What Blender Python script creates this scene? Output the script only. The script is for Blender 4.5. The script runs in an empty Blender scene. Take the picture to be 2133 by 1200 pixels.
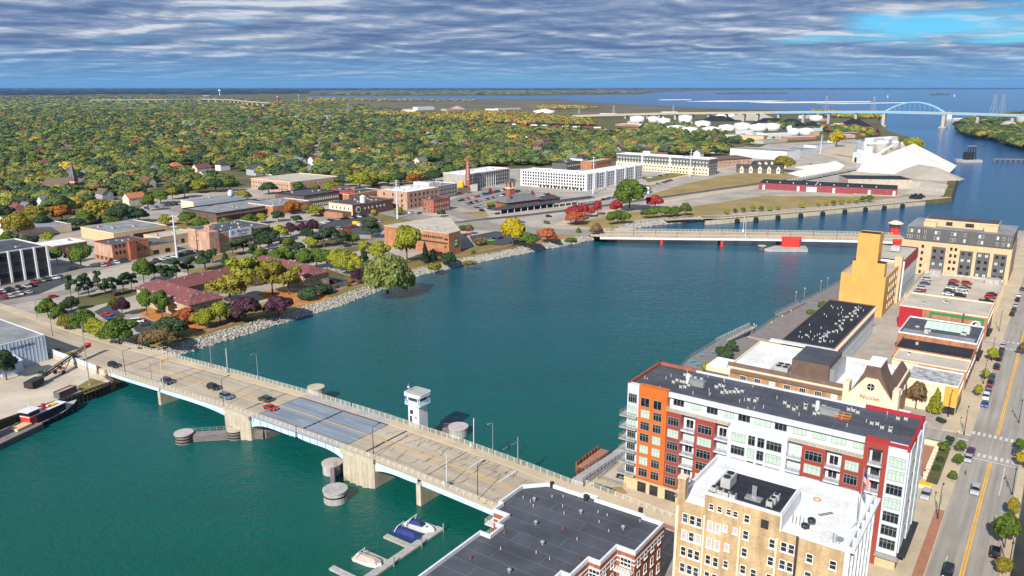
import bpy,bmesh,math,random
import numpy as np
from mathutils import Vector,Matrix
random.seed(7);rng = np.random.default_rng(7)
scene = bpy.context.scene
C = scene.collection
rad = math.radians
# ------------------------------------------------------------------ camera
CAM_H = 100.0;PITCH = rad(14.30)
cd = bpy.data.cameras.new('camera');cd.sensor_width = 36.0;cd.lens = 28.0
cd.clip_start = 1.0;cd.clip_end = 90000.0
cam = bpy.data.objects.new('camera',cd);C.objects.link(cam)
cam.location = (0,0,CAM_H);cam.rotation_euler = (rad(90) - PITCH,0,0)
scene.camera = cam
# ------------------------------------------------------------------ light: sun from behind, left of the camera
SUN_AZ = 204.0;SUN_EL = 35.0          # azimuth clockwise from the view direction (+Y)
sdir = Vector((math.sin(rad(SUN_AZ))*math.cos(rad(SUN_EL)),math.cos(rad(SUN_AZ))*math.cos(rad(SUN_EL)),math.sin(rad(SUN_EL))))
sl = bpy.data.lights.new('sun','SUN');sl.energy = 4.8;sl.angle = rad(0.53);sl.color = (1.0,0.95,0.86)
sun = bpy.data.objects.new('sun',sl);C.objects.link(sun)
sun.rotation_euler = sdir.to_track_quat('Z','Y').to_euler()
sun.location = (0,-200,400)
scene.view_settings.view_transform = 'Standard';scene.view_settings.look = 'None'
scene.view_settings.exposure = 0.55;scene.view_settings.gamma = 1.0
scene.view_settings.use_curve_mapping = False
# ------------------------------------------------------------------ world: Nishita sky under a broken cloud deck
world = bpy.data.worlds.new('World');scene.world = world;world.use_nodes = True
wn = world.node_tree;wn.nodes.clear()
def N(t,typ,**kw):
    n = t.nodes.new(typ)
    for k,v in kw.items():
        if hasattr(n,k): setattr(n,k,v)
    return n
def ramp(t,stops,interp='LINEAR'):
    r = t.nodes.new('ShaderNodeValToRGB');r.color_ramp.interpolation = interp
    e = r.color_ramp.elements
    while len(e) > 1: e.remove(e[-1])
    e[0].position = stops[0][0];e[0].color = (*stops[0][1],1) if len(stops[0][1]) == 3 else stops[0][1]
    for p,c in stops[1:]:
        q = e.new(p);q.color = (*c,1)
    return r
def mathn(t,op,a=None,b=None):
    m = t.nodes.new('ShaderNodeMath');m.operation = op
    for i,v in enumerate((a,b)):
        if v is None: continue
        if isinstance(v,(int,float)): m.inputs[i].default_value = v
        else: t.links.new(v,m.inputs[i])
    return m.outputs[0]
def mixc(t,f,a,b,blend='MIX'):
    m = t.nodes.new('ShaderNodeMix');m.data_type = 'RGBA';m.blend_type = blend
    for sock,v in ((m.inputs['Factor'],f),(m.inputs[6],a),(m.inputs[7],b)):
        if isinstance(v,(int,float)): sock.default_value = v
        elif isinstance(v,tuple): sock.default_value = (*v,1)
        else: t.links.new(v,sock)
    return m.outputs[2]
sky = N(wn,'ShaderNodeTexSky',sky_type='NISHITA',sun_disc=False)
sky.sun_elevation = rad(SUN_EL);sky.sun_rotation = rad(SUN_AZ);sky.altitude = 100;sky.air_density = 1.0;sky.dust_density = 0.3;sky.ozone_density = 2.5
tc = N(wn,'ShaderNodeTexCoord');sp = N(wn,'ShaderNodeSeparateXYZ');wn.links.new(tc.outputs['Generated'],sp.inputs[0])
zz = mathn(wn,'ADD',mathn(wn,'MAXIMUM',sp.outputs[2],0.0),0.07)
cx = N(wn,'ShaderNodeCombineXYZ')
wn.links.new(mathn(wn,'DIVIDE',sp.outputs[0],zz),cx.inputs[0]);wn.links.new(mathn(wn,'DIVIDE',sp.outputs[1],zz),cx.inputs[1])
mp = N(wn,'ShaderNodeMapping');mp.inputs['Location'].default_value = (3.1,6.4,0);mp.inputs['Scale'].default_value = (0.9,1.0,1.0)
wn.links.new(cx.outputs[0],mp.inputs[0])
def wnoise(scale,detail,rough,off,dist=0.0):
    m = N(wn,'ShaderNodeMapping');m.inputs['Location'].default_value = off
    wn.links.new(mp.outputs[0],m.inputs[0])
    n = N(wn,'ShaderNodeTexNoise');n.inputs['Scale'].default_value = scale;n.inputs['Detail'].default_value = detail
    n.inputs['Roughness'].default_value = rough;n.inputs['Distortion'].default_value = dist
    wn.links.new(m.outputs[0],n.inputs['Vector']);return n.outputs['Fac']
def cloud(dy,dz):                       # broad banks broken up by smaller lumps
    a_ = wnoise(0.62,6,0.55,(5.0,dy,dz),0.5);b_ = wnoise(1.7,6,0.58,(0.0,dy,dz),0.5)
    return mathn(wn,'ADD',mathn(wn,'MULTIPLY',a_,0.58),mathn(wn,'MULTIPLY',b_,0.42))
n1 = cloud(0.0,0.0);n3 = cloud(0.26,0.05)
n2 = wnoise(0.20,2,0.5,(20.5,4.0,0))
cover = mathn(wn,'ADD',mathn(wn,'MULTIPLY',n1,0.55),mathn(wn,'MULTIPLY',n2,0.75))
cov = ramp(wn,[(0.475,(0,0,0)),(0.555,(1,1,1))]);wn.links.new(cover,cov.inputs[0])
relief = mathn(wn,'ADD',0.5,mathn(wn,'MULTIPLY',mathn(wn,'SUBTRACT',n1,n3),3.0))
lumi = mathn(wn,'ADD',mathn(wn,'MULTIPLY',relief,0.62),mathn(wn,'MULTIPLY',mathn(wn,'SUBTRACT',1.0,cover),0.42))
ccol = ramp(wn,[(0.28,(0.72,1.2,2.4)),(0.42,(1.15,1.75,3.0)),(0.54,(2.1,2.7,3.8)),(0.66,(4.4,4.8,5.4))])
wn.links.new(lumi,ccol.inputs[0])
skyb = mixc(wn,1.0,sky.outputs[0],(0.17,0.50,0.78),'MULTIPLY')
col1 = mixc(wn,cov.outputs[0],skyb,ccol.outputs[0])
hz = ramp(wn,[(0.0,(1,1,1)),(0.014,(0.6,0.6,0.6)),(0.05,(0,0,0))],'EASE');wn.links.new(sp.outputs[2],hz.inputs[0])
col2 = mixc(wn,hz.outputs[0],col1,(1.1,2.7,4.7))
bg = N(wn,'ShaderNodeBackground');bg.inputs['Strength'].default_value = 0.1
wn.links.new(col2,bg.inputs['Color'])
wo = N(wn,'ShaderNodeOutputWorld');wn.links.new(bg.outputs[0],wo.inputs['Surface'])
# ------------------------------------------------------------------ survey helpers
_c,_s = math.cos(PITCH),math.sin(PITCH);FPX = 1659.0
GZ = 3.0                                # street level above the river
A125 = rad(125);UX,UY = math.sin(A125),math.cos(A125);VX,VY = math.sin(A125 - math.pi/2),math.cos(A125 - math.pi/2)
GRID = -rad(35)                         # rotation of the street grid
def P(x,y,z=GZ):                      # map reading: point of the horizontal plane z
    u = (x - 1066.5)/FPX;v = -(y - 600)/FPX
    d = (u,_c+v*_s,-_s+v*_c);t = (z - CAM_H)/d[2]
    return Vector((d[0]*t,d[1]*t,z))
def UV(u,v,z=GZ): return Vector((u*UX+v*VX,u*UY+v*VY,z))
def toUV(p): return (p[0]*UX+p[1]*UY,p[0]*VX+p[1]*VY)
def PIX(X,Y,Z):
    Z = Z - CAM_H;f = Y*_c - Z*_s;w = Y*_s+Z*_c
    return 1066.5+FPX*X/f,600 - FPX*w/f
def ppm(p): return FPX/max(1.0,(p[1]*_c - (p[2] - CAM_H)*_s))    # scale at a point
# ------------------------------------------------------------------ mesh builder
class MB:
    def __init__(s): s.v = [];s.f = [];s.m = [];s.smooth = False
    def add(s,vs,fs,mi=0):
        o = len(s.v);s.v.extend([tuple(p) for p in vs]);s.f.extend([tuple(o+i for i in f) for f in fs]);s.m.extend([mi]*len(fs));return s
    def box(s,x0,x1,y0,y1,z0,z1,mi=0):
        return s.add([(x0,y0,z0),(x1,y0,z0),(x1,y1,z0),(x0,y1,z0),(x0,y0,z1),(x1,y0,z1),(x1,y1,z1),(x0,y1,z1)],
                     [(3,2,1,0),(4,5,6,7),(0,1,5,4),(1,2,6,5),(2,3,7,6),(3,0,4,7)],mi)
    def prism(s,poly,z0,z1,mi=0,mtop=None):
        n = len(poly);a = sum(poly[i][0]*poly[(i+1) % n][1] - poly[(i+1) % n][0]*poly[i][1] for i in range(n))
        if a < 0: poly = poly[::-1]
        o = len(s.v);s.v.extend([(p[0],p[1],z0) for p in poly]);s.v.extend([(p[0],p[1],z1) for p in poly])
        for i in range(n):
            j = (i+1) % n;s.f.append((o+i,o+j,o+n+j,o+n+i));s.m.append(mi)
        s.f.append(tuple(o+n+i for i in range(n)));s.m.append(mi if mtop is None else mtop)
        s.f.append(tuple(o+n - 1 - i for i in range(n)));s.m.append(mi);return s
    def cyl(s,x,y,z0,z1,r0,r1=None,n=12,mi=0,cap=True):
        r1 = r0 if r1 is None else r1;vs = []
        for z,r in ((z0,r0),(z1,r1)):
            for i in range(n):
                a = 2*math.pi*i/n;vs.append((x+r*math.cos(a),y+r*math.sin(a),z))
        fs = [(i,(i+1) % n,n+(i+1) % n,n+i) for i in range(n)]
        if cap: fs += [tuple(range(n,2*n)),tuple(range(n - 1,-1,-1))]
        return s.add(vs,fs,mi)
    def lathe(s,x,y,prof,n=16,mi=0):
        vs = [];k = len(prof)
        for r,z in prof:
            for i in range(n):
                a = 2*math.pi*i/n;vs.append((x+r*math.cos(a),y+r*math.sin(a),z))
        fs = [(j*n+i,j*n+(i+1) % n,(j+1)*n+(i+1) % n,(j+1)*n+i) for j in range(k - 1) for i in range(n)]
        fs += [tuple(range((k - 1)*n,k*n)),tuple(range(n - 1,-1,-1))]
        return s.add(vs,fs,mi)
    def bar(s,p,q,w,h=None,mi=0):
        p = Vector(p);q = Vector(q);d = q - p;L = d.length
        if L < 1e-6: return s
        h = w if h is None else h;d /= L
        up = Vector((0,0,1)) if abs(d.z) < 0.95 else Vector((0,1,0))
        a = d.cross(up).normalized()*(w/2);b = a.cross(d).normalized()*(h/2)
        vs = [p - a - b,p+a - b,p+a+b,p - a+b,q - a - b,q+a - b,q+a+b,q - a+b]
        return s.add(vs,[(3,2,1,0),(4,5,6,7),(0,1,5,4),(1,2,6,5),(2,3,7,6),(3,0,4,7)],mi)
    def quad(s,a,b,c,d,mi=0): return s.add([a,b,c,d],[(0,1,2,3)],mi)
    def mesh(s,name,mats):
        me = bpy.data.meshes.new(name);me.from_pydata(s.v,[],s.f)
        for m in (mats if isinstance(mats,(list,tuple)) else [mats]): me.materials.append(m)
        if len(set(s.m)) > 1: me.polygons.foreach_set('material_index',s.m)
        if s.smooth: me.polygons.foreach_set('use_smooth',[True]*len(me.polygons))
        me.update();return me
    def build(s,name,mats,parent=None,loc=(0,0,0),rz=0): return link(name,s.mesh(name,mats),parent,loc,rz)
def link(name,me,parent=None,loc=(0,0,0),rz=0):
    o = bpy.data.objects.new(name,me);C.objects.link(o)
    if parent is not None: o.parent = parent
    o.location = loc
    if rz: o.rotation_euler = (0,0,rz)
    return o
def tag(o,label=None,cat=None,group=None,kind=None):
    if label: o['label'] = label
    if cat: o['category'] = cat
    if group: o['group'] = group
    if kind: o['kind'] = kind
    return o
def thing(name,label,cat,loc=(0,0,0),rz=0,group=None):
    return tag(link(name,None,None,loc,rz),label,cat,group)
# ------------------------------------------------------------------ materials
MATS = {}
def newmat(name):
    m = bpy.data.materials.new(name);m.use_nodes = True;t = m.node_tree;t.nodes.clear()
    b = N(t,'ShaderNodeBsdfPrincipled');o = N(t,'ShaderNodeOutputMaterial');t.links.new(b.outputs[0],o.inputs[0])
    MATS[name] = m;return m,t,b
def coords(t,scale,mode='Object',rotz=0):
    c = N(t,'ShaderNodeTexCoord');m = N(t,'ShaderNodeMapping')
    m.inputs['Scale'].default_value = scale if isinstance(scale,tuple) else (scale,)*3
    m.inputs['Rotation'].default_value = (0,0,rotz)
    if mode == 'World':
        g = N(t,'ShaderNodeNewGeometry');t.links.new(g.outputs['Position'],m.inputs[0])
    else: t.links.new(c.outputs[mode],m.inputs[0])
    return m.outputs[0]
def noise(t,vec,scale=1.0,detail=4,rough=0.6):
    n = N(t,'ShaderNodeTexNoise');n.inputs['Scale'].default_value = scale;n.inputs['Detail'].default_value = detail;n.inputs['Roughness'].default_value = rough
    t.links.new(vec,n.inputs['Vector']);return n.outputs['Fac']
def mat(name,col,rough=0.8,var=0.18,scale=0.35,metal=0.0,spec=0.3,streak=0.0,bump=0.0,second=None):
    m,t,b = newmat(name)
    v = coords(t,1.0,'World');f = noise(t,v,scale,6)
    f2 = noise(t,v,scale*9,3)
    k = mathn(t,'ADD',mathn(t,'MULTIPLY',f,0.7),mathn(t,'MULTIPLY',f2,0.3))
    lo = tuple(c*(1 - var*1.6) for c in col);hi = tuple(min(1,c*(1+var*1.3)) for c in col)
    if second: lo = second
    r = ramp(t,[(0.30,lo),(0.70,hi)]);t.links.new(k,r.inputs[0]);out = r.outputs[0]
    if streak:
        s = noise(t,coords(t,(1.6,1.6,0.12),'World'),1.0,4)
        sr = ramp(t,[(0.42,(1 - streak,)*3),(0.62,(1,1,1))]);t.links.new(s,sr.inputs[0])
        out = mixc(t,1.0,out,sr.outputs[0],'MULTIPLY')
    t.links.new(out,b.inputs['Base Color'])
    b.inputs['Roughness'].default_value = rough;b.inputs['Metallic'].default_value = metal;b.inputs['Specular IOR Level'].default_value = spec
    if bump:
        bn = N(t,'ShaderNodeBump');bn.inputs['Strength'].default_value = bump;bn.inputs['Distance'].default_value = 0.3
        t.links.new(f2,bn.inputs['Height']);t.links.new(bn.outputs[0],b.inputs['Normal'])
    return m
def brickmat(name,c1,c2,mortar,sc=1.0):
    m,t,b = newmat(name)
    v = coords(t,1.0,'Object');sx = N(t,'ShaderNodeSeparateXYZ');t.links.new(v,sx.inputs[0])
    cb = N(t,'ShaderNodeCombineXYZ');t.links.new(mathn(t,'ADD',sx.outputs[0],sx.outputs[1]),cb.inputs[0]);t.links.new(sx.outputs[2],cb.inputs[1])
    br = N(t,'ShaderNodeTexBrick');br.inputs['Scale'].default_value = sc
    br.inputs['Color1'].default_value = (*c1,1);br.inputs['Color2'].default_value = (*c2,1);br.inputs['Mortar'].default_value = (*mortar,1)
    br.inputs['Brick Width'].default_value = 0.42;br.inputs['Row Height'].default_value = 0.16;br.inputs['Mortar Size'].default_value = 0.012
    t.links.new(cb.outputs[0],br.inputs['Vector'])
    f = noise(t,coords(t,1.0,'World'),0.3,6);r = ramp(t,[(0.3,(0.72,0.72,0.72)),(0.7,(1.12,1.1,1.08))]);t.links.new(f,r.inputs[0])
    s = noise(t,coords(t,(0.9,0.9,0.1),'World'),1.0,5);sr = ramp(t,[(0.36,(0.75,0.73,0.7)),(0.58,(1,1,1))]);t.links.new(s,sr.inputs[0])
    t.links.new(mixc(t,1.0,mixc(t,1.0,br.outputs[0],r.outputs[0],'MULTIPLY'),sr.outputs[0],'MULTIPLY'),b.inputs['Base Color'])
    b.inputs['Roughness'].default_value = 0.85;b.inputs['Specular IOR Level'].default_value = 0.2;return m
def roofmat(name,col,seam,width=3.0,rot=0.0,stain=0.25):
    m,t,b = newmat(name)
    v = coords(t,1.0,'World',rot);br = N(t,'ShaderNodeTexBrick');br.inputs['Scale'].default_value = 1.0
    br.inputs['Color1'].default_value = (*col,1);br.inputs['Color2'].default_value = (*[c*0.9 for c in col],1);br.inputs['Mortar'].default_value = (*seam,1)
    br.inputs['Brick Width'].default_value = width*5;br.inputs['Row Height'].default_value = width;br.inputs['Mortar Size'].default_value = 0.05
    t.links.new(v,br.inputs['Vector'])
    f = noise(t,v,0.12,7,0.65);r = ramp(t,[(0.35,(1 - stain,)*3),(0.65,(1+stain,)*3)]);t.links.new(f,r.inputs[0])
    f3 = noise(t,v,2.5,4,0.7);r3 = ramp(t,[(0.3,(0.85,)*3),(0.7,(1.12,)*3)]);t.links.new(f3,r3.inputs[0])
    t.links.new(mixc(t,1.0,mixc(t,1.0,br.outputs[0],r.outputs[0],'MULTIPLY'),r3.outputs[0],'MULTIPLY'),b.inputs['Base Color'])
    b.inputs['Roughness'].default_value = 0.75;b.inputs['Specular IOR Level'].default_value = 0.25;return m
M_ROOFDARK = roofmat('roof_membrane_dark',(0.068,0.073,0.09),(0.135,0.145,0.16),3.4,rad(35))
M_ROOFBLACK = roofmat('roof_membrane_black',(0.022,0.024,0.03),(0.055,0.06,0.065),2.4,rad(35))
M_ROOFGREY = roofmat('roof_membrane_grey',(0.23,0.235,0.245),(0.3,0.3,0.31),3.0,rad(35))
M_ROOFTAN = roofmat('roof_gravel_tan',(0.46,0.41,0.34),(0.40,0.36,0.3),6.0,rad(35),0.15)
M_ROOFWHITE = roofmat('roof_membrane_white',(0.72,0.72,0.71),(0.55,0.55,0.54),3.0,rad(35),0.14)
M_ROOFRED = mat('shingles_maroon',(0.17,0.058,0.058),0.85,0.14,0.5)
M_ROOFBROWN = mat('shingles_brown',(0.13,0.085,0.065),0.85,0.15,0.5)
M_SHINGLE = mat('shingles_grey',(0.14,0.145,0.16),0.85,0.2,0.4)
M_SHINGLED = mat('shingles_charcoal',(0.05,0.052,0.06),0.85,0.2,0.4)
M_SHINGLEO = mat('shingles_orange',(0.42,0.15,0.06),0.85,0.15,0.4)
M_BRICKT = brickmat('brick_tan',(0.54,0.39,0.215),(0.45,0.31,0.16),(0.48,0.39,0.28))
M_BRICKR = brickmat('brick_red',(0.40,0.105,0.06),(0.31,0.075,0.045),(0.35,0.22,0.18))
M_BRICKO = brickmat('brick_orange',(0.47,0.20,0.10),(0.39,0.155,0.075),(0.42,0.3,0.2))
M_BRICKP = brickmat('brick_pink',(0.56,0.34,0.24),(0.48,0.28,0.2),(0.52,0.42,0.34))
M_BRICKB = brickmat('brick_brown',(0.16,0.095,0.075),(0.12,0.07,0.055),(0.2,0.16,0.14))
M_BRICKN = brickmat('brick_ochre',(0.44,0.235,0.10),(0.37,0.19,0.08),(0.42,0.3,0.2))
M_CREAM = mat('stucco_cream',(0.74,0.58,0.42),0.85,0.1,0.4,streak=0.1)
M_BUFF = mat('stucco_buff',(0.58,0.42,0.25),0.85,0.08,0.3,streak=0.08)
M_YELLOW = mat('stucco_yellow',(0.61,0.335,0.09),0.85,0.07,0.25,streak=0.07)
M_GREYST = mat('stucco_dark_grey',(0.115,0.11,0.112),0.85,0.12,0.3,streak=0.08)
M_WHITE = mat('paint_white',(0.64,0.65,0.67),0.6,0.08,0.3,streak=0.08)
M_WHITEW = mat('panel_white',(0.55,0.58,0.65),0.5,0.05,0.2,streak=0.05)
M_ORANGE = mat('panel_orange',(0.52,0.125,0.022),0.5,0.06,0.2)
M_REDP = mat('panel_red',(0.28,0.052,0.038),0.5,0.07,0.2)
M_REDPAINT = mat('paint_red',(0.60,0.045,0.03),0.5,0.1,0.3,streak=0.15)
M_MAROON = mat('paint_maroon',(0.36,0.02,0.03),0.6,0.1,0.3)
M_GREENP = mat('paint_green',(0.015,0.2,0.07),0.6,0.1,0.3)
M_CONC = mat('concrete',(0.50,0.44,0.34),0.85,0.14,0.3,streak=0.2,bump=0.15)
M_CONCG = mat('concrete_grey',(0.40,0.385,0.37),0.85,0.14,0.3,streak=0.2)
M_STEELB = mat('paint_light_blue',(0.50,0.66,0.84),0.5,0.08,0.3,streak=0.1)
M_STEEL = mat('galvanised',(0.42,0.43,0.44),0.45,0.1,0.5,metal=0.6)
M_RAIL = mat('railing_grey',(0.56,0.54,0.47),0.5,0.1,0.5)
M_DARK = mat('dark_metal',(0.03,0.03,0.034),0.5,0.2,0.5)
M_BLACK = mat('black_rubber',(0.012,0.012,0.013),0.7,0.2,0.5)
M_FRAMEG = mat('window_frame_grey',(0.24,0.28,0.28),0.5,0.05)
M_FRAMEW = mat('window_frame_white',(0.72,0.70,0.66),0.5,0.05)
M_FRAMED = mat('window_frame_dark',(0.06,0.06,0.065),0.5,0.05)
M_BLIND = mat('window_blind',(0.42,0.53,0.46),0.35,0.12,1.5)
M_BOARD = mat('window_boarded',(0.42,0.38,0.40),0.6,0.15,0.8)
M_RUST = mat('rusty_steel',(0.22,0.085,0.05),0.8,0.3,0.6,streak=0.4)
M_RUSTD = mat('sheet_pile_steel',(0.05,0.042,0.04),0.8,0.3,0.6,streak=0.3)
M_WOOD = mat('weathered_wood',(0.20,0.175,0.165),0.85,0.2,0.8)
M_SIDING = mat('grey_siding',(0.48,0.56,0.68),0.5,0.05,0.3,streak=0.06)
M_COAL = mat('coal',(0.014,0.014,0.017),0.8,0.3,0.2)
M_SAND = mat('limestone_aggregate',(0.74,0.70,0.62),0.9,0.10,0.04,bump=0.3)
M_SANDG = mat('grey_aggregate',(0.36,0.32,0.265),0.9,0.12,0.06,bump=0.3)
M_BLUEP = mat('paint_sky_blue',(0.10,0.36,0.62),0.5,0.08)
M_BLUEC = mat('canvas_blue',(0.022,0.035,0.15),0.7,0.15,1.0)
M_TANC = mat('canvas_tan',(0.42,0.34,0.30),0.7,0.12,1.0)
M_TRUNK = mat('bark',(0.10,0.075,0.055),0.9,0.25,2.0)
M_SKIN = mat('skin',(0.45,0.27,0.19),0.6,0.05)
M_TURQ = mat('turquoise_plastic',(0.05,0.35,0.52),0.5,0.1)
M_GREENBOX = mat('green_utility_paint',(0.03,0.075,0.05),0.5,0.1)
M_SIGNRED = mat('sign_red',(0.65,0.04,0.03),0.5,0.1)
M_SIGNORANGE = mat('sign_orange',(0.8,0.2,0.02),0.5,0.1)
M_SIGNYELLOW = mat('sign_yellow',(0.75,0.42,0.02),0.5,0.08)
def glass(name,col,rough):
    m,t,b = newmat(name);f = noise(t,coords(t,1.0,'World'),0.7,2)
    r = ramp(t,[(0.35,tuple(c*0.4 for c in col)),(0.65,tuple(c*1.5 for c in col))]);t.links.new(f,r.inputs[0]);t.links.new(r.outputs[0],b.inputs['Base Color'])
    b.inputs['Roughness'].default_value = rough;b.inputs['Specular IOR Level'].default_value = 0.6;return m
M_GLASS = glass('window_glass',(0.018,0.022,0.028),0.08)
M_GLASSB = glass('window_glass_blue',(0.03,0.06,0.09),0.06)
m,t,b = newmat('vehicle_paint');oi = N(t,'ShaderNodeObjectInfo');t.links.new(oi.outputs['Color'],b.inputs['Base Color'])
b.inputs['Roughness'].default_value = 0.28;b.inputs['Coat Weight'].default_value = 0.5;b.inputs['Metallic'].default_value = 0.15;M_PAINT = m
m,t,b = newmat('cloth');oi = N(t,'ShaderNodeObjectInfo');t.links.new(oi.outputs['Color'],b.inputs['Base Color']);b.inputs['Roughness'].default_value = 0.9;M_CLOTH = m
m,t,b = newmat('house_siding');oi = N(t,'ShaderNodeObjectInfo');f = noise(t,coords(t,1.0,'World'),0.5,4);r = ramp(t,[(0.3,(0.8,)*3),(0.7,(1.05,)*3)]);t.links.new(f,r.inputs[0])
t.links.new(mixc(t,1.0,oi.outputs['Color'],r.outputs[0],'MULTIPLY'),b.inputs['Base Color']);b.inputs['Roughness'].default_value = 0.8;M_HOUSE = m
# foliage: leaf tone from the mesh, tree colour from the object
m,t,b = newmat('foliage');t.nodes.remove(b);out = [n for n in t.nodes if n.type == 'OUTPUT_MATERIAL'][0]
oi = N(t,'ShaderNodeObjectInfo');at = N(t,'ShaderNodeAttribute');at.attribute_name = 'Col'
fc = mixc(t,1.0,oi.outputs['Color'],at.outputs['Color'],'MULTIPLY')
df = N(t,'ShaderNodeBsdfDiffuse');tr = N(t,'ShaderNodeBsdfTranslucent');ms = N(t,'ShaderNodeMixShader');ms.inputs[0].default_value = 0.22
t.links.new(fc,df.inputs[0]);t.links.new(fc,tr.inputs[0]);t.links.new(df.outputs[0],ms.inputs[1]);t.links.new(tr.outputs[0],ms.inputs[2]);t.links.new(ms.outputs[0],out.inputs[0]);M_LEAF = m
# ground family
M_LAND = mat('ground_green_brown',(0.115,0.10,0.045),0.95,0.35,0.02,spec=0.1,second=(0.055,0.06,0.025))
M_LAWN = mat('lawn',(0.20,0.15,0.055),0.95,0.2,0.05,spec=0.1,second=(0.11,0.105,0.035))
M_DRYLAWN = mat('dry_lawn',(0.30,0.215,0.095),0.95,0.18,0.035,spec=0.1,second=(0.17,0.14,0.055))
M_LEAVES = mat('fallen_leaves',(0.44,0.19,0.05),0.95,0.15,0.2,spec=0.1,second=(0.27,0.13,0.045))
M_TOWN = mat('town_paving',(0.37,0.325,0.275),0.9,0.22,0.035,second=(0.21,0.19,0.17))
M_YARD = mat('yard_concrete',(0.47,0.405,0.32),0.9,0.16,0.06,bump=0.1,second=(0.33,0.285,0.23))
M_ASPH = mat('asphalt',(0.058,0.058,0.062),0.85,0.25,0.08)
M_ASPHL = mat('asphalt_worn',(0.25,0.225,0.20),0.85,0.18,0.07)
M_WALK = mat('sidewalk',(0.46,0.375,0.265),0.88,0.14,0.12)
M_BRICKPAVE = mat('brick_paving',(0.33,0.155,0.10),0.88,0.15,0.6)
M_YLINE = mat('yellow_marking',(0.72,0.38,0.035),0.7,0.15,0.5)
M_WLINE = mat('white_marking',(0.52,0.51,0.49),0.7,0.15,0.5)
M_MARSH = mat('marsh',(0.15,0.12,0.075),0.95,0.3,0.004,spec=0.1,second=(0.07,0.075,0.04))
M_BALLAST = mat('ballast',(0.20,0.17,0.15),0.95,0.2,0.1)
M_STONE = mat('riprap_stone',(0.36,0.335,0.30),0.9,0.36,0.9)
# roads: long streaks along the lane direction
def roadmat(name,lo,hi,rot):
    m,t,b = newmat(name)
    mp_ = N(t,'ShaderNodeMapping');mp_.inputs['Scale'].default_value = (0.025,0.75,1);t.links.new(coords(t,1.0,'World',rot),mp_.inputs[0]);s1 = noise(t,mp_.outputs[0],1.0,5,0.6);s2 = noise(t,coords(t,0.05,'World'),1.0,6,0.6)
    r = ramp(t,[(0.35,lo),(0.65,hi)]);t.links.new(mathn(t,'ADD',mathn(t,'MULTIPLY',s1,0.6),mathn(t,'MULTIPLY',s2,0.4)),r.inputs[0])
    t.links.new(r.outputs[0],b.inputs['Base Color']);b.inputs['Roughness'].default_value = 0.85;b.inputs['Specular IOR Level'].default_value = 0.2;return m
M_DECK = roadmat('bridge_deck_concrete',(0.27,0.225,0.175),(0.47,0.395,0.30),rad(35))
M_STREET = roadmat('street_asphalt',(0.21,0.19,0.17),(0.36,0.325,0.29),rad(125))
M_GRID = roadmat('steel_grid_deck',(0.135,0.165,0.205),(0.255,0.30,0.35),rad(35))
# water
m,t,b = newmat('river_water')
b.inputs['Base Color'].default_value = (0.004,0.105,0.072,1);b.inputs['Roughness'].default_value = 0.12;b.inputs['IOR'].default_value = 1.33;b.inputs['Specular IOR Level'].default_value = 0.4
wv = coords(t,1.0,'World')
a1 = noise(t,wv,0.9,4,0.6);a2 = noise(t,coords(t,(0.05,0.12,0.1),'World',0.5),1.0,5,0.6)
big = noise(t,coords(t,(0.004,0.012,0.01),'World',0.3),1.0,5,0.55)
r = ramp(t,[(0.3,(0.002,0.066,0.045)),(0.7,(0.004,0.090,0.058))]);t.links.new(big,r.inputs[0])
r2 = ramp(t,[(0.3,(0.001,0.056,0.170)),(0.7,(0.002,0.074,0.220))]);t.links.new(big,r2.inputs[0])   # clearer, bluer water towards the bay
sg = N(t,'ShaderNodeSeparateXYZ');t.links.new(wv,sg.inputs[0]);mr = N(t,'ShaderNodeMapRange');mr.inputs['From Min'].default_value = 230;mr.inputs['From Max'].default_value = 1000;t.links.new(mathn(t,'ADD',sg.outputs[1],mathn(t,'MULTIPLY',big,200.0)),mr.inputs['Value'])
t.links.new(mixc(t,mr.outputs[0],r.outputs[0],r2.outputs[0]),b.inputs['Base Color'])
bn = N(t,'ShaderNodeBump');bn.inputs['Strength'].default_value = 0.5;bn.inputs['Distance'].default_value = 0.5;a3 = noise(t,wv,0.28,3,0.6);t.links.new(mathn(t,'ADD',mathn(t,'ADD',a1,mathn(t,'MULTIPLY',a2,1.2)),mathn(t,'MULTIPLY',a3,1.6)),bn.inputs['Height']);t.links.new(bn.outputs[0],b.inputs['Normal'])
M_WATER = m
# ================================================================== THE SETTING: water, land, shores, roads
def sheet(name,pts,z,m,z0=None,kind='structure'):
    """flat ground sheet (or slab down to z0) from world points"""
    mb = MB();poly = [(p[0],p[1]) for p in pts]
    if z0 is None:
        n = len(poly);a = sum(poly[i][0]*poly[(i+1) % n][1] - poly[(i+1) % n][0]*poly[i][1] for i in range(n))
        if a < 0: poly = poly[::-1]
        mb.add([(x,y,z) for x,y in poly],[tuple(range(n))])
    else: mb.prism(poly,z0,z)
    return tag(mb.build(name,m),kind=kind)
def pxs(lst,z=GZ): return [P(x,y,z) for x,y in lst]
def uvs(lst,z=GZ): return [UV(u,v,z) for u,v in lst]
def strip_pts(pts,w):
    L = [];R = []
    for i,p in enumerate(pts):
        a = pts[max(0,i - 1)];b = pts[min(len(pts) - 1,i+1)]
        d = Vector((b[0] - a[0],b[1] - a[1])).normalized();n = Vector((-d.y,d.x))
        L.append((p[0]+n.x*w/2,p[1]+n.y*w/2));R.append((p[0] - n.x*w/2,p[1] - n.y*w/2))
    return L+R[::-1]
def strip(name,pts,w,z,m,z0=None): return sheet(name,strip_pts(pts,w),z,m,z0)
sheet('river_and_bay',[(-60000,-400),(60000,-400),(60000,30000),(-60000,30000)],0.0,M_WATER)
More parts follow.
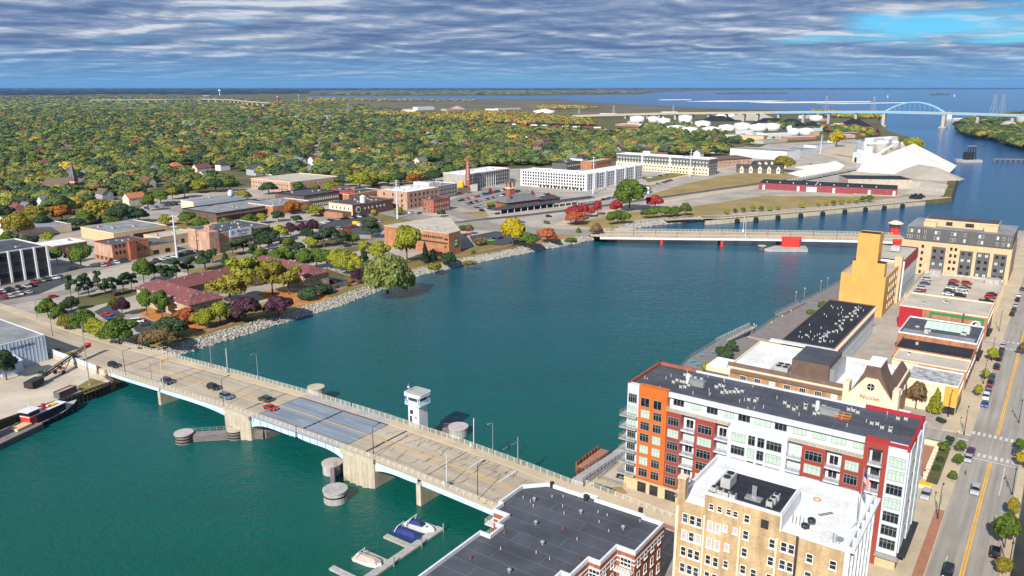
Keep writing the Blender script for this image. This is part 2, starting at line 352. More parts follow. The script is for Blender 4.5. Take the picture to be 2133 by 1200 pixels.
def inland(pts,d):                      # offset a shoreline to its left
    out = []
    for i,p in enumerate(pts):
        a = pts[max(0,i - 1)];b = pts[min(len(pts) - 1,i+1)];t = Vector((b[0] - a[0],b[1] - a[1])).normalized()
        out.append(Vector((p[0] - t.y*d,p[1]+t.x*d,0)))
    return out
SH1 = [P(x,y,0) for x,y in [(330,750),(400,732),(480,707),(610,667),(700,640),(770,614),(820,594),(865,577),(960,554),(1100,527),(1262,495)]]
SH2 = [P(x,y,0) for x,y in [(1290,487),(1325,475),(1380,468),(1440,463),(1466,461)]]
_w = 3.5
west = [P(-700,1130,2.6),P(22,872,2.6),P(93,848,2.6),P(238,799,2.6),UV(-262,131),UV(-262,154)]+inland(SH1,_w)+inland(SH2,_w)
west += [P(x,y,2.5) for x,y in [(1500,459),(1700,442),(1890,424),(1983,415),(1993,372),(1926,322),(1903,311),(1906,300),(1893,286),(1850,273),(1838,262),(1828,250),(1836,243),
         (1750,237),(1690,232),(1600,229.5),(1480,226),(1300,217.5),(1200,212),(1160,207),(1060,206.5),(830,207),(650,202.5),(630,200),(1040,199.3),(1330,196),(1370,191.5),(1460,188.5),(1700,187),(2133,186),(2700,185.6)]]
west += [Vector((60000,22000,0)),Vector((60000,29900,0)),Vector((-60000,29900,0)),Vector((-60000,1200,0)),Vector((-900,120,0))]
sheet('west_bank_ground',west,GZ,M_LAND,-2.0)
east = uvs([(-87,20),(-87,128),(-92,150),(-92,192),(-97,250),(-97,300),(-92,330),(-86,380),(-82,430),(-79,520),(-79,560),(-40,600),(-30,640),(300,800),(300,20)])
sheet('east_bank_ground',east,GZ,M_TOWN,-2.0)
spit = [P(x,y,0) for x,y in [(1988,262),(1996,272),(2012,283),(2040,288),(2062,291),(2090,301),(2133,311),(2300,345),(2500,300),(2500,236),(2160,232),(2060,243),(2010,250)]]
sheet('east_shore_spit',spit,2.0,M_LAND,-2.0)
for nm,px in (('sand_bar',[(1430,211),(1500,209.6),(1640,209.8),(1610,211.5),(1500,212)]),('sand_bar',[(1560,213),(1680,211.6),(1812,210.8),(1815,212),(1700,214),(1600,214.6)]),
               ('sand_bar',[(1700,215.5),(1900,213),(1905,214),(1760,216.3)]),('sand_bar',[(1370,207.5),(1440,207),(1440,208),(1380,208.6)]),
               ('wooded_bar',[(1485,194.4),(1640,193.2),(1640,194.6),(1500,195.6)]),('wooded_bar',[(1935,196.5),(1975,195.8),(1975,197),(1940,197.6)])):
    sheet(nm,pxs(px,0.5),0.7,M_SAND if nm == 'sand_bar' else M_LAND,-1)
sheet('marsh',pxs([(640,204),(830,208.5),(1060,208.5),(1160,209),(1200,214),(1300,219.5),(1480,228),(1400,236),(1280,240),(1100,236),(940,234),(840,226),(700,218),(600,212)]),GZ+0.3,M_MARSH)
sheet('far_field',pxs([(150,197),(420,195.5),(420,197),(160,199)]),GZ+3,M_DRYLAWN)
# west town: paving base, lawns, lots and streets -------------------------------------------------
sheet('town_paving',pxs([(-250,640),(-250,505),(0,480),(230,470),(330,410),(500,392),(690,385),(900,372),(1060,352),(1280,345),(1480,352),(1520,330),(1600,300),(1780,290),(1900,320),(1975,375),
      (1960,412),(1700,436),(1500,452),(1440,450),(1330,462),(1262,478),(1100,502),(960,526),(860,543),(770,572),(600,628),(480,664),(340,700),(300,715),(180,715),(0,672)]),GZ+0.02,M_TOWN)
for _k in range(len(SH1) - 1): _a,_b = inland(SH1,3.4),inland(SH1,26);sheet('riverside_lawn',[_a[_k],_a[_k+1],_b[_k+1],_b[_k]],GZ+0.04,M_LAWN if _k % 3 else M_DRYLAWN)
sheet('leaf_carpet',pxs([(535,612),(570,602),(630,606),(670,614),(690,621),(640,634),(600,638),(560,628)]),GZ+0.06,M_LEAVES)
sheet('leaf_carpet',pxs([(285,650),(310,640),(400,668),(440,680),(400,690),(330,675)]),GZ+0.06,M_LEAVES)
sheet('grass_field',pxs([(1360,443),(1590,408),(1870,410),(1900,402),(1905,408),(1780,422),(1700,430),(1500,447),(1440,450)]),GZ+0.05,M_DRYLAWN)
sheet('grass_field',pxs([(1345,408),(1430,382),(1530,362),(1600,358),(1700,362),(1560,388),(1400,410)]),GZ+0.05,M_DRYLAWN)
sheet('grass_field',pxs([(1340,372),(1420,356),(1480,358),(1400,370),(1350,380)]),GZ+0.05,M_LAWN)
sheet('grass_field',pxs([(1300,268),(1400,262),(1420,266),(1350,277),(1310,277)]),GZ+0.05,M_DRYLAWN)
sheet('park_lawn',pxs([(1180,468),(1262,478),(1330,458),(1430,449),(1430,442),(1340,440),(1260,450)]),GZ+0.058,M_DRYLAWN)
sheet('island_lawn',pxs([(955,443),(1010,440),(1020,450),(975,456),(950,450)]),GZ+0.05,M_DRYLAWN)
for _i,_l in enumerate(([(640,505),(720,495),(800,500),(800,515),(700,530),(640,530)],[(330,560),(480,525),(560,520),(540,545),(400,570)],[(130,625),(260,600),(300,610),(170,645)],[(300,470),(420,450),(460,460),(330,490)],[(0,470),(200,450),(240,465),(60,500)],[(690,470),(800,440),(880,452),(800,480)],[(560,555),(680,560),(740,580),(660,590)],[(880,385),(950,375),(1000,392),(900,405)])): sheet('town_lawn',pxs(_l),GZ+.052+.0004*_i,M_LAWN if _i % 2 else M_LAND)
sheet('yard',pxs([(-600,1090),(22,869),(93,846),(234,799),(190,770),(100,745),(0,790),(-500,960)],2.6),GZ+0.03,M_YARD)
sheet('yard_grass',pxs([(160,806),(190,788),(232,800),(175,822)],3),GZ+0.05,M_LAWN)
sheet('parking_lot',pxs([(-60,600),(125,570),(140,588),(70,618),(-60,640)]),GZ+0.06,M_ASPH)
sheet('parking_lot',pxs([(195,650),(228,634),(250,650),(262,660),(225,668)]),GZ+0.065,M_ASPH)
sheet('parking_lot',pxs([(262,668),(300,662),(358,686),(330,698),(285,692)]),GZ+0.065,M_ASPH)
sheet('parking_lot',pxs([(650,475),(690,455),(780,452),(800,478),(790,490),(700,488)]),GZ+0.06,M_ASPH)
sheet('parking_lot',pxs([(978,492),(1030,482),(1125,488),(1130,502),(1060,514),(985,506)]),GZ+0.065,M_ASPH)
sheet('parking_lot',pxs([(925,425),(985,393),(1060,390),(1160,406),(1060,428),(985,438)]),GZ+0.06,M_ASPHL)
sheet('parking_lot',pxs([(310,545),(390,520),(420,530),(360,552)]),GZ+0.06,M_ASPH)
sheet('parking_lot',pxs([(590,590),(680,575),(760,590),(690,605)]),GZ+0.065,M_ASPH)
sheet('parking_lot',pxs([(300,430),(470,410),(590,415),(560,440),(420,452)]),GZ+0.06,M_ASPHL)
roadz = GZ+0.08
strip('pearl_street',pxs([(-120,632),(0,603),(110,578),(190,562),(300,535),(400,512),(520,485),(640,462),(740,445)]),11,roadz,M_ASPHL)
strip('shore_road',pxs([(-120,668),(0,633),(170,603),(300,578),(440,548),(560,525),(700,517),(800,498),(900,478),(980,462),(1010,452)]),10,roadz+0.01,M_ASPHL)
strip('main_street_west',pxs([(740,425),(850,450),(950,466),(1060,478),(1180,483),(1262,486)]),22,roadz+0.02,M_ASPHL)
strip('depot_road',pxs([(860,420),(930,440),(985,456),(1010,466),(985,478)]),14,roadz+0.03,M_ASPHL)
strip('depot_road',pxs([(1165,470),(1210,452),(1290,436),(1400,418),(1530,396),(1590,390)]),10,roadz+0.03,M_WALK)
strip('railway_ballast',pxs([(905,470),(1000,458),(1100,448),(1250,430),(1360,414),(1500,394),(1600,380),(1720,364),(1790,350),(1800,340),(1790,330),(1740,322)]),9,roadz+0.015,M_BALLAST)
for off in (-2.4,-0.9,0.9,2.4):
    pts = pxs([(905,470),(1000,458),(1100,448),(1250,430),(1360,414),(1500,394),(1600,380),(1720,364),(1790,350)])
    rl = tag(MB().build('railway_rail',M_RUSTD),kind='structure');bpy.data.objects.remove(rl)
    mb = MB();o = inland(pts,off)
    for a,b_ in zip(o[:-1],o[1:]): mb.bar((a.x,a.y,roadz+0.12),(b_.x,b_.y,roadz+0.12),0.12,0.16)
    tag(mb.build('railway_rail',M_RUSTD),kind='structure')
strip('donald_street',pxs([(1060,410),(1180,425),(1230,418),(1340,388),(1420,368),(1500,352),(1600,335),(1680,318),(1720,305)]),8,roadz+0.01,M_WALK)
strip('neighbourhood_street',pxs([(640,372),(655,330),(668,290),(676,262),(682,245)]),12,roadz,M_ASPHL)
strip('neighbourhood_street',pxs([(120,470),(190,440),(240,418),(300,395),(370,372)]),9,roadz,M_ASPHL)
strip('river_path',pxs([(345,714),(410,697),(480,674),(600,634),(640,622),(720,598),(770,580)]),2.4,GZ+0.09,M_BRICKPAVE)
strip('river_path',pxs([(880,549),(960,531),(1060,511),(1160,496),(1180,488),(1195,483)]),2.6,GZ+0.09,M_BRICKPAVE)
strip('quay_walk',pxs([(1385,460),(1460,456),(1500,456),(1700,439),(1890,421),(1978,412)],2.5),5,GZ+0.07,M_WALK)
# west end of Walnut Street
def bz(u):
    return float(np.interp(u,[-520,-330,-290,-262,-215,-180,-150,-125,-100,-78,-55,-20],[GZ,GZ+.1,3.5,4.9,6.7,7.7,7.9,7.6,6.6,5.2,3.7,GZ+.1]))
BV0,BV1 = 131.5,152.5                  # river bridge edges in the grid frame
def ribbon(name,u0,u1,v0,v1,dz,m,parent=None,thick=0,step=6.0,kind=None):
    n = max(1,int(abs(u1 - u0)/step));mb = MB();vs = [];fs = []
    for i in range(n+1):
        u = u0+(u1 - u0)*i/n
        for v in (v0,v1): p = UV(u,v);vs.append((p.x,p.y,bz(u)+dz))
        for v in (v0,v1): p = UV(u,v);vs.append((p.x,p.y,bz(u)+dz - max(thick,0.001)))
    for i in range(n):
        a = 4*i;b_ = a+4
        fs.append((a,b_,b_+1,a+1))
        if thick: fs += [(a+2,a+3,b_+3,b_+2),(a,a+2,b_+2,b_),(a+1,b_+1,b_+3,a+3)]
    if thick: fs += [(0,1,3,2),(4*n,4*n+2,4*n+3,4*n+1)]
    mb.add(vs,fs);o = mb.build(name,m,parent)
    return tag(o,kind=kind) if kind else o
ribbon('walnut_street_west',-420,-262.2,133.5,149.5,0.12,M_DECK,None,0.3,kind='structure')
ribbon('sidewalk_west',-420,-262.2,149.5,153.5,0.27,M_WALK,None,2.5,kind='structure')
ribbon('sidewalk_west',-420,-262.2,130.8,133.5,0.27,M_WALK,None,2.5,kind='structure')
# riprap: thousands of stones
def riprap(name,shore,width,n,label):
    base = np.array([(1,0,0),(-1,0,0),(0,1,0),(0,-1,0),(0,0,1),(0,0,-1)],float)
    tf = np.array([(0,2,4),(2,1,4),(1,3,4),(3,0,4),(2,0,5),(1,2,5),(3,1,5),(0,3,5)])
    land = inland(shore,width);V = [];Fc = [];L = []
    seg = np.array([(shore[i+1] - shore[i]).length for i in range(len(shore) - 1)]);pr = seg/seg.sum()
    for k in range(n):
        i = rng.choice(len(pr),p=pr);f = rng.random();w = rng.random() ** 0.9
        p = shore[i].lerp(shore[i+1],f);q = land[i].lerp(land[i+1],f);c = p.lerp(q,w*1.12 - 0.03)
        s = .28+.6*rng.random() ** 2;th = rng.uniform(0,6.28)
        b = base*s*rng.uniform(0.6,1.25,(6,3));b = b @ np.array([[math.cos(th),math.sin(th),0.25],[-math.sin(th),math.cos(th),0.1],[0.1,-0.2,0.8]])
        V.append(b+np.array([c.x,c.y,-0.1+w*3.2]));Fc.append(tf+6*k)
    me = bpy.data.meshes.new(name);me.from_pydata(np.concatenate(V).tolist(),[],np.concatenate(Fc).tolist());me.materials.append(M_STONE)
    o = link(name,me);tag(o,label,'riprap',kind='stuff')
    mb = MB()
    for i in range(len(shore) - 1):
        a,b2,c2,d2 = shore[i],shore[i+1],land[i+1],land[i]
        mb.quad((a.x,a.y,-0.4),(b2.x,b2.y,-0.4),(c2.x,c2.y,GZ+0.01),(d2.x,d2.y,GZ+0.01))
    tag(mb.build('bank_slope',M_STONE),kind='structure')
riprap('riprap',SH1,3.8,8500,'pale riprap stones along the park shore between the two bridges')
riprap('riprap',SH2,3.8,1800,'pale riprap stones along the shore beyond the far bridge')
# sheet-pile quays ---------------------------------------------------------------------------------
def sheetpile(name,a,b,z0,z1,pitch,m,label):
    t = thing(name,label,'quay wall',(0,0,0));d = (b - a);L = d.length;d.normalize();n = Vector((d.y,-d.x,0));mb = MB();k = int(L/pitch)
    for i in range(k):
        p = a+d*(i*pitch)+n*0.05;q = p+d*pitch*0.55
        mb.add([(p.x,p.y,z0),(q.x,q.y,z0),(q.x+n.x*.5,q.y+n.y*.5,z0),(p.x+n.x*.5,p.y+n.y*.5,z0),(p.x,p.y,z1),(q.x,q.y,z1),(q.x+n.x*.5,q.y+n.y*.5,z1),(p.x+n.x*.5,p.y+n.y*.5,z1)],
               [(4,5,6,7),(0,1,5,4),(1,2,6,5),(2,3,7,6),(3,0,4,7)])
    mb.build('sheet_pile',m,t);tag(t.children[0],kind='stuff')
    e = MB();e.bar((a.x,a.y,z1+.05),(b.x,b.y,z1+.05),.5,.25);e.build('cap_beam',m,t)
sheetpile('sheet_pile_wall',P(-300,988,2.6),P(238,799,2.6),-1.0,3.6,1.4,M_RUSTD,'dark steel sheet-pile wall of the yard behind the red tugboat')
sheetpile('sheet_pile_wall',P(238,799,2.6),UV(-262,131),-1.0,3.5,1.4,M_RUST,'rusty sheet-pile return wall beside the near end of the drawbridge')
# concrete quay with black fenders on the far shore
qw = thing('concrete_quay','long pale concrete quay wall with black fenders before the grass field','quay wall')
qpts = [Vector((p.x,p.y,1.2)) for p in inland([P(x,y,2.5) for x,y in [(1468,461),(1500,459),(1700,442),(1890,424),(1925,420.8)]],-.7)]
mb = MB()
for a,b_ in zip(qpts[:-1],qpts[1:]): mb.bar((a.x,a.y,1.2),(b_.x,b_.y,1.2),1.2,3.4)
mb.build('wall',M_CONC,qw);_bl = MB().box(-.25,.25,-.25,.25,0,1.2).mesh('bollard',M_CONC)
for x,y in [(1531,454),(1570,451),(1616,447),(1663,444),(1709,440),(1755,436),(1798,433),(1837,430),(1875,426)]:
    y = np.interp(x,[1500,1700,1890],[459,442,424]);p = P(x,y,2.5)+Vector((1.1,-2.3,0));mb = MB();mb.lathe(0,0,[(1.0,-.6),(1.9,0),(1.9,2.0),(1.2,2.9),(.4,3.0)],10);mb.build('fender',M_BLACK,qw,(p.x,p.y,0.2))
mb = MB()
for a,b_ in zip(qpts[1:-1],qpts[2:]):
    L = (b_ - a).length;k = int(L/4)
    for i in range(k):
        p = a.lerp(b_,i/k)+Vector((-1.5,3.0,0));link('bollard',_bl,qw,(p.x,p.y,GZ))
mb = MB()
for a,b_ in zip([P(1983,416,1),P(1995,373,1)][:1],[P(1995,373,1)]): mb.bar((a.x,a.y,1.2),(b_.x,b_.y,1.2),1.5,4)
mb.bar(tuple(P(1925,422,1.2)),tuple(P(1984,416,1.2)),1.3,3.6)
tag(mb.build('terminal_quay_wall',M_RUSTD),'dark steel quay wall around the stone terminal point','quay wall')
# ================================================================== EAST STREETS (grid frame: u across, v along)
def uvsheet(name,u0,u1,v0,v1,z,m,z0=None): return sheet(name,uvs([(u0,v0),(u1,v0),(u1,v1),(u0,v1)]),z,m,z0)
uvsheet('washington_street',-13.0,-0.6,100,640,GZ+.03,M_STREET)
uvsheet('sidewalk',-20.5,-13.0,100,233,GZ+.15,M_WALK,GZ - .2)
uvsheet('sidewalk',-20.5,-13.0,247,345,GZ+.15,M_WALK,GZ - .2)
uvsheet('sidewalk',-20.5,-13.0,350,620,GZ+.15,M_WALK,GZ - .2)
uvsheet('sidewalk',-0.6,6.0,100,640,GZ+.15,M_WALK,GZ - .2)
uvsheet('pine_street',-50,-13.0,236,246,GZ+.026,M_STREET)
uvsheet('brick_strip',-15.2,-13.25,150,196,GZ+.16,M_BRICKPAVE)
def lines(name,rects,m):
    mb = MB()
    for u0,u1,v0,v1 in rects:
        a,b_,c_,d_ = uvs([(u0,v0),(u1,v0),(u1,v1),(u0,v1)],GZ+.036);mb.quad(a,b_,c_,d_)
    return tag(mb.build(name,m),kind='structure')
lines('centre_line',[(-7.3,-7.0,110,231),(-6.8,-6.5,110,231),(-7.3,-7.0,252,340),(-6.8,-6.5,252,340),(-7.15,-6.7,352,600)],M_YLINE)
lines('lane_line',[(-10.3,-10.1,110,176),(-3.6,-3.4,212,230),(-13.3,-12.8,226,236)],M_WLINE)
lines('crossing',[(-13+i*1.35,-12.3+i*1.35,233,235.6) for i in range(9)]+[(-13+i*1.35,-12.3+i*1.35,248.5,251) for i in range(9)]+[(-12.8,-1,231.3,231.7),(-16,-13.4,237.5,238.2),(-16,-13.4,240,240.7),(-16,-13.4,242.5,243.2)]+
      [(-13+i*1.6,-12.3+i*1.6,342,344) for i in range(8)]+[(-13+i*1.6,-12.3+i*1.6,352,354) for i in range(8)],M_WLINE)
uvsheet('plaza_paving',-20.5,-15,203,233,GZ+.17,M_WALK)
uvsheet('brick_plaza',-26,-20.2,212,234,GZ+.19,M_BRICKPAVE,GZ - .2)
uvsheet('planting_bed',-19.2,-16.6,209,231,GZ+.3,M_LAND,GZ - .2)
# Walnut Street east of the bridge, apartment forecourt
ribbon('walnut_street_east',-86,-12.9,133.5,149.5,0.03,M_STREET,None,0.3,kind='structure')
ribbon('sidewalk_east',-86,-20.5,149.5,154.5,0.16,M_WALK,None,3.0,kind='structure')
ribbon('brick_strip_walnut',-74,-50,149.7,151.2,0.172,M_BRICKPAVE,kind='structure')
uvsheet('forecourt',-91.5,-20.5,154.5,166,GZ+.1,M_WALK,GZ - .5)
sheet('forecourt_grass',uvs([(-79,156),(-66,155.3),(-64,156.5),(-74,158)]),GZ+.13,M_DRYLAWN)
sheet('forecourt_grass',uvs([(-84,160),(-79,159.5),(-78,161),(-81,163)]),GZ+.13,M_DRYLAWN)
uvsheet('dining_terrace',-87,-80.2,163,178,GZ+.14,M_YARD)
uvsheet('river_terrace',-91.8,-80.5,178,196,GZ+.12,M_CONCG,GZ - 2)
# ================================================================== WALNUT STREET DRAWBRIDGE
br = thing('drawbridge','tan concrete and steel drawbridge crossing the river in the foreground','bridge')
def rib(name,u0,u1,v0,v1,dz,m,thick=0,step=4.0): return ribbon(name,u0,u1,v0,v1,dz,m,br,thick,step)
UA,UB,UC,UD = -262,-183.3,-147.0,-86           # abutment, steel leaf start, leaf end, east end
UMID = -164.4
rib('deck',UA,UB,BV0,BV1,0.0,M_DECK,0.5);rib('deck',UC,UD,BV0,BV1,0.0,M_DECK,0.5)
o = rib('bascule_leaf',UB,UMID - .25,BV0,BV1,0.0,M_GRID,0.45);o['label'] = 'grey steel-grid lifting leaf on the left'
o = rib('bascule_leaf',UMID+.25,UC,BV0,BV1,0.0,M_GRID,0.45);o['label'] = 'grey steel-grid lifting leaf on the right'
for (u0,u1,m_) in ((UA,UB,M_WALK),(UB,UC,M_CONCG),(UC,UD,M_WALK)):
    rib('sidewalk',u0,u1,BV1 - 3.0,BV1,0.16,m_,0.15);rib('sidewalk',u0,u1,BV0,BV0+2.0,0.16,m_,0.15)
rib('leaf_edge_rust',UB,UC,BV1 - 3.7,BV1 - 3.05,0.012,M_RUST);rib('leaf_edge_rust',UB,UC,BV0+2.05,BV0+2.6,0.012,M_RUST)
cv = 141.2
for v in (cv - .22,cv+.08): rib('centre_line',-330,-40,v,v+.15,0.035 if True else 0,M_YLINE,0,6)
for v in (137.3,145.2):
    for u in np.arange(-325,-60,11.0): rib('lane_dash',u,u+3.2,v,v+.14,0.036,M_WLINE)
for u in (-222,-113.5,-103.5): rib('stop_line',u,u+.5,133.8 if u < -200 else 141.6,140.8 if u < -200 else 149,0.037,M_WLINE,0,1)
# joints
for u,w in ((UB - 6.5,.35),(UB - .2,.2),(UC+.1,.2),(UC+6.8,.55),(UC+9.5,.15),(-232,.25),(-119,.2),(-205,.12)):
    rib('expansion_joint',u,u+w,BV0+2.1,BV1 - 3.1,0.03,M_BLACK,0,1)
mb = MB()
for i in range(9):
    v = 134.2+i*1.62;a,b_,c_,d_ = [UV(x,y,bz(UMID)+.035) for x,y in ((UMID - .32,v),(UMID+.32,v),(UMID+.32,v+1.15),(UMID - .32,v+1.15))];mb.quad(a,b_,c_,d_)
mb.build('leaf_joint',M_BLACK,br)
# sealed cracks (tar snakes) across the concrete approach
mb = MB();r2 = random.Random(5)
for k in range(95):
    u = r2.uniform(-143,-90) if k < 74 else r2.uniform(-258,-188);v = r2.uniform(134,149);L = r2.uniform(.8,4.5)*(1 if k < 74 else .6)
    pu,pv = u,v
    for j in range(int(L/.7)+1):
        nu,nv = pu+r2.uniform(-.35,.45),pv+r2.uniform(.4,.9)
        if nv > 149.2: break
        w = .06
        a,b_,c_,d_ = [UV(x,y,bz(x)+.03) for x,y in ((pu - w,pv),(pu+w,pv),(nu+w,nv),(nu - w,nv))];mb.quad(a,b_,c_,d_);pu,pv = nu,nv
mb.build('sealed_crack',M_BLACK,br);tag(br.children[-1],kind='stuff')
# girders: light-blue fascias, deeper and arched near the piers
def girder(u0,u1,d0,dm,d1):
    for v,s in ((BV0+.35,-1),(BV1 - .35,1)):
        mb = MB();n = 14;vs = []
        for i in range(n+1):
            f = i/n;u = u0+(u1 - u0)*f;dep = (d0*(1 - f)+d1*f)*(abs(2*f - 1) ** 2)+dm*(1 - abs(2*f - 1) ** 2)
            for q in (v - .2,v+.2):
                p = UV(u,q);vs += [(p.x,p.y,bz(u) - .5),(p.x,p.y,bz(u) - .5 - dep)]
        fs = []
        for i in range(n):
            a = 4*i;b_ = a+4;fs += [(a,a+1,b_+1,b_),(a+2,b_+2,b_+3,a+3),(a+1,a+3,b_+3,b_+1)]
        fs += [(0,2,3,1),(4*n,4*n+1,4*n+3,4*n+2)]
        mb.add(vs,fs);mb.build('girder',M_STEELB,br)
    for v in (137,142,147):
        mb = MB()
        for i in range(6):
            a = u0+(u1 - u0)*i/6;b2 = u0+(u1 - u0)*(i+1)/6
            mb.bar(tuple(UV(a,v,bz(a) - 1.1)),tuple(UV(b2,v,bz(b2) - 1.1)),.4,1.2)
        mb.build('girder',M_STEELB,br)
girder(-261.5,-231,1.2,1.3,1.2);girder(-230,-195.5,1.3,1.4,2.4);girder(-184,UMID - .3,3.0,1.4,1.2);girder(UMID+.3,-146,1.2,1.4,3.0);girder(-134.6,-120.5,2.6,1.6,1.4);girder(-119,-87,1.5,1.5,1.3)
for u in np.arange(-183,-146,3.0):
    mb = MB();mb.bar(tuple(UV(u,BV0 - .05,bz(u) - .55)),tuple(UV(u,BV0 - .05,bz(u) - 1.7)),.25,.3);mb.build('bracket',M_STEELB,br)
# piers
def main_pier(u0,u1):
    mb = MB();w = (u1 - u0);poly = []
    for i in range(7): a = math.pi+i*math.pi/6;poly.append((u0+w/2+(w/2)*math.cos(a)*1.0,BV0 - .3+2.0*math.sin(a)*.55))
    poly += [(u1,BV1+.8),(u0,BV1+.8)]
    mb.prism([tuple(UV(a,b_)[:2]) for a,b_ in poly],-2,bz((u0+u1)/2) - .52)
    for u in np.linspace(u0+w*.2,u0+w*.8,4):
        mb.bar(tuple(UV(u,BV0 - 1.15,-1)),tuple(UV(u,BV0 - 1.15,bz(u) - .8)),w*.16,.5)
    mb.build('main_pier',M_CONC,br)
    mb = MB();mb.box(0,w+.6,0,.6,0,1.0);q = UV(u0 - .3,BV0 - 1.0,bz(u0) - .55);mb.build('pier_cap',M_CONC,br,q,GRID)
main_pier(-195.5,-184.0);main_pier(-146.0,-134.6)
for u in (-260.5,-230.5,-119.8):
    mb = MB();mb.box(-.7,.7,0,BV1 - BV0+.6,-2,bz(u) - 1.75);mb.build('pier',M_CONC,br,tuple(UV(u,BV0 - .3,0)),GRID)
mb = MB();mb.box(-3,1.5,0,BV1 - BV0+1,-2,bz(-262) - .52);mb.build('abutment',M_CONCG,br,tuple(UV(-263,BV0 - .5,0)),GRID)
mb = MB();mb.box(-1,5,0,BV1 - BV0+1,-2,bz(-86) - .55);mb.build('abutment',M_CONC,br,tuple(UV(-87,BV0 - .5,0)),GRID)
# railings
def railing(u0,u1,v,sp,parent,m,h=1.25,nb=4):
    mb = MB();n = max(1,int((u1 - u0)/sp))
    for i in range(n+1):
        u = u0+(u1 - u0)*i/n;p = UV(u,v);mb.box(p.x - .07,p.x+.07,p.y - .07,p.y+.07,bz(u)+.15,bz(u)+.15+h)
    for k in range(nb):
        for i in range(n):
            a = u0+(u1 - u0)*i/n;b_ = u0+(u1 - u0)*(i+1)/n;z = .2+h*(k+1)/nb
            mb.bar(tuple(UV(a,v,bz(a)+z - .05)),tuple(UV(b_,v,bz(b_)+z - .05)),.06,.07)
    return mb.build('railing',m,parent)
for v in (BV0+.2,BV1 - .2):
    for a,b_ in ((-300 if v > 140 else -261,-196),(-195.5,-184),(-183.5,-165),(-164,-146.5),(-146,-134.6),(-134,-86)): railing(a,b_,v,2.0,br,M_RAIL)
railing(-86,-60,154.2,2.0,br,M_RAIL)
# control tower
tw = thing('control_tower','white drawbridge control tower with glazed cab and flat rounded roof','tower',tuple(UV(-141.6,156.0,0)),GRID)
mb = MB();mb.box(-2.0,2.0,-1.8,1.8,-1,13.4);mb.build('shaft',M_WHITE,tw)
def rsq(w,d,r=1.1,k=4):
    pts = []
    for sx,sy,a0 in ((1,1,0),(-1,1,90),(-1,-1,180),(1,-1,270)):
        for i in range(k+1):
            a = rad(a0+90*i/k);pts.append((sx*(w - r)+r*math.cos(a),sy*(d - r)+r*math.sin(a)))
    return pts
MB().prism(rsq(2.9,2.7,.8),13.4,13.8).build('gallery',M_STEELB,tw)
MB().prism(rsq(2.25,2.05,.6),13.8,14.6).build('cab_wall',M_WHITE,tw)
MB().prism(rsq(2.2,2.0,.6),14.6,15.9).build('cab_window',M_GLASSB,tw)
for p in rsq(2.27,2.07,.6)[::2]:
    MB().box(p[0] - .12,p[0]+.12,p[1] - .12,p[1]+.12,14.6,15.9).build('mullion',M_WHITE,tw)
MB().prism(rsq(3.0,2.8,.9),15.9,16.9).build('roof',M_WHITEW,tw);MB().prism(rsq(2.7,2.5,.8),16.9,16.95).build('roof_membrane',M_CONCG,tw)
mb = MB();ring = rsq(2.8,2.6,.8)
for k,z in enumerate((14.15,14.5,14.85)):
    for i in range(len(ring)): mb.bar((*ring[i],z),(*ring[(i+1) % len(ring)],z),.06)
for i in range(0,len(ring),2): mb.bar((*ring[i],13.8),(*ring[i],14.85),.07)
mb.build('gallery_railing',M_STEELB,tw)
MB().box(-1.5,-.6,-1.86,-1.8,7.8,9.9).build('door',M_FRAMED,tw);MB().box(-1.3,-.2,-1.86,-1.8,10.5,11.7).build('window',M_GLASS,tw);MB().box(.5,1.1,-1.85,-1.8,9.4,9.9).build('plaque',M_RUST,tw)
MB().bar((-2,-1.4,16.9),(-2,-1.4,19.2),.12).build('antenna',M_STEEL,tw);MB().box(-2.3,-1.7,-1.6,-1.2,18,18.3).build('radar',M_WHITE,tw)
# dolphins and fenders
def dolphin(u,v,r,h,m,label,top=M_CONCG,ribs=3):
    t = thing('dolphin',label,'mooring dolphin',tuple(UV(u,v,0)),GRID)
    mb = MB();mb.cyl(0,0,-2,h,r,r,24);mb.build('caisson',m,t);MB().cyl(0,0,h,h+.35,r+.2,r+.2,24).build('cap',top,t)
    for k in range(ribs):
        z = h*(k+.6)/ribs;mb = MB();mb.cyl(0,0,z,z+.3,r+.12,r+.12,24);mb.build('fender_ring',M_BLACK,t)
    return t
M_PINKC = mat('cap_concrete_pink',(0.42,0.36,0.35),.9,.1,.4)
dolphin(-199.4,119.6,2.5,2.6,M_WOOD,'round timber dolphin at the far tip of the left fender',M_PINKC)
dolphin(-189.5,129.9,2.3,2.6,M_WOOD,'round dolphin joining the left fender to the bridge pier',M_CONC)
dolphin(-190.5,161.5,2.6,5.2,M_CONC,'tall pale concrete dolphin behind the drawbridge',M_CONC,0)
dolphin(-137.5,168.8,2.8,2.4,M_CONCG,'grey dolphin in the shadow of the control tower',M_PINKC,0)
dolphin(-138.4,121.3,2.9,2.9,M_CONCG,'largest grey dolphin at the front end of the right fender',M_CONCG,1)
dolphin(-150.2,131.2,2.6,2.6,M_CONCG,'grey dolphin beside the right bridge pier',M_PINKC,0)
